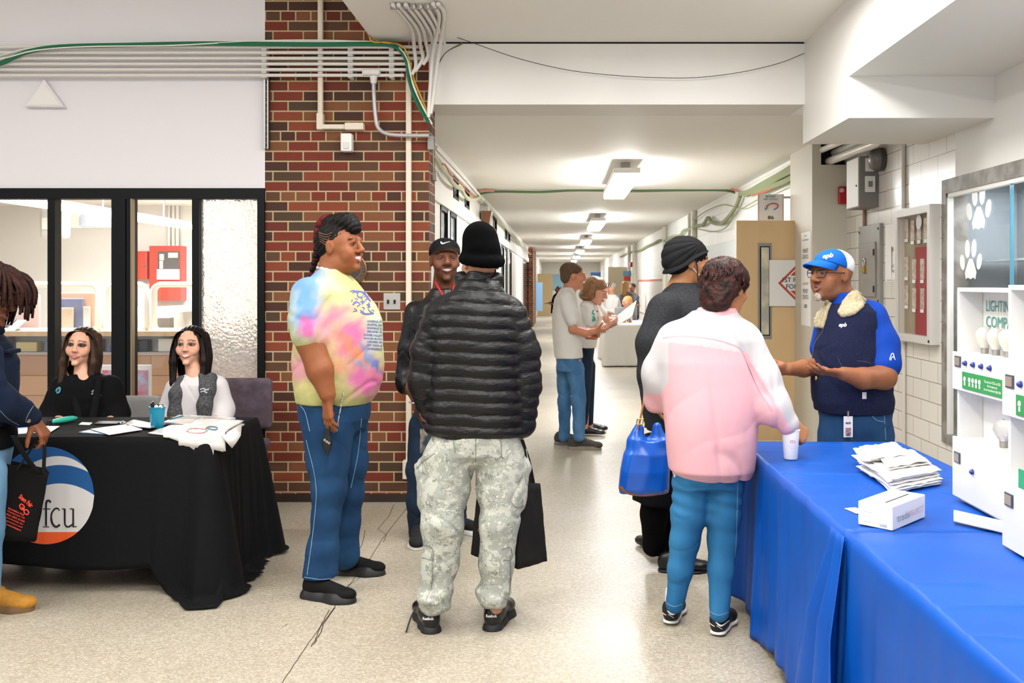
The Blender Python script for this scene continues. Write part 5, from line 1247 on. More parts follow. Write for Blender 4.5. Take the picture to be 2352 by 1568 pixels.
def skincols(head, base, lip, brow=None, stub=None, dark=None, make=0, blush=None, teeth=False, smile=0., mouth=0., hair=None):
    b = np.array(ls(base)[:3]); lp = np.array(ls(lip)[:3]); sm = .006*smile; wd = .024+.006*smile
    def fn(v):
        c = np.tile(b, (len(v), 1)); q = head.loc(v); x, y, z = q[:,0], q[:,1], q[:,2]; ax = np.abs(x)
        def put(m, col, a=1.): 
            m = np.clip(m, 0, 1)[:, None]*a; c[:] = c*(1-m)+np.array(col)*m
        fr = y < -.045
        if hair is not None: put(((z > .018+np.maximum(0, -y)*.75-np.minimum(y, 0)*.25) & (z > -.03) & (q[:,2] < .2) & (np.abs(q).max(1) < .16) & ((y > -.0) | (z > .062))).astype(float), ls(hair)[:3], .92)
        ed = ((ax/wd)**2+((z+.0555-sm*(ax/wd)**2)/(.0125+.006*mouth))**2); put((1.25-ed)*4*(fr & (y < -.08)), lp, .85)
        if teeth: ed = ((ax/(wd*.72))**2+((z+.0545-sm*.6)/(.0042+.003*mouth))**2); put((1.2-ed)*4*fr, (.85,.82,.76))
        if brow: 
            zb = .036+.10*(ax-.012)*(ax < .034)-.35*(ax-.034)*(ax >= .034)
            put((1-np.abs(z-zb)/.0036)*3*((ax > .012) & (ax < .049) & fr), ls(brow)[:3], .8)
        if make: ed = (((ax-.031)/.021)**2+((z-.013)/.0125)**2); put((1.15-ed)*3*fr, ls('#241a1c')[:3], make)
        ed = (((ax-.031)/.0155)**2+((z-.0115)/.0085)**2); put((1.2-ed)*2*fr, ls('#2a1a14')[:3], .35)
        if stub: put(((-.034-z)/.012)*((y < -.02) & (z > -.13) & (ax < .07)), ls(stub)[:3], .35)
        if blush: ed = (((ax-.045)/.02)**2+((z+.02)/.018)**2); put((1-ed)*fr, ls(blush)[:3], .35)
        if dark: put((((z+.0)/.1)*0+1)*(((ax > .05) & (z < -.02) & fr)).astype(float), ls(dark)[:3], .1)
        return c
    return fn
def hand(S, wr, d, n, side, s=1., curl=(.25,.3,.35,.4), spread=.1, thumb=(.9,.2), tcurl=.3, bend2=1.0, palm=True):
    """hand from the wrist wr: d to the fingertips, n out of the palm, side=+1/-1 puts the thumb along +-(d x n)"""
    wr, d, n = (np.array(q, float) for q in (wr, d, n)); d /= np.linalg.norm(d); n = n-d*(n@d); n /= np.linalg.norm(n); t = np.cross(d, n)*side
    k = .005*s
    offs = (.030, .010, -.010, -.028); lens = (.070, .079, .074, .058); kn = []
    for o in offs: kn.append(wr+d*(.094-.25*abs(o))*s+t*o*s)
    for i, q in enumerate(kn): S.cone(wr+t*offs[i]*.45*s+d*.01*s, q, .0165*s, .0125*s, .012*s, (n, .80))
    S.ell(wr+d*.03*s+t*.022*s+n*.008*s, (.02*s, .02*s, .02*s), None, .015*s)
    for i, q in enumerate(kn):
        a = curl[i]; dd = d*math.cos(a*.9)+n*math.sin(a*.9)+t*offs[i]*spread*12; dd /= np.linalg.norm(dd); L = lens[i]*s; r = (.0092, .0094, .009, .008)[i]*s; p = q; ang = a*.9
        for j, (fr, rr) in enumerate(((.46, 1.), (.30, .92), (.24, .82))):
            e = p+dd*L*fr; S.cone(p, e, r*rr, r*rr*.93, k); p = e; ang += a*bend2*(1.1 if j == 0 else .7)
            dd = d*math.cos(ang)+n*math.sin(ang)+t*offs[i]*spread*12; dd /= np.linalg.norm(dd)
    b = wr+d*.028*s+t*.026*s+n*.006*s; dd = d*(1-thumb[0])+t*thumb[0]+n*thumb[1]; dd /= np.linalg.norm(dd)
    e = b+dd*.040*s; S.cone(b, e, .0145*s, .0115*s, .010*s); d2 = dd*math.cos(tcurl)+d*math.sin(tcurl)*.9+n*.15; d2 /= np.linalg.norm(d2)
    f = e+d2*.032*s; S.cone(e, f, .0108*s, .0098*s, k); d3 = d2*math.cos(tcurl)+d*math.sin(tcurl)*.7; d3 /= np.linalg.norm(d3); S.cone(f, f+d3*.024*s, .0098*s, .0082*s, k)
    return kn
def shoe(parent, name, ankle, ang, m_up, m_sole, ln=.28, sole_h=.026, high=.09, toe=0., label=None, wd=1., chunky=0.):
    """ankle: floor point under the ankle; ang: direction of the toes, degrees, 0 = away from the camera, 90 = to the right"""
    a = math.radians(ang); f = np.array((math.sin(a), math.cos(a), 0)); r = np.array((math.cos(a), -math.sin(a), 0)); o = np.array(ankle, float); s = ln/.28
    G = lambda x, y, z: o+r*x*s+f*y*s+np.array((0,0,z*s))
    U = SDF(); R = np.array((r, f, (0,0,1))).T; z0 = sole_h/s*.6
    U.ell(G(0,-.028,.050), (.036*wd*s,.046*s,.056*s), R, .02).cone(G(0,-.01,high-.02), G(0,.01,.05), .036*s, .036*wd*s, .02)
    U.cone(G(0,.01,.062), G(.003,.11,.040), .037*wd*s, .036*wd*s, .03).ell(G(.005,.135,.034), (.043*wd*s,.060*s,.027*s), R, .02).ell(G(.0,.165,.034), (.038*wd*s,.042*s,.025*s), R, .02)
    U.bx(G(0,.05,-.05+z0-.005), (.3,.3,.05), R, .001, .004, True)
    sh = mesh_sdf(name, U, m_up, parent, .0045)
    if label: sh['label'] = label
    S = SDF(); c = chunky
    S.cone(G(0,-.035,0), G(0,.02,0), (.040+c)*wd*s, (.036+c)*wd*s, .03).cone(G(0,.02,0), G(.006,.125,0), (.036+c)*wd*s, (.045+c)*wd*s, .03).cone(G(.006,.125,0), G(.003,.165,0), (.045+c)*wd*s, (.034+c)*wd*s, .03)
    S.bx(G(0,.05,-.15), (.3,.3,.15), R, .001, .002, True); S.bx(G(0,.05,.15+sole_h/s), (.3,.3,.15), R, .001, .004, True)
    ORG[sh] = ORG[parent]
    mesh_sdf('sole', S, m_sole, sh, .0045)
    return sh, G
class Fig:
    """one person; every length given in px at depth Y0"""
    def __init__(s, label, Y0, foot):
        s.Y = Y0; s.s = Y0/F; b = W(foot[0], foot[1], Y0); b[2] = 0; s.o = b; s.label = label
    def w(s, px, py, dy=0): return W(px, py, s.Y+dy)
    def l(s, *pts):       # limb points (px,py,dy,r_px) -> world
        out = []
        for p in pts: q = s.w(p[0], p[1], p[2]); out.append((q[0], q[1], q[2], p[3]*(s.Y+p[2])/F))
        return out
    def st(s, *rows):     # torso rows (py, pxL, pxR, half depth m, dy)
        out = []
        for r in rows:
            dy = r[4] if len(r) > 4 else 0; a, b = s.w(r[1], r[0], dy), s.w(r[2], r[0], dy); out.append((a[2], (a[0]+b[0])/2, s.Y+dy, (b[0]-a[0])/2, r[3]))
        return out
    def body(s, S, skin, cols, h=.009, fine=None):
        s.root = mesh_sdf('person', S, skin, None, h, fine, cols=cols, origin=s.o)
        ORG[s.root] = s.o; return tag(s.root, s.label, 'person')
    def headfine(s, hd, hands=(), hf=.0032):
        c = hd.c; r = .14*hd.k; X = [(c[0]-r, c[0]+r, hf)]; Y = [(c[1]-r, c[1]+r, hf)]; Z = [(c[2]-r, c[2]+r, hf)]
        for q in hands: X.append((q[0]-.11, q[0]+.11, .004)); Y.append((q[1]-.10, q[1]+.10, .004)); Z.append((q[2]-.13, q[2]+.10, .004))
        return [X, Y, Z]
def skinmat(name): 
    return mat(name, '#ffffff', .52, attr='Col', bump=(260, .12, .0015), noise=(22, '#efe3dc', 4, .2), spec=.35)
M_skin = skinmat('skin')
def locks(name, paths, r, m, parent, taper=.35, seg=5, n=5, flat=None):
    mb = MB()
    for p in paths:
        q = spline(p, n); rr = [r*(1-(1-taper)*(i/(len(q)-1))**2) for i in range(len(q))]; mb.tube(q, rr, seg, flat=flat)
    return mb.build(name, m, parent, smooth=False) if False else mk(name, mb.v, mb.f, m, parent, None, True)
# ------------------------------------------------------------------ man in the quilted jacket and camouflage trousers (seen from behind)
def camo():
    m = bpy.data.materials.new('camouflage'); m.use_nodes = True; nt = m.node_tree; b = nt.nodes['Principled BSDF']; L = nt.links.new
    tc = nt.nodes.new('ShaderNodeTexCoord'); mp = nt.nodes.new('ShaderNodeVectorMath'); mp.operation = 'SNAP'; mp.inputs[1].default_value = (.0045,.0045,.0045)
    L(tc.outputs['Object'], mp.inputs[0]); prev = None
    for i, (sc, th, col) in enumerate(((1, 0, '#9c9f97'), (15, .52, '#b4b6ac'), (24, .58, '#858982'), (31, .60, '#c6c6b6'))):
        if i == 0: rgb = nt.nodes.new('ShaderNodeRGB'); rgb.outputs[0].default_value = ls(col); prev = rgb.outputs[0]; continue
        n = nt.nodes.new('ShaderNodeTexNoise'); n.inputs['Scale'].default_value = sc; n.inputs['Detail'].default_value = 5; n.inputs['Roughness'].default_value = .7
        ma = nt.nodes.new('ShaderNodeMapping'); ma.inputs['Location'].default_value = (i*3.1, i*1.7, i*.9); ma.inputs['Scale'].default_value = (1, 1, 1.25); L(mp.outputs[0], ma.inputs[0]); L(ma.outputs[0], n.inputs['Vector'])
        g = nt.nodes.new('ShaderNodeMath'); g.operation = 'GREATER_THAN'; g.inputs[1].default_value = th; L(n.outputs['Fac'], g.inputs[0])
        mx = nt.nodes.new('ShaderNodeMix'); mx.data_type = 'RGBA'; L(g.outputs[0], mx.inputs[0]); L(prev, mx.inputs[6]); mx.inputs[7].default_value = ls(col); prev = mx.outputs[2]
    L(prev, b.inputs['Base Color']); b.inputs['Roughness'].default_value = .85; b.inputs['Specular IOR Level'].default_value = .2
    n2 = nt.nodes.new('ShaderNodeTexNoise'); n2.inputs['Scale'].default_value = 18; n2.inputs['Detail'].default_value = 4; L(tc.outputs['Object'], n2.inputs['Vector']); bn = nt.nodes.new('ShaderNodeBump'); bn.inputs['Distance'].default_value = .012; bn.inputs['Strength'].default_value = .5; L(n2.outputs['Fac'], bn.inputs['Height']); L(bn.outputs[0], b.inputs['Normal'])
    return m
M_camo = camo()
M_puff = mat('quilted_nylon', '#040405', .42, spec=.34, bump=(38, .5, .008, (1, 1, 2.2)))
M_knitb = mat('black_knit', '#030304', .95, spec=.06, bump=(420, .6, .003))
p = Fig('person in black quilted jacket, camouflage trousers and black knit cap, seen from behind', 4.23, (1065, 1445))
hd = Head(p.w(1104, 604, .0), yaw=205, pitch=6, hgt=.225)
B = SDF(True); hd.build(B, ears=True)
B.cone(p.w(1098, 640, .02), p.w(1095, 700, .04), .060, .066, .03)
B.loft(p.st((1000, 985, 1205, .12), (900, 990, 1200, .11), (760, 985, 1200, .12), (700, 1000, 1190, .10), (670, 1060, 1140, .07)), .04)
B.chain(p.l((1015,740,0,34),(975,860,.0,28),(995,930,.18,20)), .02, cov=3); B.chain(p.l((1180,730,0,34),(1205,860,0,26),(1196,975,.0,18)), .02, cov=3)
hw = p.w(1194, 975, .01); hand(B, hw, (.0, .15, -1), (-1, 0.3, .1), 1, .8, (1.1,1.2,1.2,1.3), thumb=(.3,.7))
B.chain(p.l((1040,1010,0,52),(1008,1200,0,34),(1000,1400,0,22)), .02); B.chain(p.l((1140,1010,0,52),(1140,1200,0,34),(1140,1395,0,22)), .02)
p.body(B, M_skin, skincols(hd, '#b98a6e', '#8a5a4c', hair='#2a2420'), .009, p.headfine(hd, [hw], .004))
# jacket
J = SDF(); rp = (.0595, .013, 0.0)
J.loft(p.st((996,988,1198,.125),(985,984,1200,.135),(940,986,1198,.14),(860,990,1195,.14),(780,990,1193,.145),(730,992,1190,.14),(700,1002,1182,.13),(678,1026,1165,.115),(660,1048,1148,.10),(642,1062,1138,.09)), .03, (.0505, .011, .02), 2.4)
J.cone(p.w(1058,638,.0), p.w(1142,640,.0), .028, .028, .03)
J.chain(p.l((1018,715,0,36),(986,800,0,36),(976,870,0.0,32)), .03, rip=(.05, .010)); J.chain(p.l((972,875,0,33),(990,930,.16,30)), .03, rip=(.05, .009))
J.chain(p.l((1168,715,0,36),(1200,800,0,35),(1209,880,0,32),(1200,975,-.01,26)), .025, rip=(.05, .010))
jk = mesh_sdf('quilted_jacket', J, M_puff, p.root, .0055, disp=wrinkle((22,22,40), .0022, 1.3))
C_ = SDF(); C_.loft(p.st((672,1046,1150,.10),(655,1056,1142,.085,.01),(628,1070,1136,.072,.01),(622,1074,1132,.068,.01)), .01, (.03,.004,.0)); mesh_sdf('collar', C_, M_puff, jk, .005); 
# trousers
T = SDF()
T.loft(p.st((1058,1000,1185,.08),(1040,988,1198,.12),(1010,988,1198,.13),(950,992,1196,.12)), .06, None, 2.2)
T.chain(p.l((1030,1055,0,58),(1022,1130,0,52),(1018,1200,-.02,46),(1010,1290,0,42),(998,1375,0.0,38)), .03)
T.chain(p.l((1152,1055,0,56),(1148,1130,0,50),(1146,1200,-.02,45),(1142,1290,0,39),(1138,1365,0,35)), .03)
T.cone(p.w(972,1080,.02), p.w(975,1150,.02), .050, .045, .02, ((1,0,0), .75)); T.cone(p.w(1196,1070,.03), p.w(1190,1150,.03), .052, .043, .018, ((1,0,0), .8))
T.cone(p.w(1205,1030,.03), p.w(1212,1075,.03), .012, .02, .02)
T.ell(p.w(994,1374,-.02), (.066,.072,.038), None, .03); T.ell(p.w(1138,1370,-.02), (.058,.066,.036), None, .03); T.ell(p.w(1110,1360,.0), (.03,.04,.03), None, .03)
def cd_(P):
    w1 = wrinkle((16,16,20), .0075, 2.2)(P); z = P[:,2]; lo = np.clip((.25-z)/.2, 0, 1); 
    return w1+.009*lo*np.sin(z*75+P[:,0]*22+2*np.sin(P[:,0]*30))
tr = mesh_sdf('camouflage_trousers', T, M_camo, p.root, .006, disp=cd_)
tr['label'] = 'loose grey green pixel camouflage trousers with cargo pockets'
for (x0,y0,x1,y1,dy) in ((1108,1262,1140,1288,0),(975,1250,1002,1278,0)):
    a, b = p.w(x0,y1,0), p.w(x1,y0,0)
M_seam = mat('seam', '#6d7168', .9)
for L_ in ([(1092,998),(1093,1030),(1092,1060)], [(1172,1275),(1172,1330),(1168,1365)], [(992,1270),(994,1320),(990,1355)], [(968,1250),(992,1258),(994,1284),(970,1280)], [(1152,1262),(1172,1258),(1174,1284),(1154,1286)], [(1040,1000),(1046,1040)], [(1150,998),(1152,1050)], [(958,1075),(972,1060),(1000,1040)], [(1172,1150),(1186,1165),(1210,1160)]):
    v, f = strokes([(sp2(L_), 1.6)]); decal('seam', tr, v, f, M_seam, tr, .0025)
# shoes
M_lea = mat('black_leather', '#08080a', .35, spec=.5, bump=(60, .2, .002)); M_rub = mat('black_rubber', '#151516', .6)
def floorpt(px, py): Y = F*H/(py-CY); return np.array(((px-CX)*Y/F, Y, 0))
for px, py, an in ((988, 1434, 187), (1139, 1436, 176)):
    pass
s1, G1 = shoe(p.root, 'shoe', floorpt(985, 1446)+(0,.02,0), -18, M_lea, M_rub, .31, .036, .135)
s2, G2 = shoe(p.root, 'shoe', floorpt(1136, 1440)+(0,.02,0), 10, M_lea, M_rub, .31, .036, .135)
for sh, x, y in ((s1, 984, 1420), (s2, 1129, 1414)): tdecal('lettering', sh, 'Reebok', x, y, 24, 7, M_paper, sh, bold=.02)
M_lace = mat('dark_lace', '#2a2722', .7); MB().tube(spline([G1(-.045,.06,.06), G1(-.07,.01,.045), G1(-.095,-.03,.005)], 5), .004).build('lace', M_lace, s1, smooth=True)
# cap
K = SDF(); g = hd.g; k = hd.k
K.ell(g(0,.014,.050), np.array((.082,.100,.078))*k, hd.R, .03).ell(g(0,.01,.110), np.array((.066,.076,.046))*k, hd.R, .04).ell(g(.01,.02,.130), np.array((.048,.05,.042))*k, hd.R, .05)
for a in range(14):
    th = 2*math.pi*a/14; th2 = 2*math.pi*(a+1)/14; q = lambda t: g(.074*math.sin(t), .014-.094*math.cos(t), .012+.022*math.cos(t))
    K.cone(q(th), q(th2), .019, .019, .02)
def kn(P): return .0012*np.sin(P[:,0]*420+P[:,2]*35)
cap = mesh_sdf('knit_cap', K, M_knitb, p.root, .005, disp=wrinkle((12,12,14), .003, 4.))

# black tote bag on the floor side of the camouflage trousers
M_nw = mat('nonwoven_black', '#0f0e0e', .75, spec=.25, bump=(300, .4, .001), noise=(10, '#161514', 3, .4))
tb = thing('tote_bag', 'large black tote bag held beside the camouflage trousers', 'bag', p.w(1170, 1300, .15))
Y1 = .05
def q3(x, y, dy): return p.w(x, y, dy)
v = [q3(1098,1095,.30), q3(1238,1110,.02), q3(1210,1108,-.02+.34), q3(1066+20,1275,.30), q3(1255,1288,.02), q3(1190,1305,-.03)]
A_, B_, C2, D_ = q3(1100,1100,.30), q3(1190,1106,.02), q3(1240,1110,.14), q3(1150,1100,.42)
a_, b_, c_2, d_ = q3(1082,1272,.30), q3(1190,1306,.02), q3(1256,1288,.14), q3(1150,1262,.42)
n_ = 10
def quadgrid(P0, P1, P2, P3, n=10, bulge=0, seed=0):
    v = []; f = []
    for i in range(n+1):
        for j in range(n+1):
            u, t = i/n, j/n; q = (P0*(1-u)+P1*u)*(1-t)+(P3*(1-u)+P2*u)*t; nn = np.cross(P1-P0, P3-P0); nn /= np.linalg.norm(nn)
            v.append(q+nn*(bulge*math.sin(math.pi*u)*math.sin(math.pi*t)+.006*mnoise.noise(Vector((u*3+seed, t*4, seed)))))
    for i in range(n):
        for j in range(n): f.append((i*(n+1)+j, (i+1)*(n+1)+j, (i+1)*(n+1)+j+1, i*(n+1)+j+1))
    return v, f
mb = MB()
for (P0, P1, P2, P3, sd) in ((A_,B_,b_,a_,1),(B_,C2,c_2,b_,2),(C2,D_,d_,c_2,3),(D_,A_,a_,d_,4),(a_,b_,c_2,d_,5)): mb.add(*quadgrid(P0,P1,P2,P3,10,.0,sd))
o = mb.build('bag_body', M_nw, tb, smooth=True); so = o.modifiers.new('s', 'SOLIDIFY'); so.thickness = .002
v, f = strokes([(sp2([(1100,1200),(1108,1206),(1120,1214)]), 7), (sp2([(1098,1215),(1106,1222),(1116,1228)]), 6), (sp2([(1102,1230),(1110,1238),(1116,1240)]), 5)]); decal('red_print', o, v, f, mat('tote_print', '#7c2a36', .7, noise=(60,'#3a1a2a',3,.7)), o)
for pts in ([(1196,1010,-.03),(1206,1060,.03),(1214,1108,.05)], [(1192,1012,-.03),(1150,1050,.2),(1112,1100,.30)], [(1196,1010,-.03),(1212,1060,.10),(1222,1109,.12)]):
    q = spline([q3(*a) for a in pts], 6); mm = MB().tube(q, .014, 6, flat=.2).build('strap', M_nw, tb, smooth=True)
def topx(v): return CX+v[:,0]*F/v[:,1], CY+(H-v[:,2])*F/v[:,1]
def blobs(base, lst, nz=.0):
    """dyed colours laid out on the garment: list of (x, y, rx, ry, angle, colour, strength)"""
    b = np.array(ls(base)[:3])
    def fn(v):
        x, y = topx(v); x = x+nz*np.sin(y*.16+x*.07)+nz*.6*np.sin(x*.31+y*.12); y = y+nz*np.sin(x*.19+1)+nz*.5*np.sin(y*.37+x*.2); c = np.tile(b, (len(v), 1))
        for (cx, cy, rx, ry, an, col, w_) in lst:
            a = math.radians(an); u = ((x-cx)*math.cos(a)+(y-cy)*math.sin(a))/rx; t = (-(x-cx)*math.sin(a)+(y-cy)*math.cos(a))/ry
            m = np.clip(w_*np.exp(-(u*u+t*t)**1.5), 0, 1)[:, None]; c = c*(1-m)+np.array(ls(col)[:3])*m
        return c*np.array((.80,.78,.74))
    return fn
def jeans(name, c1, c2): return mat(name, c1, .85, spec=.2, noise=(7, c2, 6, .15, (1,1,.5)), bump=(700, .3, .0008))
M_sole = mat('white_rubber', '#e4e2dd', .5); M_cloth = mat('black_cloth', '#08080a', .9, spec=.15); M_sock = mat('white_sock', '#e8e6e3', .9)
# ------------------------------------------------------------------ tall woman in the tie-dye shirt
p = Fig('tall person in tie-dye shirt and flared jeans with red braided hair, smiling in profile', 4.85, (770, 1350))
hd = Head(p.w(782, 569, 0), yaw=70, pitch=-3, hgt=.245)
B = SDF(True); hd.build(B, smile=1.0, mouth=.5, nose=1.25, wide=1.03, fat=.010)
B.cone(p.w(768, 605, .0), p.w(755, 665, 0), .070, .090, .03)
B.loft(p.st((960,700,840,.15),(800,690,862,.17),(720,695,850,.17),(670,705,815,.14),(640,725,795,.09)), .04)
ar = p.l((708,690,-.20,38),(712,785,-.24,37),(735,850,-.25,30),(752,905,-.26,19)); B.chain(ar, .02)
B.chain(p.l((760,700,.22,38),(770,850,.25,28)), .02)
hw = p.w(753, 912, -.26); kn = hand(B, hw, (.01,-.02,-1), (.55,.5,0), -1, 1.02, (.22,.3,.34,.42), thumb=(.35,.55), tcurl=.2)
B.chain(p.l((752,960,-.12,48),(745,1120,-.12,34),(738,1320,-.14,20)), .03); B.chain(p.l((790,960,.12,48),(795,1130,.14,30),(785,1290,.17,18)), .03)
TD_skin = skincols(hd, '#8a5332', '#a35f58', '#2a1712', smile=1.0, mouth=.5, teeth=True, blush='#9a4f38')
p.body(B, M_skin, TD_skin, .008, p.headfine(hd, [hw], .003)); hd.eyes(p.root)
S = SDF()
S.loft(p.st((924,684,850,.20),(905,681,864,.215),(880,678,874,.225),(840,676,879,.23),(780,678,880,.235),(735,682,877,.235),(700,686,862,.235),(672,692,838,.22),(648,706,818,.17),(630,722,800,.12),(617,734,786,.09)), .035, None, 2.2)
S.chain(p.l((712,680,-.15,44),(708,730,-.215,43),(710,764,-.235,42)), .03); S.chain(p.l((760,680,.15,42),(770,760,.22,40)), .03)
dye = blobs('#c9c988', [(702,645,54,36,-20,'#7fa8da',1.1),(700,705,36,64,0,'#6f9edb',1.15),(760,655,30,14,10,'#e2e0b0',.8),(706,752,20,24,0,'#e06fae',1.15),(672,700,14,60,0,'#b9d3d8',.6),
  (788,765,56,64,-35,'#ea82b6',1.2),(842,868,46,42,30,'#ea7fbb',1.15),(812,805,16,72,-40,'#ee9a5c',.7),(760,800,20,40,0,'#ecd49a',.7),(690,845,30,34,0,'#e9a7b4',1),(780,840,26,18,0,'#efb48c',.9),
  (845,815,28,10,60,'#6f84c8',1),(860,838,24,8,50,'#6f84c8',1),(828,838,20,6,45,'#9aa8d6',.8),(800,730,60,14,-30,'#e8dca0',.5),(866,700,24,40,0,'#d8dcae',.9),(868,765,26,40,0,'#d3e2dc',.9),(735,890,60,16,0,'#e6e09a',.9),(850,780,16,60,0,'#c7cfe6',.5)], 3.5)
M_tie = mat('tie_dye_cotton', '#ffffff', .9, attr='Col', spec=.15, noise=(38, '#eeeef4', 5, .1), bump=(420, .25, .001))
sh = mesh_sdf('tie_dye_shirt', S, M_tie, p.root, .0065, disp=wrinkle((11,11,13), .0055, 3.1), cols=dye)
M_pur = mat('shirt_ink_purple', '#5a5aa0', .8); M_blu = mat('shirt_ink_blue', '#45568a', .8)
for i, tx in enumerate(('LOUISVILLE, KY', 'AUSTIN, GA', 'DANVILLE, IL', 'ISELAND, IL', 'DOVER VALLEY', 'SAVALIFE, BLOCK', 'CAPE MIRE, NH', 'FORT DOWN, SE', 'GIVINGFIELD')):
    tdecal('lettering', sh, tx, 860-(4 if i in (4,5) else 0), 738+i*7.9, 34+(8 if i in (4,5) else 0), 5.2, M_blu, sh, ang=3, bold=.02)
rs = random.Random(11); L_ = []
for k in range(26):
    x0, y0 = rs.uniform(806, 850), rs.uniform(668, 712); x0 = x0+(y0-690)*.35; L_.append((sp2([(x0,y0),(x0+rs.uniform(2,9),y0+rs.uniform(-5,6)),(x0+rs.uniform(-3,10),y0+rs.uniform(2,10))], 3), rs.uniform(1.2,3)))
L_ += [([(836,728),(874,734)], 1.0), (sp2([(812,668),(834,672),(850,690)]), 3), (sp2([(828,716),(840,721),(858,719)]), 4)]
v, f = strokes(L_); decal('shirt_print', sh, v, f, M_pur, sh)
C_ = SDF(); 
for a in range(16):
    t0, t1 = 2*math.pi*a/16, 2*math.pi*(a+1)/16; q = lambda t: p.w(760+29*math.cos(t), 623+8*math.cos(t), .085*math.sin(t)); C_.cone(q(t0), q(t1), .009, .009, .01)
mesh_sdf('neck_band', C_, M_tie, sh, .005, cols=lambda v: np.tile(np.array(ls('#b9cbe0')[:3]), (len(v), 1)))
M_jn = jeans('dark_blue_denim', '#122c4e', '#1f4468')
T = SDF(); T.loft(p.st((985,694,838,.14),(960,690,848,.185),(930,687,850,.19),(900,690,848,.18)), .06, None, 2.2)
T.chain(p.l((754,985,-.09,60),(754,1060,-.10,47),(756,1120,-.11,39),(749,1190,-.12,31),(741,1260,-.13,34),(736,1322,-.14,41)), .03)
T.chain(p.l((792,985,.08,54),(800,1060,.10,43),(802,1130,.11,33),(796,1200,.13,30),(792,1275,.16,34)), .03)
T.bx(p.w(740,1500,-.14), (.3,.16,.36), None, .001, .004, True)
tr = mesh_sdf('flared_jeans', T, M_jn, p.root, .0065, disp=wrinkle((15,15,22), .003, .7))
M_st = mat('denim_stitch', '#6f93b5', .8)
for q in ([(704,1010),(726,1110),(722,1200),(706,1320)], [(700,1325),(737,1330),(774,1326)], [(690,930),(702,948),(712,990)], [(830,960),(822,1040),(806,1120)]): v, f = strokes([(sp2(q, 8), 1.5)]); decal('stitching', tr, v, f, M_st, tr)
M_blk = mat('black_suede', '#09090a', .8, spec=.2, bump=(90,.2,.002))
fp = floorpt(728, 1372); shoe(p.root, 'shoe', fp, 112, M_blk, M_rub, .285, .045, .10, chunky=.010); fp = floorpt(792, 1316); shoe(p.root, 'shoe', fp, 96, M_blk, M_rub, .285, .045, .10, chunky=.010)
# hair
g = hd.g; k = hd.k; M_hd = mat('dark_hair', '#080404', .55, spec=.2, bump=(60,.5,.004,(1,1,4))); M_hr = mat('red_hair', '#5a1010', .6, spec=.2, bump=(80,.5,.003,(1,1,3)))
K = SDF(); K.ell(g(0,.024,.044), np.array((.080,.094,.080))*k, hd.R, .02).ell(g(0,.05,.0), np.array((.070,.062,.062))*k, hd.R, .03)
K.ell(g(0,-.030,.116), np.array((.058,.064,.044))*k, hd.R, .02).ell(g(0,-.078,.088), np.array((.042,.030,.034))*k, hd.R, .02).ell(g(0,.03,.118), np.array((.05,.05,.036))*k, hd.R, .02)
def hs(P): q = hd.loc(P); return .0022*np.sin(q[:,2]*260+q[:,1]*180)+.0012*np.sin(q[:,1]*420)
hr = mesh_sdf('hair', K, M_hd, p.root, .004, disp=hs)
bd = [(0,.045,.135),(0,.078,.130),(0,.10,.105),(0,.112,.075),(0,.118,.045),(0,.12,.012),(0,.126,-.02),(0,.136,-.05),(0,.15,-.08),(0,.162,-.112)]
bp = spline([g(*q) for q in bd], 3)
for i, q in enumerate(bp):
    K = SDF(); r = .035-.0007*i; K.ell(q+np.array((0, .008*math.sin(i*2.2), 0)), (r*.9, r*.8, r*.72), rotx(.8*(-1)**i), .01)
    mesh_sdf('braid', K, M_hr if i % 3 != 1 else M_hd, hr, .005)
for j in range(5):
    a = [(.0765,-.008+.006*j,.066-.012*j),(.0805,.012+.004*j,.058-.011*j),(.0800,.038,.062-.010*j),(.0735,.062,.072-.010*j)]
    pts = []
    for q in spline([(-x, y, z) for x, y, z in a], 4): pts.append(g(*q))
    MB().tube(pts, .0022, 5).build('parting', mat('scalp', '#6b4a33', .7), hr, smooth=True)
# lanyard and keys
ly = tag(MB().tube([p.w(790,898,-.215), p.w(783,935,-.225), p.w(775,975,-.235)], .012, 6, flat=.15).build('lanyard', mat('lanyard_white', '#dcd9d4', .7, noise=(120,'#4a4850',2,.85))), 'white printed lanyard strap hanging from the tie-dye shirt', 'lanyard')
ky = thing('key_ring', 'black key holder hanging from the fingers beside the flared jeans', 'keys', p.w(752,1045,-.28))
K = SDF(); K.cone(p.w(752,985,-.275), p.w(751,1018,-.275), .014, .020, .01, ((0,1,0),.4)).cone(p.w(751,1018,-.275), p.w(753,1045,-.275), .018, .006, .01, ((0,1,0),.4)); kb = mesh_sdf('holder', K, M_lea, ky, .004)
for dx, dy in ((-6,0),(-1,4),(4,7)): MB().lathe(p.w(752+dx,1010+dy,-.292), [(.006,0),(.006,.002)], 10, axis=(0,-1,0)).build('charm', M_steel, ky)

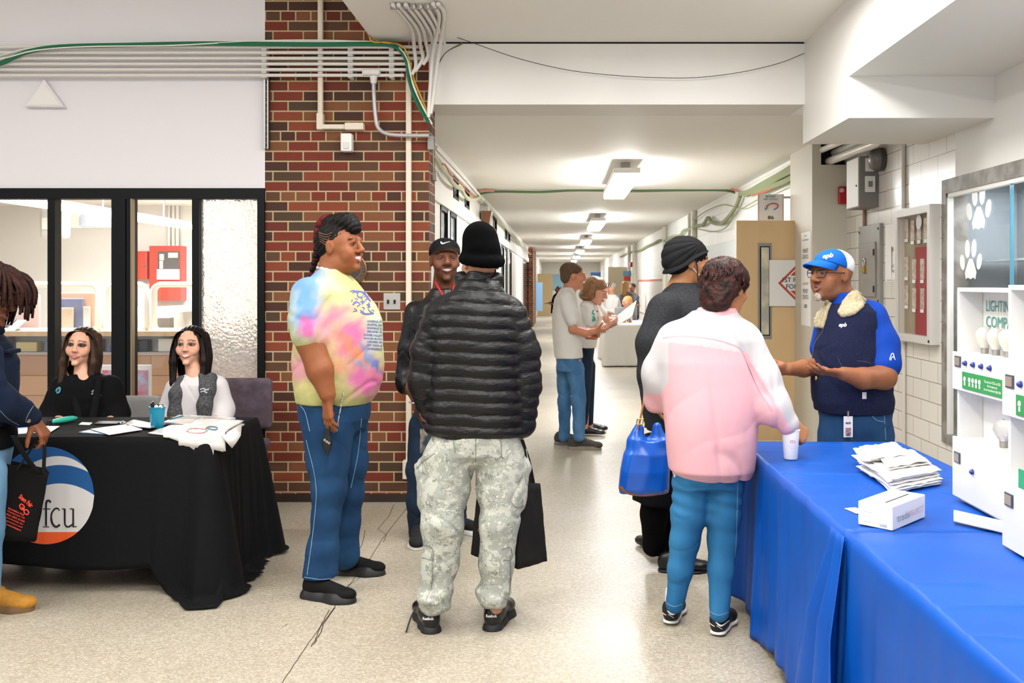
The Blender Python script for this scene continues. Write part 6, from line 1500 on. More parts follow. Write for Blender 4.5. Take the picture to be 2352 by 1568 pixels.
# ------------------------------------------------------------------ smiling man with the black cap
p = Fig('smiling person in black cap and black leather jacket with red collar, by the brick pier', 5.73, (1005, 1240))
hd = Head(p.w(1022, 600, 0), yaw=13, pitch=-4, hgt=.25)
B = SDF(True); hd.build(B, smile=.55, mouth=.05, nose=1.3, wide=.98)
B.cone(p.w(1021, 635, .02), p.w(1018, 690, .04), .062, .07, .03)
B.loft(p.st((960,960,1060,.11),(800,960,1070,.11),(715,960,1075,.10),(690,985,1050,.07)), .04)
B.chain(p.l((955,715,.03,24),(938,820,.03,20),(948,890,-.06,17),(956,915,-.08,13)), .02)
hw = p.w(957, 918, -.08); hand(B, hw, (.12,-.05,-1), (.9,.3,0), 1, 1.0, (.5,.7,.8,.9), thumb=(.4,.6))
B.chain(p.l((975,960,0,35),(962,1100,0,26),(962,1225,0,18)), .02); B.chain(p.l((1035,960,0,35),(1045,1100,0,26),(1050,1205,0,18)), .02)
p.body(B, M_skin, skincols(hd, '#6b3f28', '#7c4a40', '#1c110c', stub='#2a1a14', teeth=True, smile=.55, mouth=.0), .008, p.headfine(hd, [hw], .003)); hd.eyes(p.root, gaze=(.1,0))
J = SDF(); J.loft(p.st((905,958,1075,.12),(860,945,1080,.14),(780,945,1085,.145),(725,945,1085,.14),(700,958,1076,.12),(680,980,1056,.10),(662,992,1047,.085)), .03, None, 2.3)
J.chain(p.l((957,718,0,27),(941,800,0,26),(934,860,0,24),(936,884,-.03,22)), .03); J.chain(p.l((1075,718,0,27),(1090,820,0,24)), .03)
M_jk = mat('black_leather_jacket', '#07080b', .36, spec=.45, bump=(26,.5,.006))
jk = mesh_sdf('leather_jacket', J, M_jk, p.root, .006, disp=wrinkle((20,20,22), .004, 5.))
K = SDF(); K.chain(p.l((914,868,-.02,7),(930,884,-.03,20),(942,880,-.03,18)), .02); mesh_sdf('cuff', K, M_cloth, jk, .006, disp=wrinkle((40,40,40), .003, 2.))
R_ = SDF(); R_.loft(p.st((914,958,1002,.11),(890,958,1002,.12)), .01); mesh_sdf('red_shirt_hem', R_, mat('red_cotton', '#b5121f', .8), p.root, .006)
R_ = SDF(); R_.cone(p.w(1000,648,-.05), p.w(1017,678,-.10), .007, .007, .01).cone(p.w(1046,650,-.045), p.w(1036,680,-.10), .007, .007, .01); mesh_sdf('red_collar', R_, MATS['red_cotton'], p.root, .0045)
T = SDF(); T.loft(p.st((990,950,1062,.11),(960,948,1066,.12),(900,960,1060,.11)), .05); T.chain(p.l((976,980,0,38),(966,1080,0,31),(962,1150,0,28),(964,1225,.02,25)), .03); T.chain(p.l((1034,980,0,38),(1042,1080,0,30),(1048,1195,0,24)), .03)
mesh_sdf('jeans', T, jeans('navy_denim', '#131c2b', '#26384f'), p.root, .007, disp=wrinkle((16,16,24), .005, 1.))
M_cv = mat('black_canvas', '#0b0b0d', .8); fp = floorpt(962, 1243); shoe(p.root, 'shoe', fp, 175, M_cv, M_sole, .28, .03); fp = floorpt(1050, 1222)
s2, G2 = shoe(p.root, 'shoe', fp, 112, M_cv, M_sole, .28, .032)
tc_ = SDF(); tc_.ell(G2(0,.165,.032), (.036,.034,.024), None, .01); mesh_sdf('toe_cap', tc_, M_sole, s2, .005)
for j in range(4): MB().tube([G2(-.022,.085+.018*j,.068-.006*j), G2(.022,.092+.018*j,.068-.006*j)], .0035).build('lace', M_sock, s2, smooth=True)
MB().tube(spline([p.w(940,923,-.115), p.w(948,926,-.13), p.w(958,922,-.13), p.w(970,914,-.10)], 5), .005, 8).build('bracelet', M_steel, p.root, smooth=True)
def ballcap(hd, m, m2=None, tilt=0, bill=.075, split=False):
    g = hd.g; k = hd.k; C_ = SDF(); C_.ell(g(0,.012,.052), np.array((.083,.104,.074))*k, hd.R, .02); 
    R2 = hd.R @ rotx(-.30); C_.bx(g(0,0,.040)-R2[:,2]*.10*k, np.array((.2,.2,.10))*k, R2, .001, .006, True)
    return C_
def bill(hd, m, par, lift=.0, bl=.075):
    v = []; f = []; n = 17; rws = 7
    for s_ in (0, 1):
        for r in range(rws):
            t = r/(rws-1)
            for i in range(n):
                a = (i/(n-1)-.5)*math.pi*.94; rx = .078; y0_ = -.024-.068*math.cos(a)**.8; y = y0_-bl*t*math.cos(a)**.8; x = rx*math.sin(a)*(1-.06*t)
                v.append(hd.g(x, y, .046-.30*y0_-.12*abs(x)-.22*t*bl+lift*t-(.004 if s_ else 0)))
    for s_ in (0,1):
        for r in range(rws-1):
            for i in range(n-1): q = s_*rws*n+r*n+i; f.append((q, q+1, q+n+1, q+n))
    for i in range(n-1): q = (rws-1)*n+i; f.append((q, q+1, q+1+rws*n, q+rws*n))
    for r in range(rws-1):
        for e in (0, n-1): q = r*n+e; f.append((q, q+n, q+n+rws*n, q+rws*n))
    return mk('bill', v, f, m, par, None, True)
M_cp = mat('black_twill', '#08080b', .75, spec=.2)
cp = mesh_sdf('baseball_cap', ballcap(hd, 0), M_cp, p.root, .004); bill(hd, M_cp, cp, -.004, .042)
v, f = strokes([(sp2([(1013,555),(1014.5,559),(1019,559.5),(1026,557),(1033,555.5)], 6), [1.2,1.8,2.4,2.8,3.1,3.2,3.2,3.1,3.0,2.8,2.6,2.4,2.2,2,1.8,1.6,1.4,1.3,1.2,1.1,1,.9,.8,.7,.6])]); decal('swoosh', cp, v, f, M_paper, cp, .003)
# pale printed bag held low by him
bg = thing('printed_tote_bag', 'pale printed bag partly hidden behind the camouflage trousers', 'bag', p.w(975,1040,-.5))
o = MB().add(*quadgrid(p.w(966,985,-.55), p.w(990,985,-.60), p.w(985,1042,-.60), p.w(966,1040,-.55), 6)).build('body', mat('bag_beige', '#b9a89c', .8, noise=(12,'#3c5560',2,.8)), bg); so = o.modifiers.new('s','SOLIDIFY'); so.thickness = .004
MB().tube([p.w(957,935,-.11), p.w(962,962,-.35), p.w(972,988,-.56)], .008, 6).build('strap', M_nw, bg, smooth=True)
# ------------------------------------------------------------------ woman in the pink and white jacket (seen from behind)
p = Fig('person in pink and white jacket holding the foam cup, seen from behind', 4.22, (1610, 1450))
hd = Head(p.w(1668, 664, -.01), yaw=138, pitch=12, hgt=.235)
B = SDF(True); hd.build(B, nose=1.2, ears=True)
B.cone(p.w(1660, 690, .02), p.w(1648, 740, .02), .062, .075, .03)
B.loft(p.st((1080,1545,1715,.12),(900,1535,1720,.13),(790,1535,1715,.13),(735,1580,1690,.09)), .04)
B.chain(p.l((1560,800,0,36),(1510,900,.1,28)), .02); B.chain(p.l((1700,800,0,36),(1745,910,-.08,30),(1812,972,-.09,20)), .02)
hw = p.w(1818, 974, -.09); hand(B, hw, (.62,.25,-.55), (-.1,.75,-.5), 1, .92, (.75,.85,.95,1.05), thumb=(.55,.75))
B.chain(p.l((1590,1090,0,50),(1570,1240,0,32),(1550,1395,0,18)), .02); B.chain(p.l((1660,1090,0,50),(1655,1240,0,32),(1650,1410,-.04,18)), .02)
p.body(B, M_skin, skincols(hd, '#b07850', '#8a5548'), .009, p.headfine(hd, [hw], .0035))
J = SDF(); J.loft(p.st((1094,1556,1722,.13),(1075,1536,1730,.17),(1000,1530,1738,.185),(900,1522,1742,.19),(830,1516,1742,.19),(780,1520,1738,.18),(750,1540,1722,.155),(728,1572,1702,.12),(712,1592,1692,.10)), .03, None, 2.3)
J.chain(p.l((1556,782,0,46),(1518,860,.06,42),(1506,915,.12,34)), .04); J.chain(p.l((1704,780,0,48),(1742,870,-.04,46),(1772,935,-.08,40),(1806,972,-.09,27)), .035)
pk = np.array(ls('#dba6ae')[:3]); wh = np.array(ls('#bdb9bc')[:3]); tr_ = np.array(ls('#cf9aa4')[:3])
def jc(v):
    x, y = topx(v); c = np.tile(pk, (len(v), 1)); yl = 782+.00012*(x-1600)**2+(x-1520)*.14
    m = y < yl; left = (x < 1535) & (y < 905-(1535-x)*.0) & ((x-1460)*.95+ (y-930)*.62 < 38); R1 = (x > 1722) & (y < 1010) & ((x-1722)*1.05 > (y-812)*.62-8)
    w_ = m | left | R1; c[w_] = wh; return c
M_pk = mat('pink_nylon', '#ffffff', .6, attr='Col', spec=.3, bump=(7, .4, .012, (1.6,1.6,.5)))
jk = mesh_sdf('windbreaker', J, M_pk, p.root, .006, disp=wrinkle((10,10,7), .010, 2.7), cols=jc)
v, f = strokes([(sp2([(1522,776),(1560,772),(1610,775),(1660,784),(1692,796),(1704,806),(1722,850),(1745,900),(1775,945)], 6), 1.5)]); decal('piping', jk, v, f, mat('pink_piping', '#c98f9c', .7), jk, .003)
C_ = SDF(); C_.loft(p.st((738,1575,1700,.115),(716,1598,1694,.105),(706,1604,1690,.095)), .02); mesh_sdf('collar', C_, mat('pink_collar', '#d9a2ab', .6), jk, .006)
H_ = SDF(); H_.loft(p.st((1099,1545,1700,.125),(1080,1545,1705,.13)), .01); mesh_sdf('checked_shirt_hem', H_, mat('check', '#e4dfe6', .8, noise=(70, '#2b2a4a', 1, .9)), p.root, .006)
T = SDF(); T.loft(p.st((1115,1550,1702,.11),(1095,1548,1706,.13),(1060,1548,1706,.13)), .05, None, 2.2)
T.chain(p.l((1590,1110,0,45),(1582,1180,0,40),(1574,1240,0,33),(1562,1310,0,28),(1550,1388,.0,21)), .025); T.chain(p.l((1664,1110,0,45),(1662,1180,0,40),(1660,1240,0,34),(1656,1310,-.02,29),(1652,1406,-.05,22)), .025)
tr = mesh_sdf('skinny_jeans', T, jeans('mid_blue_denim', '#1b5480', '#3273a0'), p.root, .006, disp=lambda P: wrinkle((15,15,24), .0028, 6.)(P)+.0035*np.exp(-((P[:,2]-.56)/.06)**2)*np.sin(P[:,2]*110+P[:,0]*30))
for q in ([(1694,1100),(1692,1180),(1690,1240),(1686,1320),(1680,1400)], [(1528,1382),(1548,1392),(1566,1386)], [(1628,1402),(1650,1412),(1674,1405)]): v, f = strokes([(sp2(q, 8), 1.6)]); decal('stitching', tr, v, f, M_st, tr)
M_nk = mat('black_mesh', '#09090b', .6, bump=(200,.3,.001))
for (fx, fy, an) in ((1545, 1432, 14), (1656, 1458, 22)):
    fp = floorpt(fx, fy)+(0,.03,0); s_, G_ = shoe(p.root, 'shoe', fp, an, M_nk, M_sole, .262, .034, .085)
    K = SDF(); K.cone(G_(0,-.012,.06), G_(0,-.005,.14), .030, .028, .01); mesh_sdf('sock', K, M_sock, s_, .005)
    v, f = strokes([(sp2([(fx-12,fy-30),(fx,fy-22),(fx+18,fy-34)], 5), [1,2,3,4,4,4,3,3,2,2,1,1]), (sp2([(fx-30,fy-32),(fx-20,fy-24),(fx-14,fy-20)]), 1.5), ([(fx+2,fy-14),(fx-10,fy-22)], 1)]); decal('swoosh', s_, v, f, M_paper, s_, .003)
# curly hair
g = hd.g; k = hd.k; K = SDF(); K.ell(g(0,.018,.045), np.array((.096,.108,.088))*k, hd.R, .02).ell(g(0,.065,-.02), np.array((.085,.06,.075))*k, hd.R, .03).ell(g(0,.07,-.075), np.array((.06,.042,.04))*k, hd.R, .03)
M_cb = mat('brown_curls', '#160806', .55, spec=.25, noise=(34, '#3c1a12', 5, .6), bump=(45,.9,.012))
hr = mesh_sdf('hair', K, M_cb, p.root, .0045, disp=wrinkle((60,60,60), .0045, 1.1))
rs = random.Random(4); cur = []
for i in range(230):
    th = rs.uniform(0, 2*math.pi); ph = rs.uniform(-.75, 1.5); n_ = np.array((math.cos(ph)*math.cos(th), math.cos(ph)*math.sin(th), math.sin(ph)))
    if n_[1] < -.62 and n_[2] < .45: continue
    if n_[2] < -.3 and n_[1] < .1: continue
    c0 = np.array((0,.022,.032))+n_*np.array((.094,.106,.094)); t1 = np.cross(n_, (0,.3,1)); t1 /= np.linalg.norm(t1)+1e-6; t2 = np.cross(n_, t1); sg = rs.choice((-1,1))
    pts = [g(*(c0+t2*(-.018+.012*j)*1.0+t1*sg*.008*math.sin(j*1.1+rs.random())+n_*.004*math.sin(j*1.3))) for j in range(5)]; cur.append(pts)
locks('curls', cur, .0052, M_cb, hr, .4, 5, 3, flat=.7)

# ------------------------------------------------------------------ woman with turban and mask
p = Fig('person in black turban, face mask and charcoal sweater beside the pink jacket', 5.2, (1545, 1300))
hd = Head(p.w(1580, 605, 0), yaw=102, pitch=4, hgt=.24)
B = SDF(True); hd.build(B); B.cone(p.w(1572, 632, .0), p.w(1555, 680, .0), .058, .072, .03)
B.loft(p.st((1000,1490,1600,.13),(800,1490,1620,.15),(720,1500,1620,.15),(670,1530,1600,.10)), .04); B.chain(p.l((1540,720,-.17,30),(1500,820,-.2,25),(1500,900,-.2,18)), .02); hand(B, p.w(1500,905,-.2), (.3,-.1,-1), (1,0,0), 1, 1.0)
B.chain(p.l((1515,1050,-.05,35),(1508,1150,-.05,28),(1502,1255,.0,16)), .02); B.chain(p.l((1560,1050,.05,35),(1550,1180,.05,26),(1545,1290,0,16)), .02)
p.body(B, M_skin, skincols(hd, '#a9774f', '#7a4a3a', '#33241c'), .009, p.headfine(hd, [], .0035)); hd.eyes(p.root)
M_ch = mat('charcoal_knit', '#232427', .95, spec=.1, bump=(330,.6,.003), noise=(160,'#36373a',3,.3)); S = SDF()
S.loft(p.st((985,1478,1610,.17),(920,1472,1612,.18),(840,1470,1625,.19),(770,1472,1640,.20),(720,1484,1640,.20),(690,1502,1630,.17),(665,1524,1614,.13),(648,1540,1602,.10)), .04, None, 2.2)
S.chain(p.l((1530,715,-.14,44),(1502,790,-.2,40),(1492,860,-.2,30),(1492,915,-.2,22)), .04); mesh_sdf('sweater', S, M_ch, p.root, .007, disp=wrinkle((9,9,6), .007, 1.9))
S = SDF(); S.loft(p.st((1150,1452,1590,.17),(1120,1458,1592,.17),(1000,1478,1600,.16)), .04); mesh_sdf('tunic', S, M_cloth, p.root, .009, disp=wrinkle((14,14,5), .006, .9))
T = SDF(); T.chain(p.l((1512,1090,-.05,38),(1504,1180,-.05,31),(1500,1252,.0,25)), .03); T.chain(p.l((1560,1090,.05,38),(1552,1190,.05,30),(1540,1288,0,22)), .03); mesh_sdf('trousers', T, mat('black_trousers', '#070708', .9, spec=.1), p.root, .008, disp=wrinkle((15,15,20), .004, 8.))
shoe(p.root, 'shoe', floorpt(1500,1268), -20, M_lea, M_rub, .26, .02); shoe(p.root, 'shoe', floorpt(1542,1312), 92, M_lea, M_rub, .27, .02)
g = hd.g; k = hd.k; K = SDF(); K.ell(g(0,.020,.050), np.array((.088,.112,.086))*k, hd.R, .02).ell(g(0,.062,.0), np.array((.074,.066,.062))*k, hd.R, .04)
def pleat(P): q = hd.loc(P); a = np.arctan2(q[:,2]-.115, q[:,1]+.055); return .0055*np.abs(np.sin(a*13+q[:,0]*14))**.7-.002
tb_ = mesh_sdf('turban', K, mat('black_jersey', '#1a1a1c', .9, spec=.15), p.root, .0035, disp=pleat)
bn = [g(x, y, z) for x, y, z in ((0,-.084,.068),(-.060,-.052,.056),(-.084,.000,.030),(-.082,.045,-.008),(-.06,.092,-.038),(0,.11,-.045),(.06,.092,-.038),(.082,.045,-.008),(.084,0,.03),(.060,-.052,.056),(0,-.084,.068))]
MB().tube(spline(bn, 6), .020*k, 10, flat=.45).build('turban_band', MATS['black_jersey'], tb_, smooth=True)
K = SDF(); K.ell(g(0,-.080,-.048), np.array((.048,.040,.048))*k, hd.R, .02); K.ell(g(0,-.1,-.03), np.array((.02,.028,.03))*k, hd.R, .02); ms = mesh_sdf('face_mask', K, mat('mask_black', '#141416', .8), p.root, .004)
for a in (((-.045,-.078,-.020),(-.060,-.045,-.008),(-.076,-.005,.012)), ((-.043,-.075,-.078),(-.06,-.04,-.055),(-.076,.0,-.022))): MB().tube(spline([g(*q) for q in a], 4), .0022, 6).build('ear_loop', M_sock, ms, smooth=True)
MB().tube(spline([g(-.084,-.012,.02), g(-.088,-.02,-.03), g(-.085,-.03,-.09), p.w(1614,690,-.12)], 5), .0035, 6).build('mask_cord', M_dark, ms, smooth=True)
# blue handbag
p2 = Fig('x', 4.75, (1480, 1300)); hb = thing('handbag', 'royal blue leather handbag with brown strap held by the charcoal sweater arm', 'handbag', p2.w(1480, 1133, 0))
K = SDF(); K.loft(p2.st((1131,1424,1536,.055),(1120,1421,1538,.075),(1080,1424,1538,.085),(1040,1432,1534,.075),(1010,1446,1528,.05)), .02, None, 2.6)
K.cone(p2.w(1458,1010,-.01), p2.w(1470,985,-.01), .045, .022, .03, ((0,1,0),.7)).cone(p2.w(1508,1010,.0), p2.w(1506,982,.0), .045, .022, .03, ((0,1,0),.7))
K.cone(p2.w(1488,975,-.07), p2.w(1486,1012,-.07), .020, .008, .02, None, True)
def bfold(P): x = (P[:,0]-p2.w(1486,0)[0])/.1; z = P[:,2]; return .006*np.sin(x*5+(z-.5)*14)*np.exp(-((z-.76)/.10)**2)+.0015*np.sin(x*7-z*18)
hbb = mesh_sdf('bag_body', K, mat('blue_leather', '#0a4fb4', .28, spec=.55, noise=(4,'#0c5cc6',3,.3)), hb, .0045, disp=bfold)
ln_ = [p2.w(x,y,-.05) for x, y in ((1424,1118),(1440,1130),(1470,1136),(1505,1134),(1530,1126))]; MB().tube(spline(ln_, 4), .008, 8).build('base_trim', mat('brown_leather', '#7d4a2a', .5), hb, smooth=True)
st_ = MB().tube(spline([p2.w(1466,984,-.03), p2.w(1472,955,-.03), p2.w(1478,925,.02), p2.w(1482,900,.12), p2.w(1490,880,.22)], 5), .018, 8, flat=.25).build('strap', mat('tan_leather', '#9a5c30', .5), hb, smooth=True); ORG[st_] = ORG[hb]
MB().tube([p2.w(1464,962,-.055), p2.w(1478,962,-.055), p2.w(1476,974,-.055), p2.w(1462,974,-.055), p2.w(1464,962,-.055)], .0035, 6).build('buckle', mat('gold', '#c9a24a', .3, .9), st_, smooth=True)

# ------------------------------------------------------------------ man with glasses, vest and blue cap
p = Fig('person in blue and white cap, glasses and navy vest behind the blue table', 5.0, (1960, 1327))
hd = Head(p.w(1910, 634, 0), yaw=-60, pitch=-2, hgt=.25)
B = SDF(True); hd.build(B, mouth=.9, nose=1.3, wide=1.02, jaw=1.05, fat=.006)
B.cone(p.w(1924, 665, .02), p.w(1945, 712, .03), .066, .085, .03)
B.loft(p.st((1000,1885,2040,.15),(850,1885,2040,.16),(740,1890,2025,.14),(700,1910,2000,.10)), .04)
B.chain(p.l((2008,745,-.06,32),(2034,815,-.12,30),(2030,866,-.17,28),(1982,869,-.25,24),(1938,858,-.29,16)), .02)
h1 = p.w(1936, 857, -.29); hand(B, h1, (-1,-.12,.10), (.1,.35,1), 1, 1.0, (.10,.14,.20,.28), thumb=(.80,.35), tcurl=.1)
B.chain(p.l((1900,760,.10,28),(1890,840,.05,25),(1845,846,-.05,19),(1812,847,-.10,15)), .02)
h2 = p.w(1810, 847, -.10); hand(B, h2, (-1,-.2,-.15), (0,.9,.5), -1, .95, (.5,.7,.8,.9), thumb=(.25,.7))
B.chain(p.l((1920,1000,0,40),(1920,1150,0,30),(1925,1320,0,20)), .02); B.chain(p.l((2000,1000,0,40),(2000,1150,0,30),(2000,1320,0,20)), .02)
p.body(B, M_skin, skincols(hd, '#8f5c3e', '#7d4a40', '#4a3a32', stub='#6a5344', mouth=.9), .008, p.headfine(hd, [h1, h2], .003)); hd.eyes(p.root)
K = SDF(); K.ell(hd.g(0,-.083,-.101), np.array((.022,.012,.017))*hd.k, hd.R, .02).ell(hd.g(0,-.084,-.090), np.array((.016,.012,.014))*hd.k, hd.R, .01); mesh_sdf('goatee', K, mat('grey_beard', '#b9aea2', .9, noise=(90,'#8a7d72',4,.5), bump=(150,.8,.004)), p.root, .0035, disp=wrinkle((150,150,150), .0015, 1.))
S = SDF(); S.loft(p.st((760,1895,2035,.15),(720,1900,2025,.14),(690,1905,1990,.11),(672,1912,1968,.095)), .03); S.chain(p.l((2000,728,-.03,38),(2022,790,-.08,40),(2032,836,-.13,39)), .03); S.chain(p.l((1905,740,.10,32),(1892,800,.10,32)), .03)
po = mesh_sdf('polo_shirt', S, mat('royal_cotton', '#053a9c', .75, spec=.2, bump=(300,.2,.001)), p.root, .006, disp=wrinkle((16,16,14), .004, 3.3))
V_ = SDF(); V_.loft(p.st((945,1872,2046,.18),(920,1866,2048,.19),(850,1866,2042,.19),(790,1872,2030,.18),(740,1885,2022,.165),(715,1892,2014,.15),(696,1902,1994,.12)), .03, None, 2.3)
V_.ell(p.w(2052,765,-.04), (.075,.14,.12), None, .02, True)
M_vs = mat('navy_fleece', '#161a33', .9, spec=.15, noise=(140,'#1f2440',3,.3), bump=(200,.3,.002)); vs = mesh_sdf('fleece_vest', V_, M_vs, p.root, .006, disp=wrinkle((9,9,12), .005, 7.))
M_shp = mat('sherpa', '#a59878', .95, bump=(120,1,.006), noise=(70,'#b8ac8e',4,.5))
C_ = SDF()
def surf(x, y, off):
    c = [hit(o_, x, y, off) for o_ in (vs, po, p.root)]; c = [q for q in c if q is not None and abs(q[1]-p.Y) < .5]
    return min(c, key=lambda q: q[1]) if c else None
for cl_, hw_ in (([(1981,656),(1978,672),(1966,690),(1950,706),(1933,720)], [8,14,19,17,6]), ([(1903,694),(1892,708),(1885,728),(1883,750)], [6,10,12,8])):
    q_ = sp2(cl_, 4); nq = len(q_)
    for i, c_ in enumerate(q_):
        t_ = np.array(q_[min(i+1,nq-1)])-np.array(q_[max(i-1,0)]); t_ = t_/np.linalg.norm(t_); w_ = np.interp(i/(nq-1), np.linspace(0,1,len(hw_)), hw_)
        for o2 in np.linspace(-w_, w_, 7):
            r_ = surf(c_[0]-t_[1]*o2, c_[1]+t_[0]*o2, .002)
            if r_ is not None: C_.ell(r_, (.0095,.0095,.0095), None, .010)
mesh_sdf('sherpa_collar', C_, M_shp, vs, .0045, disp=lambda P: .0012*np.sin(P[:,0]*330+2*np.sin(P[:,2]*210))*np.sin(P[:,2]*290))
for q, w_ in (([(1898,720),(1890,760),(1872,790),(1864,850),(1864,935)], 1.8), ([(1968,828),(1985,830),(2000,834)], 1.4), ([(1925,822),(1935,845),(1942,870)], 1.2)): v, f = strokes([(sp2(q, 8), w_)]); decal('seam', vs, v, f, mat('vest_seam', '#3a3f60', .8), vs)
tdecal('lettering', vs, 'epb', 1936, 747, 18, 12, M_paper, vs, bold=.03, shear=.3)
MB().lathe(np.array(hit(vs, 1953, 721, .001)), [(.006,0),(.006,.003)], 12, axis=(0,-1,0)).build('snap', M_steel, vs)
h_ = hit(vs, 1985, 908, .001); MB().box(h_[0]-.010, h_[0]+.010, h_[1]-.002, h_[1], h_[2]-.016, h_[2]+.016).build('hem_tag', M_paper, vs)
v, f = strokes([(sp2([(2043,826),(2047,814),(2051,812),(2054,824)]), 1.8), (sp2([(2045,828),(2050,819),(2056,826)]), 1.5)]); decal('sleeve_logo', po, v, f, M_paper, po)
T = SDF(); T.loft(p.st((1040,1885,2048,.15),(985,1885,2048,.17),(940,1882,2048,.17),(920,1885,2045,.16)), .05); T.chain(p.l((1925,1000,0,46),(1922,1150,0,38),(1925,1315,0,32)), .03); T.chain(p.l((2005,1000,0,46),(2003,1150,0,38),(2000,1315,0,32)), .03)
tr = mesh_sdf('jeans', T, jeans('denim_blue', '#16335a', '#28507a'), p.root, .008, disp=wrinkle((14,14,20), .004, 2.))
v, f = strokes([(sp2([(1998,948),(2012,964),(2030,968)]), 1.5), ([(1956,948),(1956,1010)], 1.2), ([(2030,948),(2034,1010)], 1.4)]); decal('stitching', tr, v, f, M_st, tr)
shoe(p.root, 'shoe', floorpt(1925,1325), 200, M_lea, M_rub, .29); shoe(p.root, 'shoe', floorpt(2000,1325), 190, M_lea, M_rub, .29)
# badge
bt = thing('id_badge', 'white staff badge with a photo hanging from the jeans behind the table', 'badge', p.w(1948, 1003, -.19)); a, b = p.w(1938,1004,-.19), p.w(1959,956,-.19)
MB().box(a[0], b[0], a[1], a[1]+.004, a[2], b[2]).build('card', mat('badge_card', '#e4e4ea', .25), bt, bevel=.001)
c, d = p.w(1942,1000,-.191), p.w(1954,982,-.191); MB().box(c[0], d[0], c[1]-.003, c[1], c[2], d[2]).build('photo', mat('badge_photo', '#3b3f78', .4, noise=(90,'#b78b80',2,.7)), bt)
text3('lettering', 'epb', p.w(1948,971,-.192), (1,0,0), (0,0,1), mat('badge_ink', '#2a2a6a', .6), bt, width=.026, height=.014, bold=.03); MB().tube([p.w(1948,956,-.19), p.w(1948,944,-.19)], .005).build('clip', M_steel, bt, smooth=True)
# cap
C_ = ballcap(hd, 0); bl_ = np.array(ls('#0b57b0')[:3])
def cc_(v): q = hd.loc(v); c = np.tile(bl_, (len(v), 1)); c[q[:,1] > .012] = (.82,.82,.82); return c
cp = mesh_sdf('baseball_cap', C_, mat('cap_cotton', '#ffffff', .8, attr='Col', spec=.2), p.root, .004, cols=cc_); bill(hd, mat('cap_blue', '#0b57b0', .8, spec=.2), cp, -.006, .068)
tdecal('lettering', cp, 'epb', 1902, 589, 24, 13, M_paper, cp, ang=-8, bold=.03, shear=.3, off=.003)
# glasses
gl = thing('eyeglasses', 'dark rectangular glasses worn under the blue and white cap', 'glasses', hd.g(0,-.1,.01))
M_fr = mat('tortoise', '#1d1412', .25, spec=.6); g = hd.g
for sx in (1,-1):
    c = (sx*.033, -.101, .008); pts = [g(c[0]+x, c[1]+abs(c[0]+x)*.12, c[2]+z) for x, z in ((-.024,.014),(.0,.016),(.024,.014),(.025,-.004),(.018,-.017),(-.018,-.017),(-.025,-.004),(-.024,.014))]; MB().tube(pts, .0022, 6).build('rim', M_fr, gl, smooth=True)
    mk('lens', pts[:-1], [tuple(range(7))], M_glass, gl)
    MB().tube([g(sx*.058,-.094,.012), g(sx*.076,-.05,.012), g(sx*.080,.0,.014)], .0024, 6).build('temple', M_fr, gl, smooth=True)
MB().tube([g(-.010,-.103,.010), g(.010,-.103,.010)], .0022, 6).build('bridge', M_fr, gl, smooth=True)
tag(MB().tube([p.w(1768,841,-.13), p.w(1784,850,-.13)], .0045, 8).build('pen', M_dark, smooth=True), 'dark pen held by the person in the navy vest', 'pen')
hh = h1; MB().lathe(p.w(1874,868,-.31), [(.0105,-.002),(.0105,.003)], 14, axis=(1,0,0)).build('ring', mat('gold', '#c9a24a', .3, .9), p.root, smooth=True)
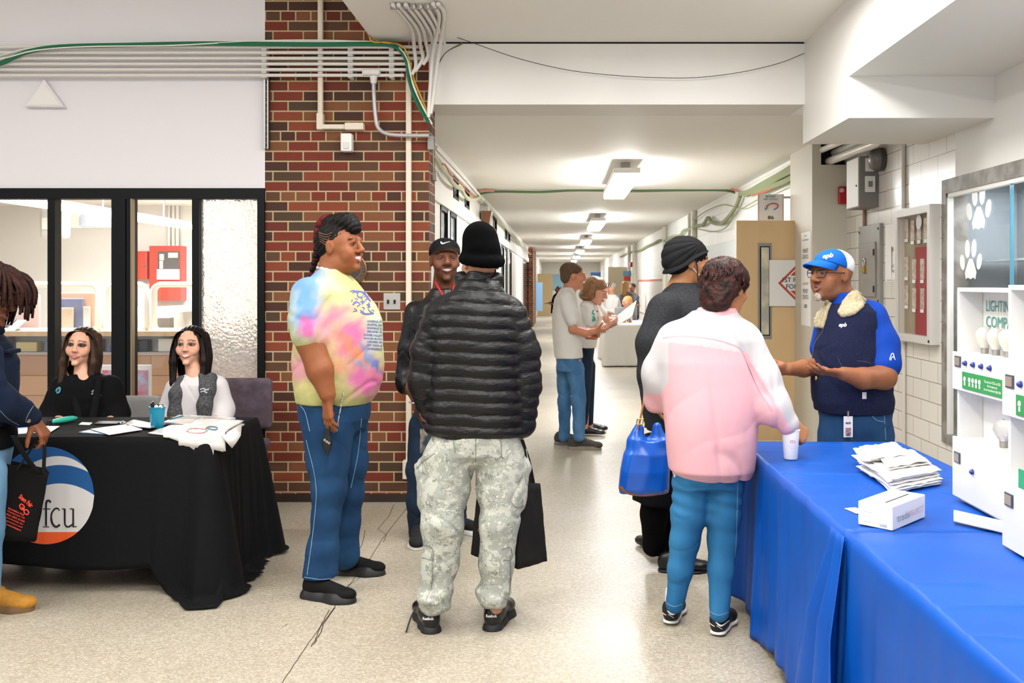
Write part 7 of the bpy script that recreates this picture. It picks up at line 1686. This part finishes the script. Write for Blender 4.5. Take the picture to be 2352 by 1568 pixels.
# ------------------------------------------------------------------ two seated young women
def chair(lab, c, m, back_h=.46, w_=.23, grp=None, curve=0):
    t = thing('office_chair', lab, 'chair', c, grp); x, y, _ = c
    MB().box(x-w_, x+w_, y-.22, y+.22, .42, .48).build('seat', m, t, bevel=.025)
    K = SDF(); K.bx((x, y+.24, .48+back_h/2+.05), (w_, .028, back_h/2), None, .028, .01); mesh_sdf('backrest', K, m, t, .012)
    for sx in (-1, 1):
        for sy in (-1, 1): MB().tube([(x+sx*(w_-.03), y+sy*.18, .43), (x+sx*(w_-.01), y+sy*.20, 0)], .013, 8).build('leg', MATS['leg_grey'], t, smooth=True)
    return t
def seated(lab, Y, face, hairpx, yaw, torso, arms, hairc, neck, pitch=0, **kw):
    p = Fig(lab, Y, (face[0], 1210)); p.o = np.array((p.w(face[0], 0)[0], Y, 0))
    hd = Head(p.w(face[0], face[1], 0), yaw=yaw, pitch=pitch, roll=kw.get('roll', 0), hgt=.232); B = SDF(True)
    hd.build(B, smile=kw.get('smile', .5), mouth=kw.get('mouth', 0), nose=.88, nl=.62, wide=.93, jaw=.95, brow=.4, ears=False)
    cx = (torso[0][1]+torso[0][2])/2
    B.cone(p.w(face[0]+4, face[1]+28, .01), p.w(neck[0], neck[1], .03), .048, .056, .025)
    B.loft(p.st(*[(r[0], r[1], r[2], r[3]) for r in torso]), .04)
    for a in arms: B.chain(p.l(*a), .02, cov=3); w_ = a[-1]; hand(B, p.w(w_[0], w_[1], w_[2]), (.1,-1,-.1), (0,0,-1), 1, .88)
    B.cone(p.w(neck[0]-5, neck[1]-18, -.02), p.w(neck[0]-5, neck[1]+16, -.055), .046, .046, .03)
    # thighs and shins under the table
    for sx in (-1, 1):
        h_ = p.w(cx, 0, 0); B.chain([(h_[0]+sx*.09, Y, .52, .09), (h_[0]+sx*.12, Y-.42, .52, .07), (h_[0]+sx*.12, Y-.40, .08, .05)], .02)
    p.body(B, M_skin, skincols(hd, '#d9a78e', kw.get('lip', '#c07a78'), kw.get('brow', '#3a241c'), make=kw.get('make', .8), blush='#d08878', smile=.5, teeth=kw.get('teeth', False)), .010, p.headfine(hd, [], .003)); hd.eyes(p.root, '#1d1410', gaze=(-.2,.1))
    T = SDF(); h_ = p.w(cx, 0, 0)
    for sx in (-1, 1): T.chain([(h_[0]+sx*.08, Y, .53, .11), (h_[0]+sx*.12, Y-.42, .52, .085), (h_[0]+sx*.12, Y-.40, .09, .065)], .02); shoe(p.root, 'shoe', (h_[0]+sx*.12, Y-.40, 0), 180, M_lea, M_rub, .25)
    mesh_sdf('trousers', T, M_cloth, p.root, .012)
    return p, hd, cx
def longhair(p, hd, m, sides, back=.0, n=120, seed=1, ln=.26, drop=0, wd=1.):
    """cap plus many locks that fall from the parting past the face"""
    g = hd.g; k = hd.k; K = SDF(); K.ell(g(0,.026,.040), np.array((.082*wd,.096,.084))*k, hd.R, .02); K.ell(g(0,.060,-.03), np.array((.080*wd,.06,.09))*k, hd.R, .03)
    K.ell(g(0,.065,-.13), np.array((.090*wd,.05,.10))*k, hd.R, .04)
    for sx in (-1,1): K.cone(g(sx*.070,-.012,.035), g(sx*.082*wd,-.028,-.09), .022*k, .022*k, .02).cone(g(sx*.082*wd,-.028,-.09), g(sx*.078*wd,-.050,-ln+.03), .022*k, .016*k, .02)
    h_ = mesh_sdf('hair', K, m, p.root, .0045, disp=lambda P: .0022*np.sin(hd.loc(P)[:,0]*300+4*np.sin(hd.loc(P)[:,2]*12)))
    rs = random.Random(seed); L_ = []
    for i in range(n):
        a = rs.uniform(-1, 1); sx = -1 if rs.random() < .5 else 1; f_ = rs.uniform(0, 1)
        top = g(rs.uniform(-.012,.012)+.008, -.055+.14*f_, .112-.02*f_*f_-.018*(1-f_)); 
        s1 = g(sx*(.062+.012*f_), -.050+.12*f_, .080); s2 = g(sx*(.085+.006*rs.random())*wd, -.040+.11*f_, .015); s3 = g(sx*(.092+.012*rs.random())*wd, -.042+.10*f_, -.08); e = g(sx*(.080+.02*rs.random())*wd, -.055+.10*f_+rs.uniform(-.01,.01), -ln+rs.uniform(-.03,.03)+.03*f_)
        L_.append([top, s1, s2, s3, e])
    locks('strands', L_, .0052, m, h_, .25, 5, 4, flat=.7); return h_
p, hd, cx = seated('seated person with long brown hair and black jacket with a small crest', 5.92, (188, 797), None, 4, [(1000,125,275,.13),(940,128,268,.13),(880,130,262,.12),(865,150,250,.09)], [((138,895,0,26),(118,960,-.02,22),(150,972,-.25,16)),((262,895,0,26),(272,960,-.02,22),(240,972,-.25,16))], None, (196,872), pitch=-4, roll=4, make=.85)
S = SDF(); S.loft(p.st((1010,118,278,.15),(960,122,274,.15),(910,124,270,.145),(884,132,262,.13),(868,150,246,.105),(856,172,222,.08)), .03, None, 2.3); S.chain(p.l((146,890,0,29),(120,950,-.01,27),(126,975,-.12,24)), .03); S.chain(p.l((252,890,0,29),(270,950,-.01,26),(262,975,-.12,24)), .03)
S.cone(p.w(191,856,-.10), p.w(191,884,-.17), .046, .016, .015, None, True)
jk = mesh_sdf('black_jacket', S, M_cloth, p.root, .006, disp=wrinkle((14,14,10), .004, 2.)); C_ = SDF(); 
for a, b in (((166,872,-.09),(182,960,-.16)), ((228,872,-.09),(214,960,-.16))): C_.cone(p.w(*a), p.w(*b), .020, .024, .02)
mesh_sdf('lapel', C_, mat('black_lapel', '#0d0d10', .9, spec=.15), jk, .006)
longhair(p, hd, mat('brown_hair', '#1c100a', .5, spec=.2, noise=(30, '#402a1a', 4, .5, (1,1,.25))), None, ln=.30, seed=3, wd=1.0)
L_ = [(sp2([(211,900),(216,896),(222,900),(232,899)]), 3), (sp2([(210,905),(218,902),(226,907),(232,908)]), 3), ([(222,898),(221,906)], 3), ([(228,898),(228,907)], 2.4)]
v, f = strokes(L_); decal('crest', jk, v, f, mat('crest_grey', '#8f969a', .8), jk); v, f = strokes([(sp2([(130,899),(133,893),(139,891),(137,900),(131,902)]), 4)]); decal('name_badge', jk, v, f, mat('badge_teal', '#3f8494', .5), jk, .004)
chair('light grey chair behind the person in the black jacket', (p.w(216,0)[0], 6.2, 0), mat('chair_grey', '#8f8e8c', .8), back_h=.22, w_=.19, grp='chairs behind the black table')
p, hd, cx = seated('seated person with dark hair, white shirt and grey vest behind the teal cup', 5.95, (438, 795), None, 2, [(1000,385,520,.12),(940,388,515,.12),(885,388,512,.11),(868,405,492,.08)], [((398,898,0,23),(375,955,-.02,19),(410,975,-.25,14)),((502,892,0,26),(512,955,-.02,22),(480,975,-.25,15))], None, (452,868), pitch=-3, teeth=True, make=.6)
S = SDF(); S.loft(p.st((1010,386,520,.135),(950,386,518,.135),(905,390,515,.13),(880,396,508,.12),(866,412,490,.09),(858,430,472,.07)), .03, None, 2.2); S.chain(p.l((402,892,0,22),(378,950,-.01,20),(384,975,-.12,18)), .03); S.chain(p.l((498,888,0,27),(512,940,-.01,25),(508,975,-.12,23)), .03)
ws = mesh_sdf('white_blouse', S, mat('white_blouse', '#c9c4c6', .8, spec=.2), p.root, .006, disp=wrinkle((16,16,12), .0035, 6.))
S = SDF(); S.chain([(*p.w(x,y,dy), r) for x,y,dy,r in ((418,874,-.06,.032),(406,905,-.105,.040),(404,950,-.115,.042),(404,1000,-.115,.042))], .03); S.chain([(*p.w(x,y,dy), r) for x,y,dy,r in ((486,868,-.04,.034),(478,895,-.095,.040),(470,930,-.115,.040),(468,1000,-.12,.044))], .03); S.cone(p.w(462,862,-.05), p.w(468,890,-.11), .020, .026, .02)
M_gv = mat('grey_melange', '#3b3c3e', .95, spec=.1, noise=(110,'#5a5b5d',4,.5), bump=(160,.5,.003)); gv = mesh_sdf('grey_vest', S, M_gv, p.root, .0055)
v, f = strokes([(sp2([(460,894),(468,892),(474,895),(480,893)]), 2.6), (sp2([(461,900),(468,898),(476,902)]), 2.8), ([(470,893),(472,902)], 2.4)]); decal('crest', gv, v, f, mat('crest_white', '#b9bbbb', .8), gv)
longhair(p, hd, mat('dark_brown_hair', '#080403', .5, spec=.18, noise=(30, '#180c08', 4, .5, (1,1,.25))), None, ln=.25, seed=8, wd=1.08)
c = hd.g(-.074,-.03,-.05); MB().tube([c+np.array((.0, 0, 0))+.024*np.array((math.cos(a), .3*math.cos(a), math.sin(a))) for a in np.linspace(0, 6.28, 20)], .0014, 6).build('hoop_earring', M_steel, p.root, smooth=True)
chair('dark mauve upholstered chair behind the person in the grey vest', (p.w(496,0)[0], 6.22, 0), mat('chair_mauve', '#4a3e46', .95, bump=(220,.6,.003), noise=(20,'#5d505a',4,.4)), back_h=.33, w_=.19, grp='chairs behind the black table')

# ------------------------------------------------------------------ person with dreadlocks at the left edge
p = Fig('person with brown dreadlocks and denim jacket reaching over the black table', 4.45, (-30, 1400)); hd = Head(p.w(-24, 682, 0), yaw=84, pitch=16, hgt=.245)
B = SDF(True); hd.build(B, nose=1.25, mouth=.1, ears=False); B.cone(p.w(-40,715,0), p.w(-58,775,0), .06, .075, .03); B.loft(p.st((1020,-115,-5,.15),(800,-120,0,.16),(770,-105,-15,.12)), .04)
B.chain(p.l((-45,820,-.16,34),(-30,900,-.18,30),(20,935,-.1,24),(74,962,.02,18)), .02, cov=3); hw = p.w(76, 960, .02); hand(B, hw, (.55,.1,-.85), (-.85,.1,-.5), -1, 1.0, (.6,.8,.9,1.0), thumb=(.45,.5))
B.chain(p.l((-50,1060,-.09,50),(-40,1220,-.1,36),(-30,1360,-.1,22)), .02); B.chain(p.l((-70,1060,.1,50),(-80,1220,.12,36),(-90,1350,.1,22)), .02)
p.body(B, M_skin, skincols(hd, '#7d4a30', '#8a5650', '#24140e'), .009, p.headfine(hd, [hw], .0035)); hd.eyes(p.root)
S = SDF(); S.loft(p.st((1000,-125,12,.19),(960,-125,18,.19),(890,-125,27,.19),(830,-120,26,.19),(790,-115,12,.17),(762,-100,-12,.12),(745,-80,-18,.09)), .03, None, 2.2)
S.chain(p.l((-50,820,-.15,50),(-40,890,-.18,46),(0,925,-.12,40),(40,942,-.04,32),(70,956,.0,25)), .03); M_dj = jeans('dark_denim_jacket', '#070f1e', '#0f1f3a')
jk = mesh_sdf('denim_jacket', S, M_dj, p.root, .006, disp=wrinkle((15,15,16), .004, 4.))
K = SDF(); K.bx(p.w(30,806,-.02), (.012,.05,.010), None, .004, .01); mesh_sdf('pocket_flap', K, M_dj, jk, .005); v, f = strokes([(sp2([(58,968),(64,952),(76,932)]), 1.4), (sp2([(-2,940),(20,962),(50,978)]), 1.4)]); decal('stitching', jk, v, f, mat('denim_stitch2', '#6d7487', .8), jk)
h_ = hit(jk, 66, 966, .0); 
if h_ is not None: MB().lathe(h_, [(.009,0),(.009,.004)], 12, axis=(.3,-1,0)).build('cuff_button', mat('button_bronze', '#8f7a66', .4, .7), jk)
K = SDF(); K.chain(p.l((-60,750,-.10,10),(-18,748,-.06,10),(2,760,.0,9)), .01); mesh_sdf('collar', K, M_dj, jk, .005)
S = SDF(); S.loft(p.st((1030,-122,22,.19),(1000,-122,24,.195),(975,-122,20,.19)), .03); mesh_sdf('black_shirt_hem', S, M_cloth, p.root, .009)
T = SDF(); T.loft(p.st((1100,-125,8,.15),(1040,-125,14,.18),(1010,-120,14,.18)), .05); T.chain(p.l((-50,1090,-.1,60),(-44,1220,-.1,47),(-36,1350,-.1,33)), .03); T.chain(p.l((-75,1090,.1,58),(-85,1220,.12,46),(-95,1340,.1,33)), .03)
mesh_sdf('light_jeans', T, jeans('light_denim', '#4d7596', '#6d92ae'), p.root, .009, disp=wrinkle((14,14,20), .004, 5.))
M_tan_ = mat('tan_nubuck', '#b98438', .85, spec=.15, noise=(60,'#a9752e',4,.3)); shoe(p.root, 'boot', floorpt(-28,1400)+(0,0,0), 92, M_tan_, mat('boot_sole', '#6d4f2e', .7), .30, .028, .13); shoe(p.root, 'boot', floorpt(-95,1375), 92, M_tan_, MATS['boot_sole'], .30, .028, .13)
M_dr = mat('dread_brown', '#1c0d0a', .75, spec=.2, noise=(60, '#3a1d18', 4, .5), bump=(240,1,.004)); g = hd.g; k = hd.k
K = SDF(); K.ell(g(0,.025,.048), np.array((.084,.102,.078))*k, hd.R, .02); hr = mesh_sdf('hair', K, M_dr, p.root, .006); rs = random.Random(21); L_ = []
for i in range(170):
    a = rs.uniform(-math.pi, math.pi); fw = math.cos(a); x0, y0 = .05*math.sin(a)*rs.random(), -.05*fw*rs.random()
    r1 = .115+.025*rs.random(); z1 = rs.uniform(.03,.10); ln = rs.uniform(.10,.17)*(1.0 if fw < .3 else .75); dx, dy = math.sin(a), -math.cos(a)
    if abs(a) < 1.0: L = [(x0,y0+.0,.125+.02*rs.random()), (dx*r1*.75, dy*r1*.9, .10+.02*rs.random()), (dx*r1*.95, dy*(r1+.035), z1-.02), (dx*r1*.97, dy*(r1+.05), z1-.02-ln*.6)]
    else: L = [(x0,y0+.02,.125+.02*rs.random()), (dx*r1*.8, dy*r1*.85+.02, .085+.03*rs.random()), (dx*r1*1.0, dy*r1+.025, z1-.07), (dx*r1*.98+rs.uniform(-.01,.01), dy*r1+.025, z1-.07-ln)]
    L_.append([g(*q) for q in L])
locks('dreadlocks', L_, .0078, M_dr, hr, .7, 6, 4)
# tote bag hanging from the hand
tb = thing('printed_tote_bag', 'black tote bag with red print hanging from the reaching hand', 'bag', p.w(50,1245,0)); A_, B_, C2, D_ = p.w(2,1062,-.04), p.w(112,1085,.03), p.w(104,1075,.15), p.w(-10,1050,.12); a_, b_, c_2, d_ = p.w(-35,1240,-.08), p.w(80,1243,-.02), p.w(84,1236,.12), p.w(-40,1232,.08)
mb = MB()
for (P0, P1, P2, P3, sd) in ((A_,B_,b_,a_,1),(B_,C2,c_2,b_,2),(C2,D_,d_,c_2,3),(D_,A_,a_,d_,4),(a_,b_,c_2,d_,5)): mb.add(*quadgrid(P0,P1,P2,P3,10,.0,sd))
o = mb.build('bag_body', mat('tote_black', '#0c0a09', .85, spec=.15, bump=(300,.4,.001)), tb, smooth=True); so = o.modifiers.new('s', 'SOLIDIFY'); so.thickness = .002
for pts in ([(92,996,.02),(72,1030,.0),(38,1080,-.035)], [(104,996,.03),(102,1040,.03),(100,1085,.025)], [(30,1000,-.1),(60,1050,-.03),(88,1085,.0)]): MB().tube(spline([p.w(*q) for q in pts], 5), .017, 6, flat=.18).build('strap', M_nw, tb, smooth=True)
M_rp = mat('orange_red_print', '#d6381e', .7)
tdecal('red_lettering', o, 'Stem Fair', 60, 1150, 38, 11, M_rp, o, ang=40, bold=.03, off=.004)
v, f = strokes([(sp2([(45,1160),(50,1157),(56,1163),(54,1170),(48,1168),(45,1160)]), 2.5), (sp2([(55,1172),(61,1170),(66,1176),(63,1181),(57,1178),(55,1172)]), 2.5), (sp2([(50,1164),(58,1172)]), 3)]); decal('red_mark', o, v, f, M_rp, o, .004)
for j in range(6): tdecal('red_lettering', o, ['Innovation Hub', 'Chattanooga TN', '423 555 0199', 'community fair', 'sponsors and', 'volunteers'][j], 38-j*1.2, 1174+j*7.2, 46-3*abs(j-2), 4.6, M_rp, o, ang=24, bold=.02, off=.004)

# ------------------------------------------------------------------ the pair in white T-shirts
M_wt = mat('white_cotton', '#d6d3cf', .85, spec=.15, bump=(300,.2,.001))
p = Fig('person in white T-shirt and blue jeans standing in profile down the corridor', 8.9, (1320, 1030)); hd = Head(p.w(1317, 635, 0), yaw=98, pitch=6, hgt=.24)
B = SDF(True); hd.build(B, wide=.95); B.cone(p.w(1312,648,0), p.w(1306,670,0), .055, .065, .03); B.loft(p.st((810,1280,1332,.13),(700,1278,1330,.15),(675,1285,1322,.12)), .04)
B.chain(p.l((1306,692,-.17,12),(1316,756,-.19,11.5),(1345,765,-.17,9),(1366,760,-.14,7)), .015); B.chain(p.l((1306,692,.17,12),(1320,756,.19,10),(1350,762,.1,9),(1368,768,.0,6)), .015); h1 = p.w(1366,760,-.14); hand(B, h1, (1,.2,.05), (0,.4,1), 1, 1., (.4,.5,.6,.7)); h2 = p.w(1346,775,.0); hand(B, h2, (1,0,-.1), (0,0,1), -1, .95, (.6,.7,.8,.8))
B.chain(p.l((1322,830,-.08,18),(1330,1000,-.09,9)), .02); B.chain(p.l((1298,830,.08,18),(1296,1000,.1,9)), .02)
p.body(B, M_skin, skincols(hd, '#c4866a', '#a56258'), .011, p.headfine(hd, [h1], .005)); hd.eyes(p.root)
K = SDF(); K.ell(hd.g(0,.024,.046), np.array((.080,.100,.078))*hd.k, hd.R, .02).ell(hd.g(0,.062,-.01), np.array((.066,.05,.06))*hd.k, hd.R, .02); mesh_sdf('hair', K, mat('short_brown_hair', '#4a3524', .8, noise=(90,'#5e4631',4,.5), bump=(200,.8,.004)), p.root, .007)
S = SDF(); S.loft(p.st((822,1274,1340,.18),(780,1270,1336,.185),(720,1268,1334,.19),(685,1273,1328,.18),(668,1283,1321,.14),(659,1290,1316,.10)), .03, None, 2.2); S.chain(p.l((1302,685,-.16,15),(1310,715,-.2,15.5),(1314,736,-.21,15)), .03); S.chain(p.l((1302,685,.16,15),(1316,736,.2,14)), .03); mesh_sdf('t_shirt', S, M_wt, p.root, .008, disp=wrinkle((14,14,9), .006, 3.))
T = SDF(); T.loft(p.st((850,1276,1336,.15),(815,1277,1337,.165)), .05); T.chain(p.l((1322,850,-.07,21),(1330,920,-.09,16),(1330,1002,-.09,14)), .03); T.chain(p.l((1298,850,.08,21),(1297,920,.1,15),(1296,1002,.1,13)), .03); mesh_sdf('jeans', T, jeans('faded_denim', '#2c5680', '#5a86b0'), p.root, .008, disp=wrinkle((16,16,22), .006, 1.))
M_tr = mat('trail_shoe', '#4f4a42', .8, noise=(70,'#2c2925',3,.5)); shoe(p.root, 'shoe', floorpt(1325,1031), 94, M_tr, mat('grey_sole', '#7d7468', .6), .31, .035); shoe(p.root, 'shoe', floorpt(1293,1024)+(0,.1,0), 95, M_tr, MATS['grey_sole'], .31, .035)
p = Fig('person with wavy light brown hair in white T-shirt bending over papers', 9.7, (1362, 992)); hd = Head(p.w(1370, 668, -.05), yaw=68, pitch=24, hgt=.245)
B = SDF(True); hd.build(B, wide=.95, fat=.004); B.cone(p.w(1362,682,0), p.w(1348,704,0), .05, .07, .03); B.loft(p.st((810,1325,1370,.13),(720,1328,1375,.15),(700,1335,1362,.1)), .04)
B.chain(p.l((1352,712,-.18,12),(1360,752,-.2,11),(1380,757,-.2,8),(1396,748,-.2,6)), .015); B.chain(p.l((1372,705,.18,12),(1395,735,.18,10),(1415,737,.1,7),(1424,733,.05,5)), .015); h1 = p.w(1396,748,-.2); hand(B, h1, (1,0,.5), (0,.6,.6), 1, .9, (.5,.6,.7,.8)); h2 = p.w(1420,734,.0); hand(B, h2, (1,-.2,.3), (0,0,-1), 1, .9, (.6,.7,.8,.9))
B.chain(p.l((1345,830,-.08,20),(1345,980,-.08,9)), .02); B.chain(p.l((1352,830,.08,20),(1356,980,.08,9)), .02)
p.body(B, M_skin, skincols(hd, '#d9a18a', '#b56a68', '#5a3d2c'), .012, p.headfine(hd, [h1, h2], .006)); hd.eyes(p.root)
K = SDF(); g = hd.g; K.ell(g(0,.024,.046), np.array((.086,.104,.082))*hd.k, hd.R, .02).ell(g(0,.07,-.03), np.array((.092,.065,.08))*hd.k, hd.R, .03).ell(g(-.06,.02,-.04), np.array((.035,.05,.06))*hd.k, hd.R, .02).ell(g(0,.09,-.085), np.array((.08,.05,.045))*hd.k, hd.R, .02); mesh_sdf('hair', K, mat('honey_hair', '#6e4a2c', .5, noise=(40,'#94693f',4,.5)), p.root, .007, disp=wrinkle((60,60,30), .005, 1.))
gs = thing('hair_sunglasses', 'brown sunglasses pushed up into wavy light brown hair', 'sunglasses', g(0,-.06,.10))
for sx in (-1,1): MB().tube([g(sx*.035+.028*math.cos(a), -.085+.0*a, .095+.024*math.sin(a)) for a in np.linspace(0,6.28,14)], .0035, 6).build('rim', M_fr, gs, smooth=True)
S = SDF(); S.loft(p.st((798,1318,1368,.17),(760,1322,1378,.18),(725,1325,1386,.19),(702,1330,1374,.16),(690,1338,1362,.11)), .03); S.chain(p.l((1350,708,-.16,15),(1356,728,-.2,15),(1358,738,-.21,14)), .03); S.chain(p.l((1370,704,.15,13),(1384,720,.18,12)), .03); ts = mesh_sdf('t_shirt', S, M_wt, p.root, .008, disp=wrinkle((14,14,9), .005, 7.))
for pts, w_, c in ((sp2([(1363,712),(1361,720),(1366,722)]), 4, 'print_teal2'), (sp2([(1362,726),(1366,734),(1361,736),(1365,728)]), 4, 'print_teal2'), (sp2([(1370,716),(1373,714)]), 3.5, 'print_red2'), (sp2([(1373,724),(1376,732),(1372,742)]), 2.5, 'print_yel2')):
    v, f = strokes([(pts, w_)]); decal('shirt_print', ts, v, f, mat(c, {'print_teal2':'#3f9c95','print_red2':'#b84a42','print_yel2':'#d9cf8a'}[c], .7), ts, .004)
T = SDF(); T.loft(p.st((830,1325,1362,.14),(795,1322,1366,.16)), .05); T.chain(p.l((1344,840,-.08,18),(1342,970,-.08,9)), .03); T.chain(p.l((1350,840,.08,18),(1354,970,.08,9)), .03); mesh_sdf('jeans', T, MATS['navy_denim'], p.root, .010)
for fx, fy in ((1352,990),(1345,1000)): shoe(p.root, 'shoe', floorpt(fx,fy), 92, M_lea, M_sole, .26, .03)
a = [p.w(x,y,dy) for x,y,dy in ((1386,766,-.35),(1398,742,.05),(1462,690,.05),(1452,728,-.35))]
v, f = quadgrid(*a, 8, .03, 2); o = mk('newspaper', v, f, mat('newsprint', '#c9c6c2', .8, noise=(30,'#a9a7a6',3,.5)), None, None, True); so = o.modifiers.new('s','SOLIDIFY'); so.thickness = .003; tag(o, 'large white printed sheet held by the pair in white T-shirts', 'paper')
a = [p.w(x,y,dy) for x,y,dy in ((1372,772,-.6),(1376,764,-.5),(1400,752,-.5),(1396,760,-.6))]; v, f = quadgrid(*a, 4, 0, 1); o = mk('leaflet', v, f, mat('leaflet_green', '#8d9a78', .6), None, None); so = o.modifiers.new('s','SOLIDIFY'); so.thickness = .004; tag(o, 'small green and white leaflet in the hands of the profile person', 'leaflet')

# ------------------------------------------------------------------ far tables and far people
M_wc = mat('white_tablecloth', '#dedad5', .8)
tablecloth('white_tablecloth', 'white cloth on the far table beside the corridor wall', .80, 1.62, 17.6, 19.4, .75, M_wc, lambda x, y: .73, lambda x, y: .03, 9, 3.)
table('long folding table hidden under the far white cloth', .80, 1.62, 17.6, 19.4, .732)
for j, (px, py, c_) in enumerate(((1432,731,'#b98a3c'),(1446,729,'#d8d5ce'),(1410,733,'#c9bfae'))):
    b = W(px, 740, 18.2); tag(MB().box(b[0]-.05, b[0]+.05, 18.15, 18.25, .752, .752+.10+.02*j).build('table_display', mat(f'disp_{j}', c_, .6), bevel=.01), ['golden small display standing on the far white table', 'pale upright card box on the far white table', 'beige low box on the far white table'][j], 'display')
def farperson(lab, Y, px, top, yaw, shirt, legs, hairc, long=0, sit=0, skin_='#c9977c', lean=0, arms=1):
    b = W(px, 0, Y); zt_ = H+(CY-top)*Y/F; o = np.array((b[0], Y, 0)); hd = Head((b[0]+lean, Y, zt_-.12), yaw=yaw, pitch=10, hgt=.235)
    B = SDF(); hd.build(B); nz = zt_-.24; B.cone((b[0]+lean*.9, Y, nz+.04), (b[0]+lean*.6, Y, nz-.06), .05, .06, .03); hp = nz-.62; cR, sR = math.cos(math.radians(yaw)), math.sin(math.radians(yaw)); fx, fy = sR, -cR; rx_, ry_ = cR, sR
    B.loft([(hp, b[0], Y, .12, .10), (nz-.1, b[0]+lean*.6, Y, .14, .10)], .04)
    for s_ in (-1, 1):
        sh_ = np.array((b[0]+lean*.6+rx_*s_*.17, Y+ry_*s_*.17, nz-.13)); el = sh_+(fx*.06, fy*.06, -.27); wr = el+np.array((fx*.22, fy*.22, .06)); B.chain([(*sh_, .04), (*el, .036), (*wr, .026)], .02); hand(B, wr, (fx, fy, 0), (0,0,-1), s_, .95)
        hip = np.array((b[0]+rx_*s_*.09, Y+ry_*s_*.09, hp)); 
        if sit: kn_ = hip+(fx*.4, fy*.4, 0); B.chain([(*hip, .07), (*kn_, .055), (kn_[0], kn_[1], .06, .04)], .02)
        else: B.chain([(*hip, .07), (hip[0], hip[1], .5, .05), (hip[0], hip[1], .06, .035)], .02)
    root = mesh_sdf('person', B, M_skin, None, .014, [[(hd.c[0]-.13,hd.c[0]+.13,.009)],[(hd.c[1]-.13,hd.c[1]+.13,.009)],[(hd.c[2]-.13,hd.c[2]+.13,.009)]], cols=skincols(hd, skin_, '#a56258'), origin=o); ORG[root] = o; tag(root, lab, 'person')
    S = SDF(); S.loft([(hp-.06, b[0], Y, .18, .15), (nz-.25, b[0]+lean*.5, Y, .19, .15), (nz-.07, b[0]+lean*.7, Y, .15, .12), (nz, b[0]+lean*.8, Y, .08, .08)], .04)
    for s_ in (-1, 1):
        sh_ = np.array((b[0]+lean*.6+rx_*s_*.15, Y+ry_*s_*.15, nz-.12)); el = sh_+(fx*.06, fy*.06, -.26); S.chain([(*sh_, .065), (*el, .055), (*(el+np.array((fx*.18, fy*.18, .05))), .042)], .03)
    mesh_sdf('shirt', S, shirt, root, .014); T = SDF()
    for s_ in (-1, 1):
        hip = np.array((b[0]+rx_*s_*.08, Y+ry_*s_*.08, hp))
        if sit: kn_ = hip+(fx*.4, fy*.4, 0); T.chain([(*hip, .10), (*kn_, .075), (kn_[0], kn_[1], .08, .055)], .02)
        else: T.chain([(*hip, .10), (hip[0], hip[1], .5, .075), (hip[0], hip[1], .08, .055)], .03)
    mesh_sdf('trousers', T, legs, root, .014)
    K = SDF(); K.ell(hd.g(0,.026,.042), (.084,.100,.084), hd.R, .02)
    if long: K.ell(hd.g(0,.06,-.05), (.085,.06,.10), hd.R, .03).ell(hd.g(0,.07,-.16), (.075,.045,.09), hd.R, .04)
    mesh_sdf('hair', K, hairc, root, .012); return root
M_g1 = mat('grey_shirt', '#6f6d70', .9); M_bl = mat('blond_hair', '#b5894f', .5); M_gh = mat('grey_hair', '#a59a8c', .7); M_bk = MATS['black_trousers']
farperson('person in white long-sleeved top and black trousers at the far tables', 21.0, 1410, 650, -60, M_wt, M_bk, M_gh, lean=-.05)
farperson('person in grey top with long blond hair seen from behind at the far tables', 24.5, 1437, 646, 150, M_g1, M_bk, M_bl, long=1)
farperson('person with short dark hair in grey behind the blond ones', 26.0, 1452, 651, -40, mat('dusk_shirt', '#5f5c66', .9), M_bk, mat('deep_brown_hair', '#2a1a14', .7), skin_='#8a5a42')
r_ = farperson('seated person with blond hair at the far white table', 19.9, 1440, 680, -60, M_g1, M_bk, M_bl, long=1, sit=1)
farperson('person in black bending by the far left wall', 34.0, 1277, 657, -80, M_cloth, M_bk, mat('black_hair2', '#0d0a0a', .7), skin_='#6b3f28', lean=.08)
c_ = W(1440, 0, 19.9)[0]; chair('grey folding chair under the far seated person', (c_, 19.95, 0), MATS['chair_grey'], grp=None)
for j, (px, Y, z0, z1, w_, col, lab) in enumerate(((1428,33,.7,2.0,.9,'#b3a58c','beige partition board standing far down the corridor'),(1252,46,.0,1.9,.7,'#c9b184','tan wooden door standing open at the far left'),(1273,57.92,1.1,1.95,1.6,'#8fbcd2','pale blue screen hanging at the end of the corridor'),(1368,40,.0,1.9,.4,'#4f7fc0','blue banner standing far along the right side'),(1238,42,.3,1.5,.3,'#7fa3cc','pale blue poster on the far left wall'))):
    b = W(px, 0, Y); tag(MB().box(b[0]-w_/2, b[0]+w_/2, Y-.03, Y+.03, z0, z1).build(['partition_board','open_door_leaf','projection_screen','standing_banner','wall_poster'][j], mat(f'far_{j}', col, .6)), lab, ['board','door','screen','banner','poster'][j])
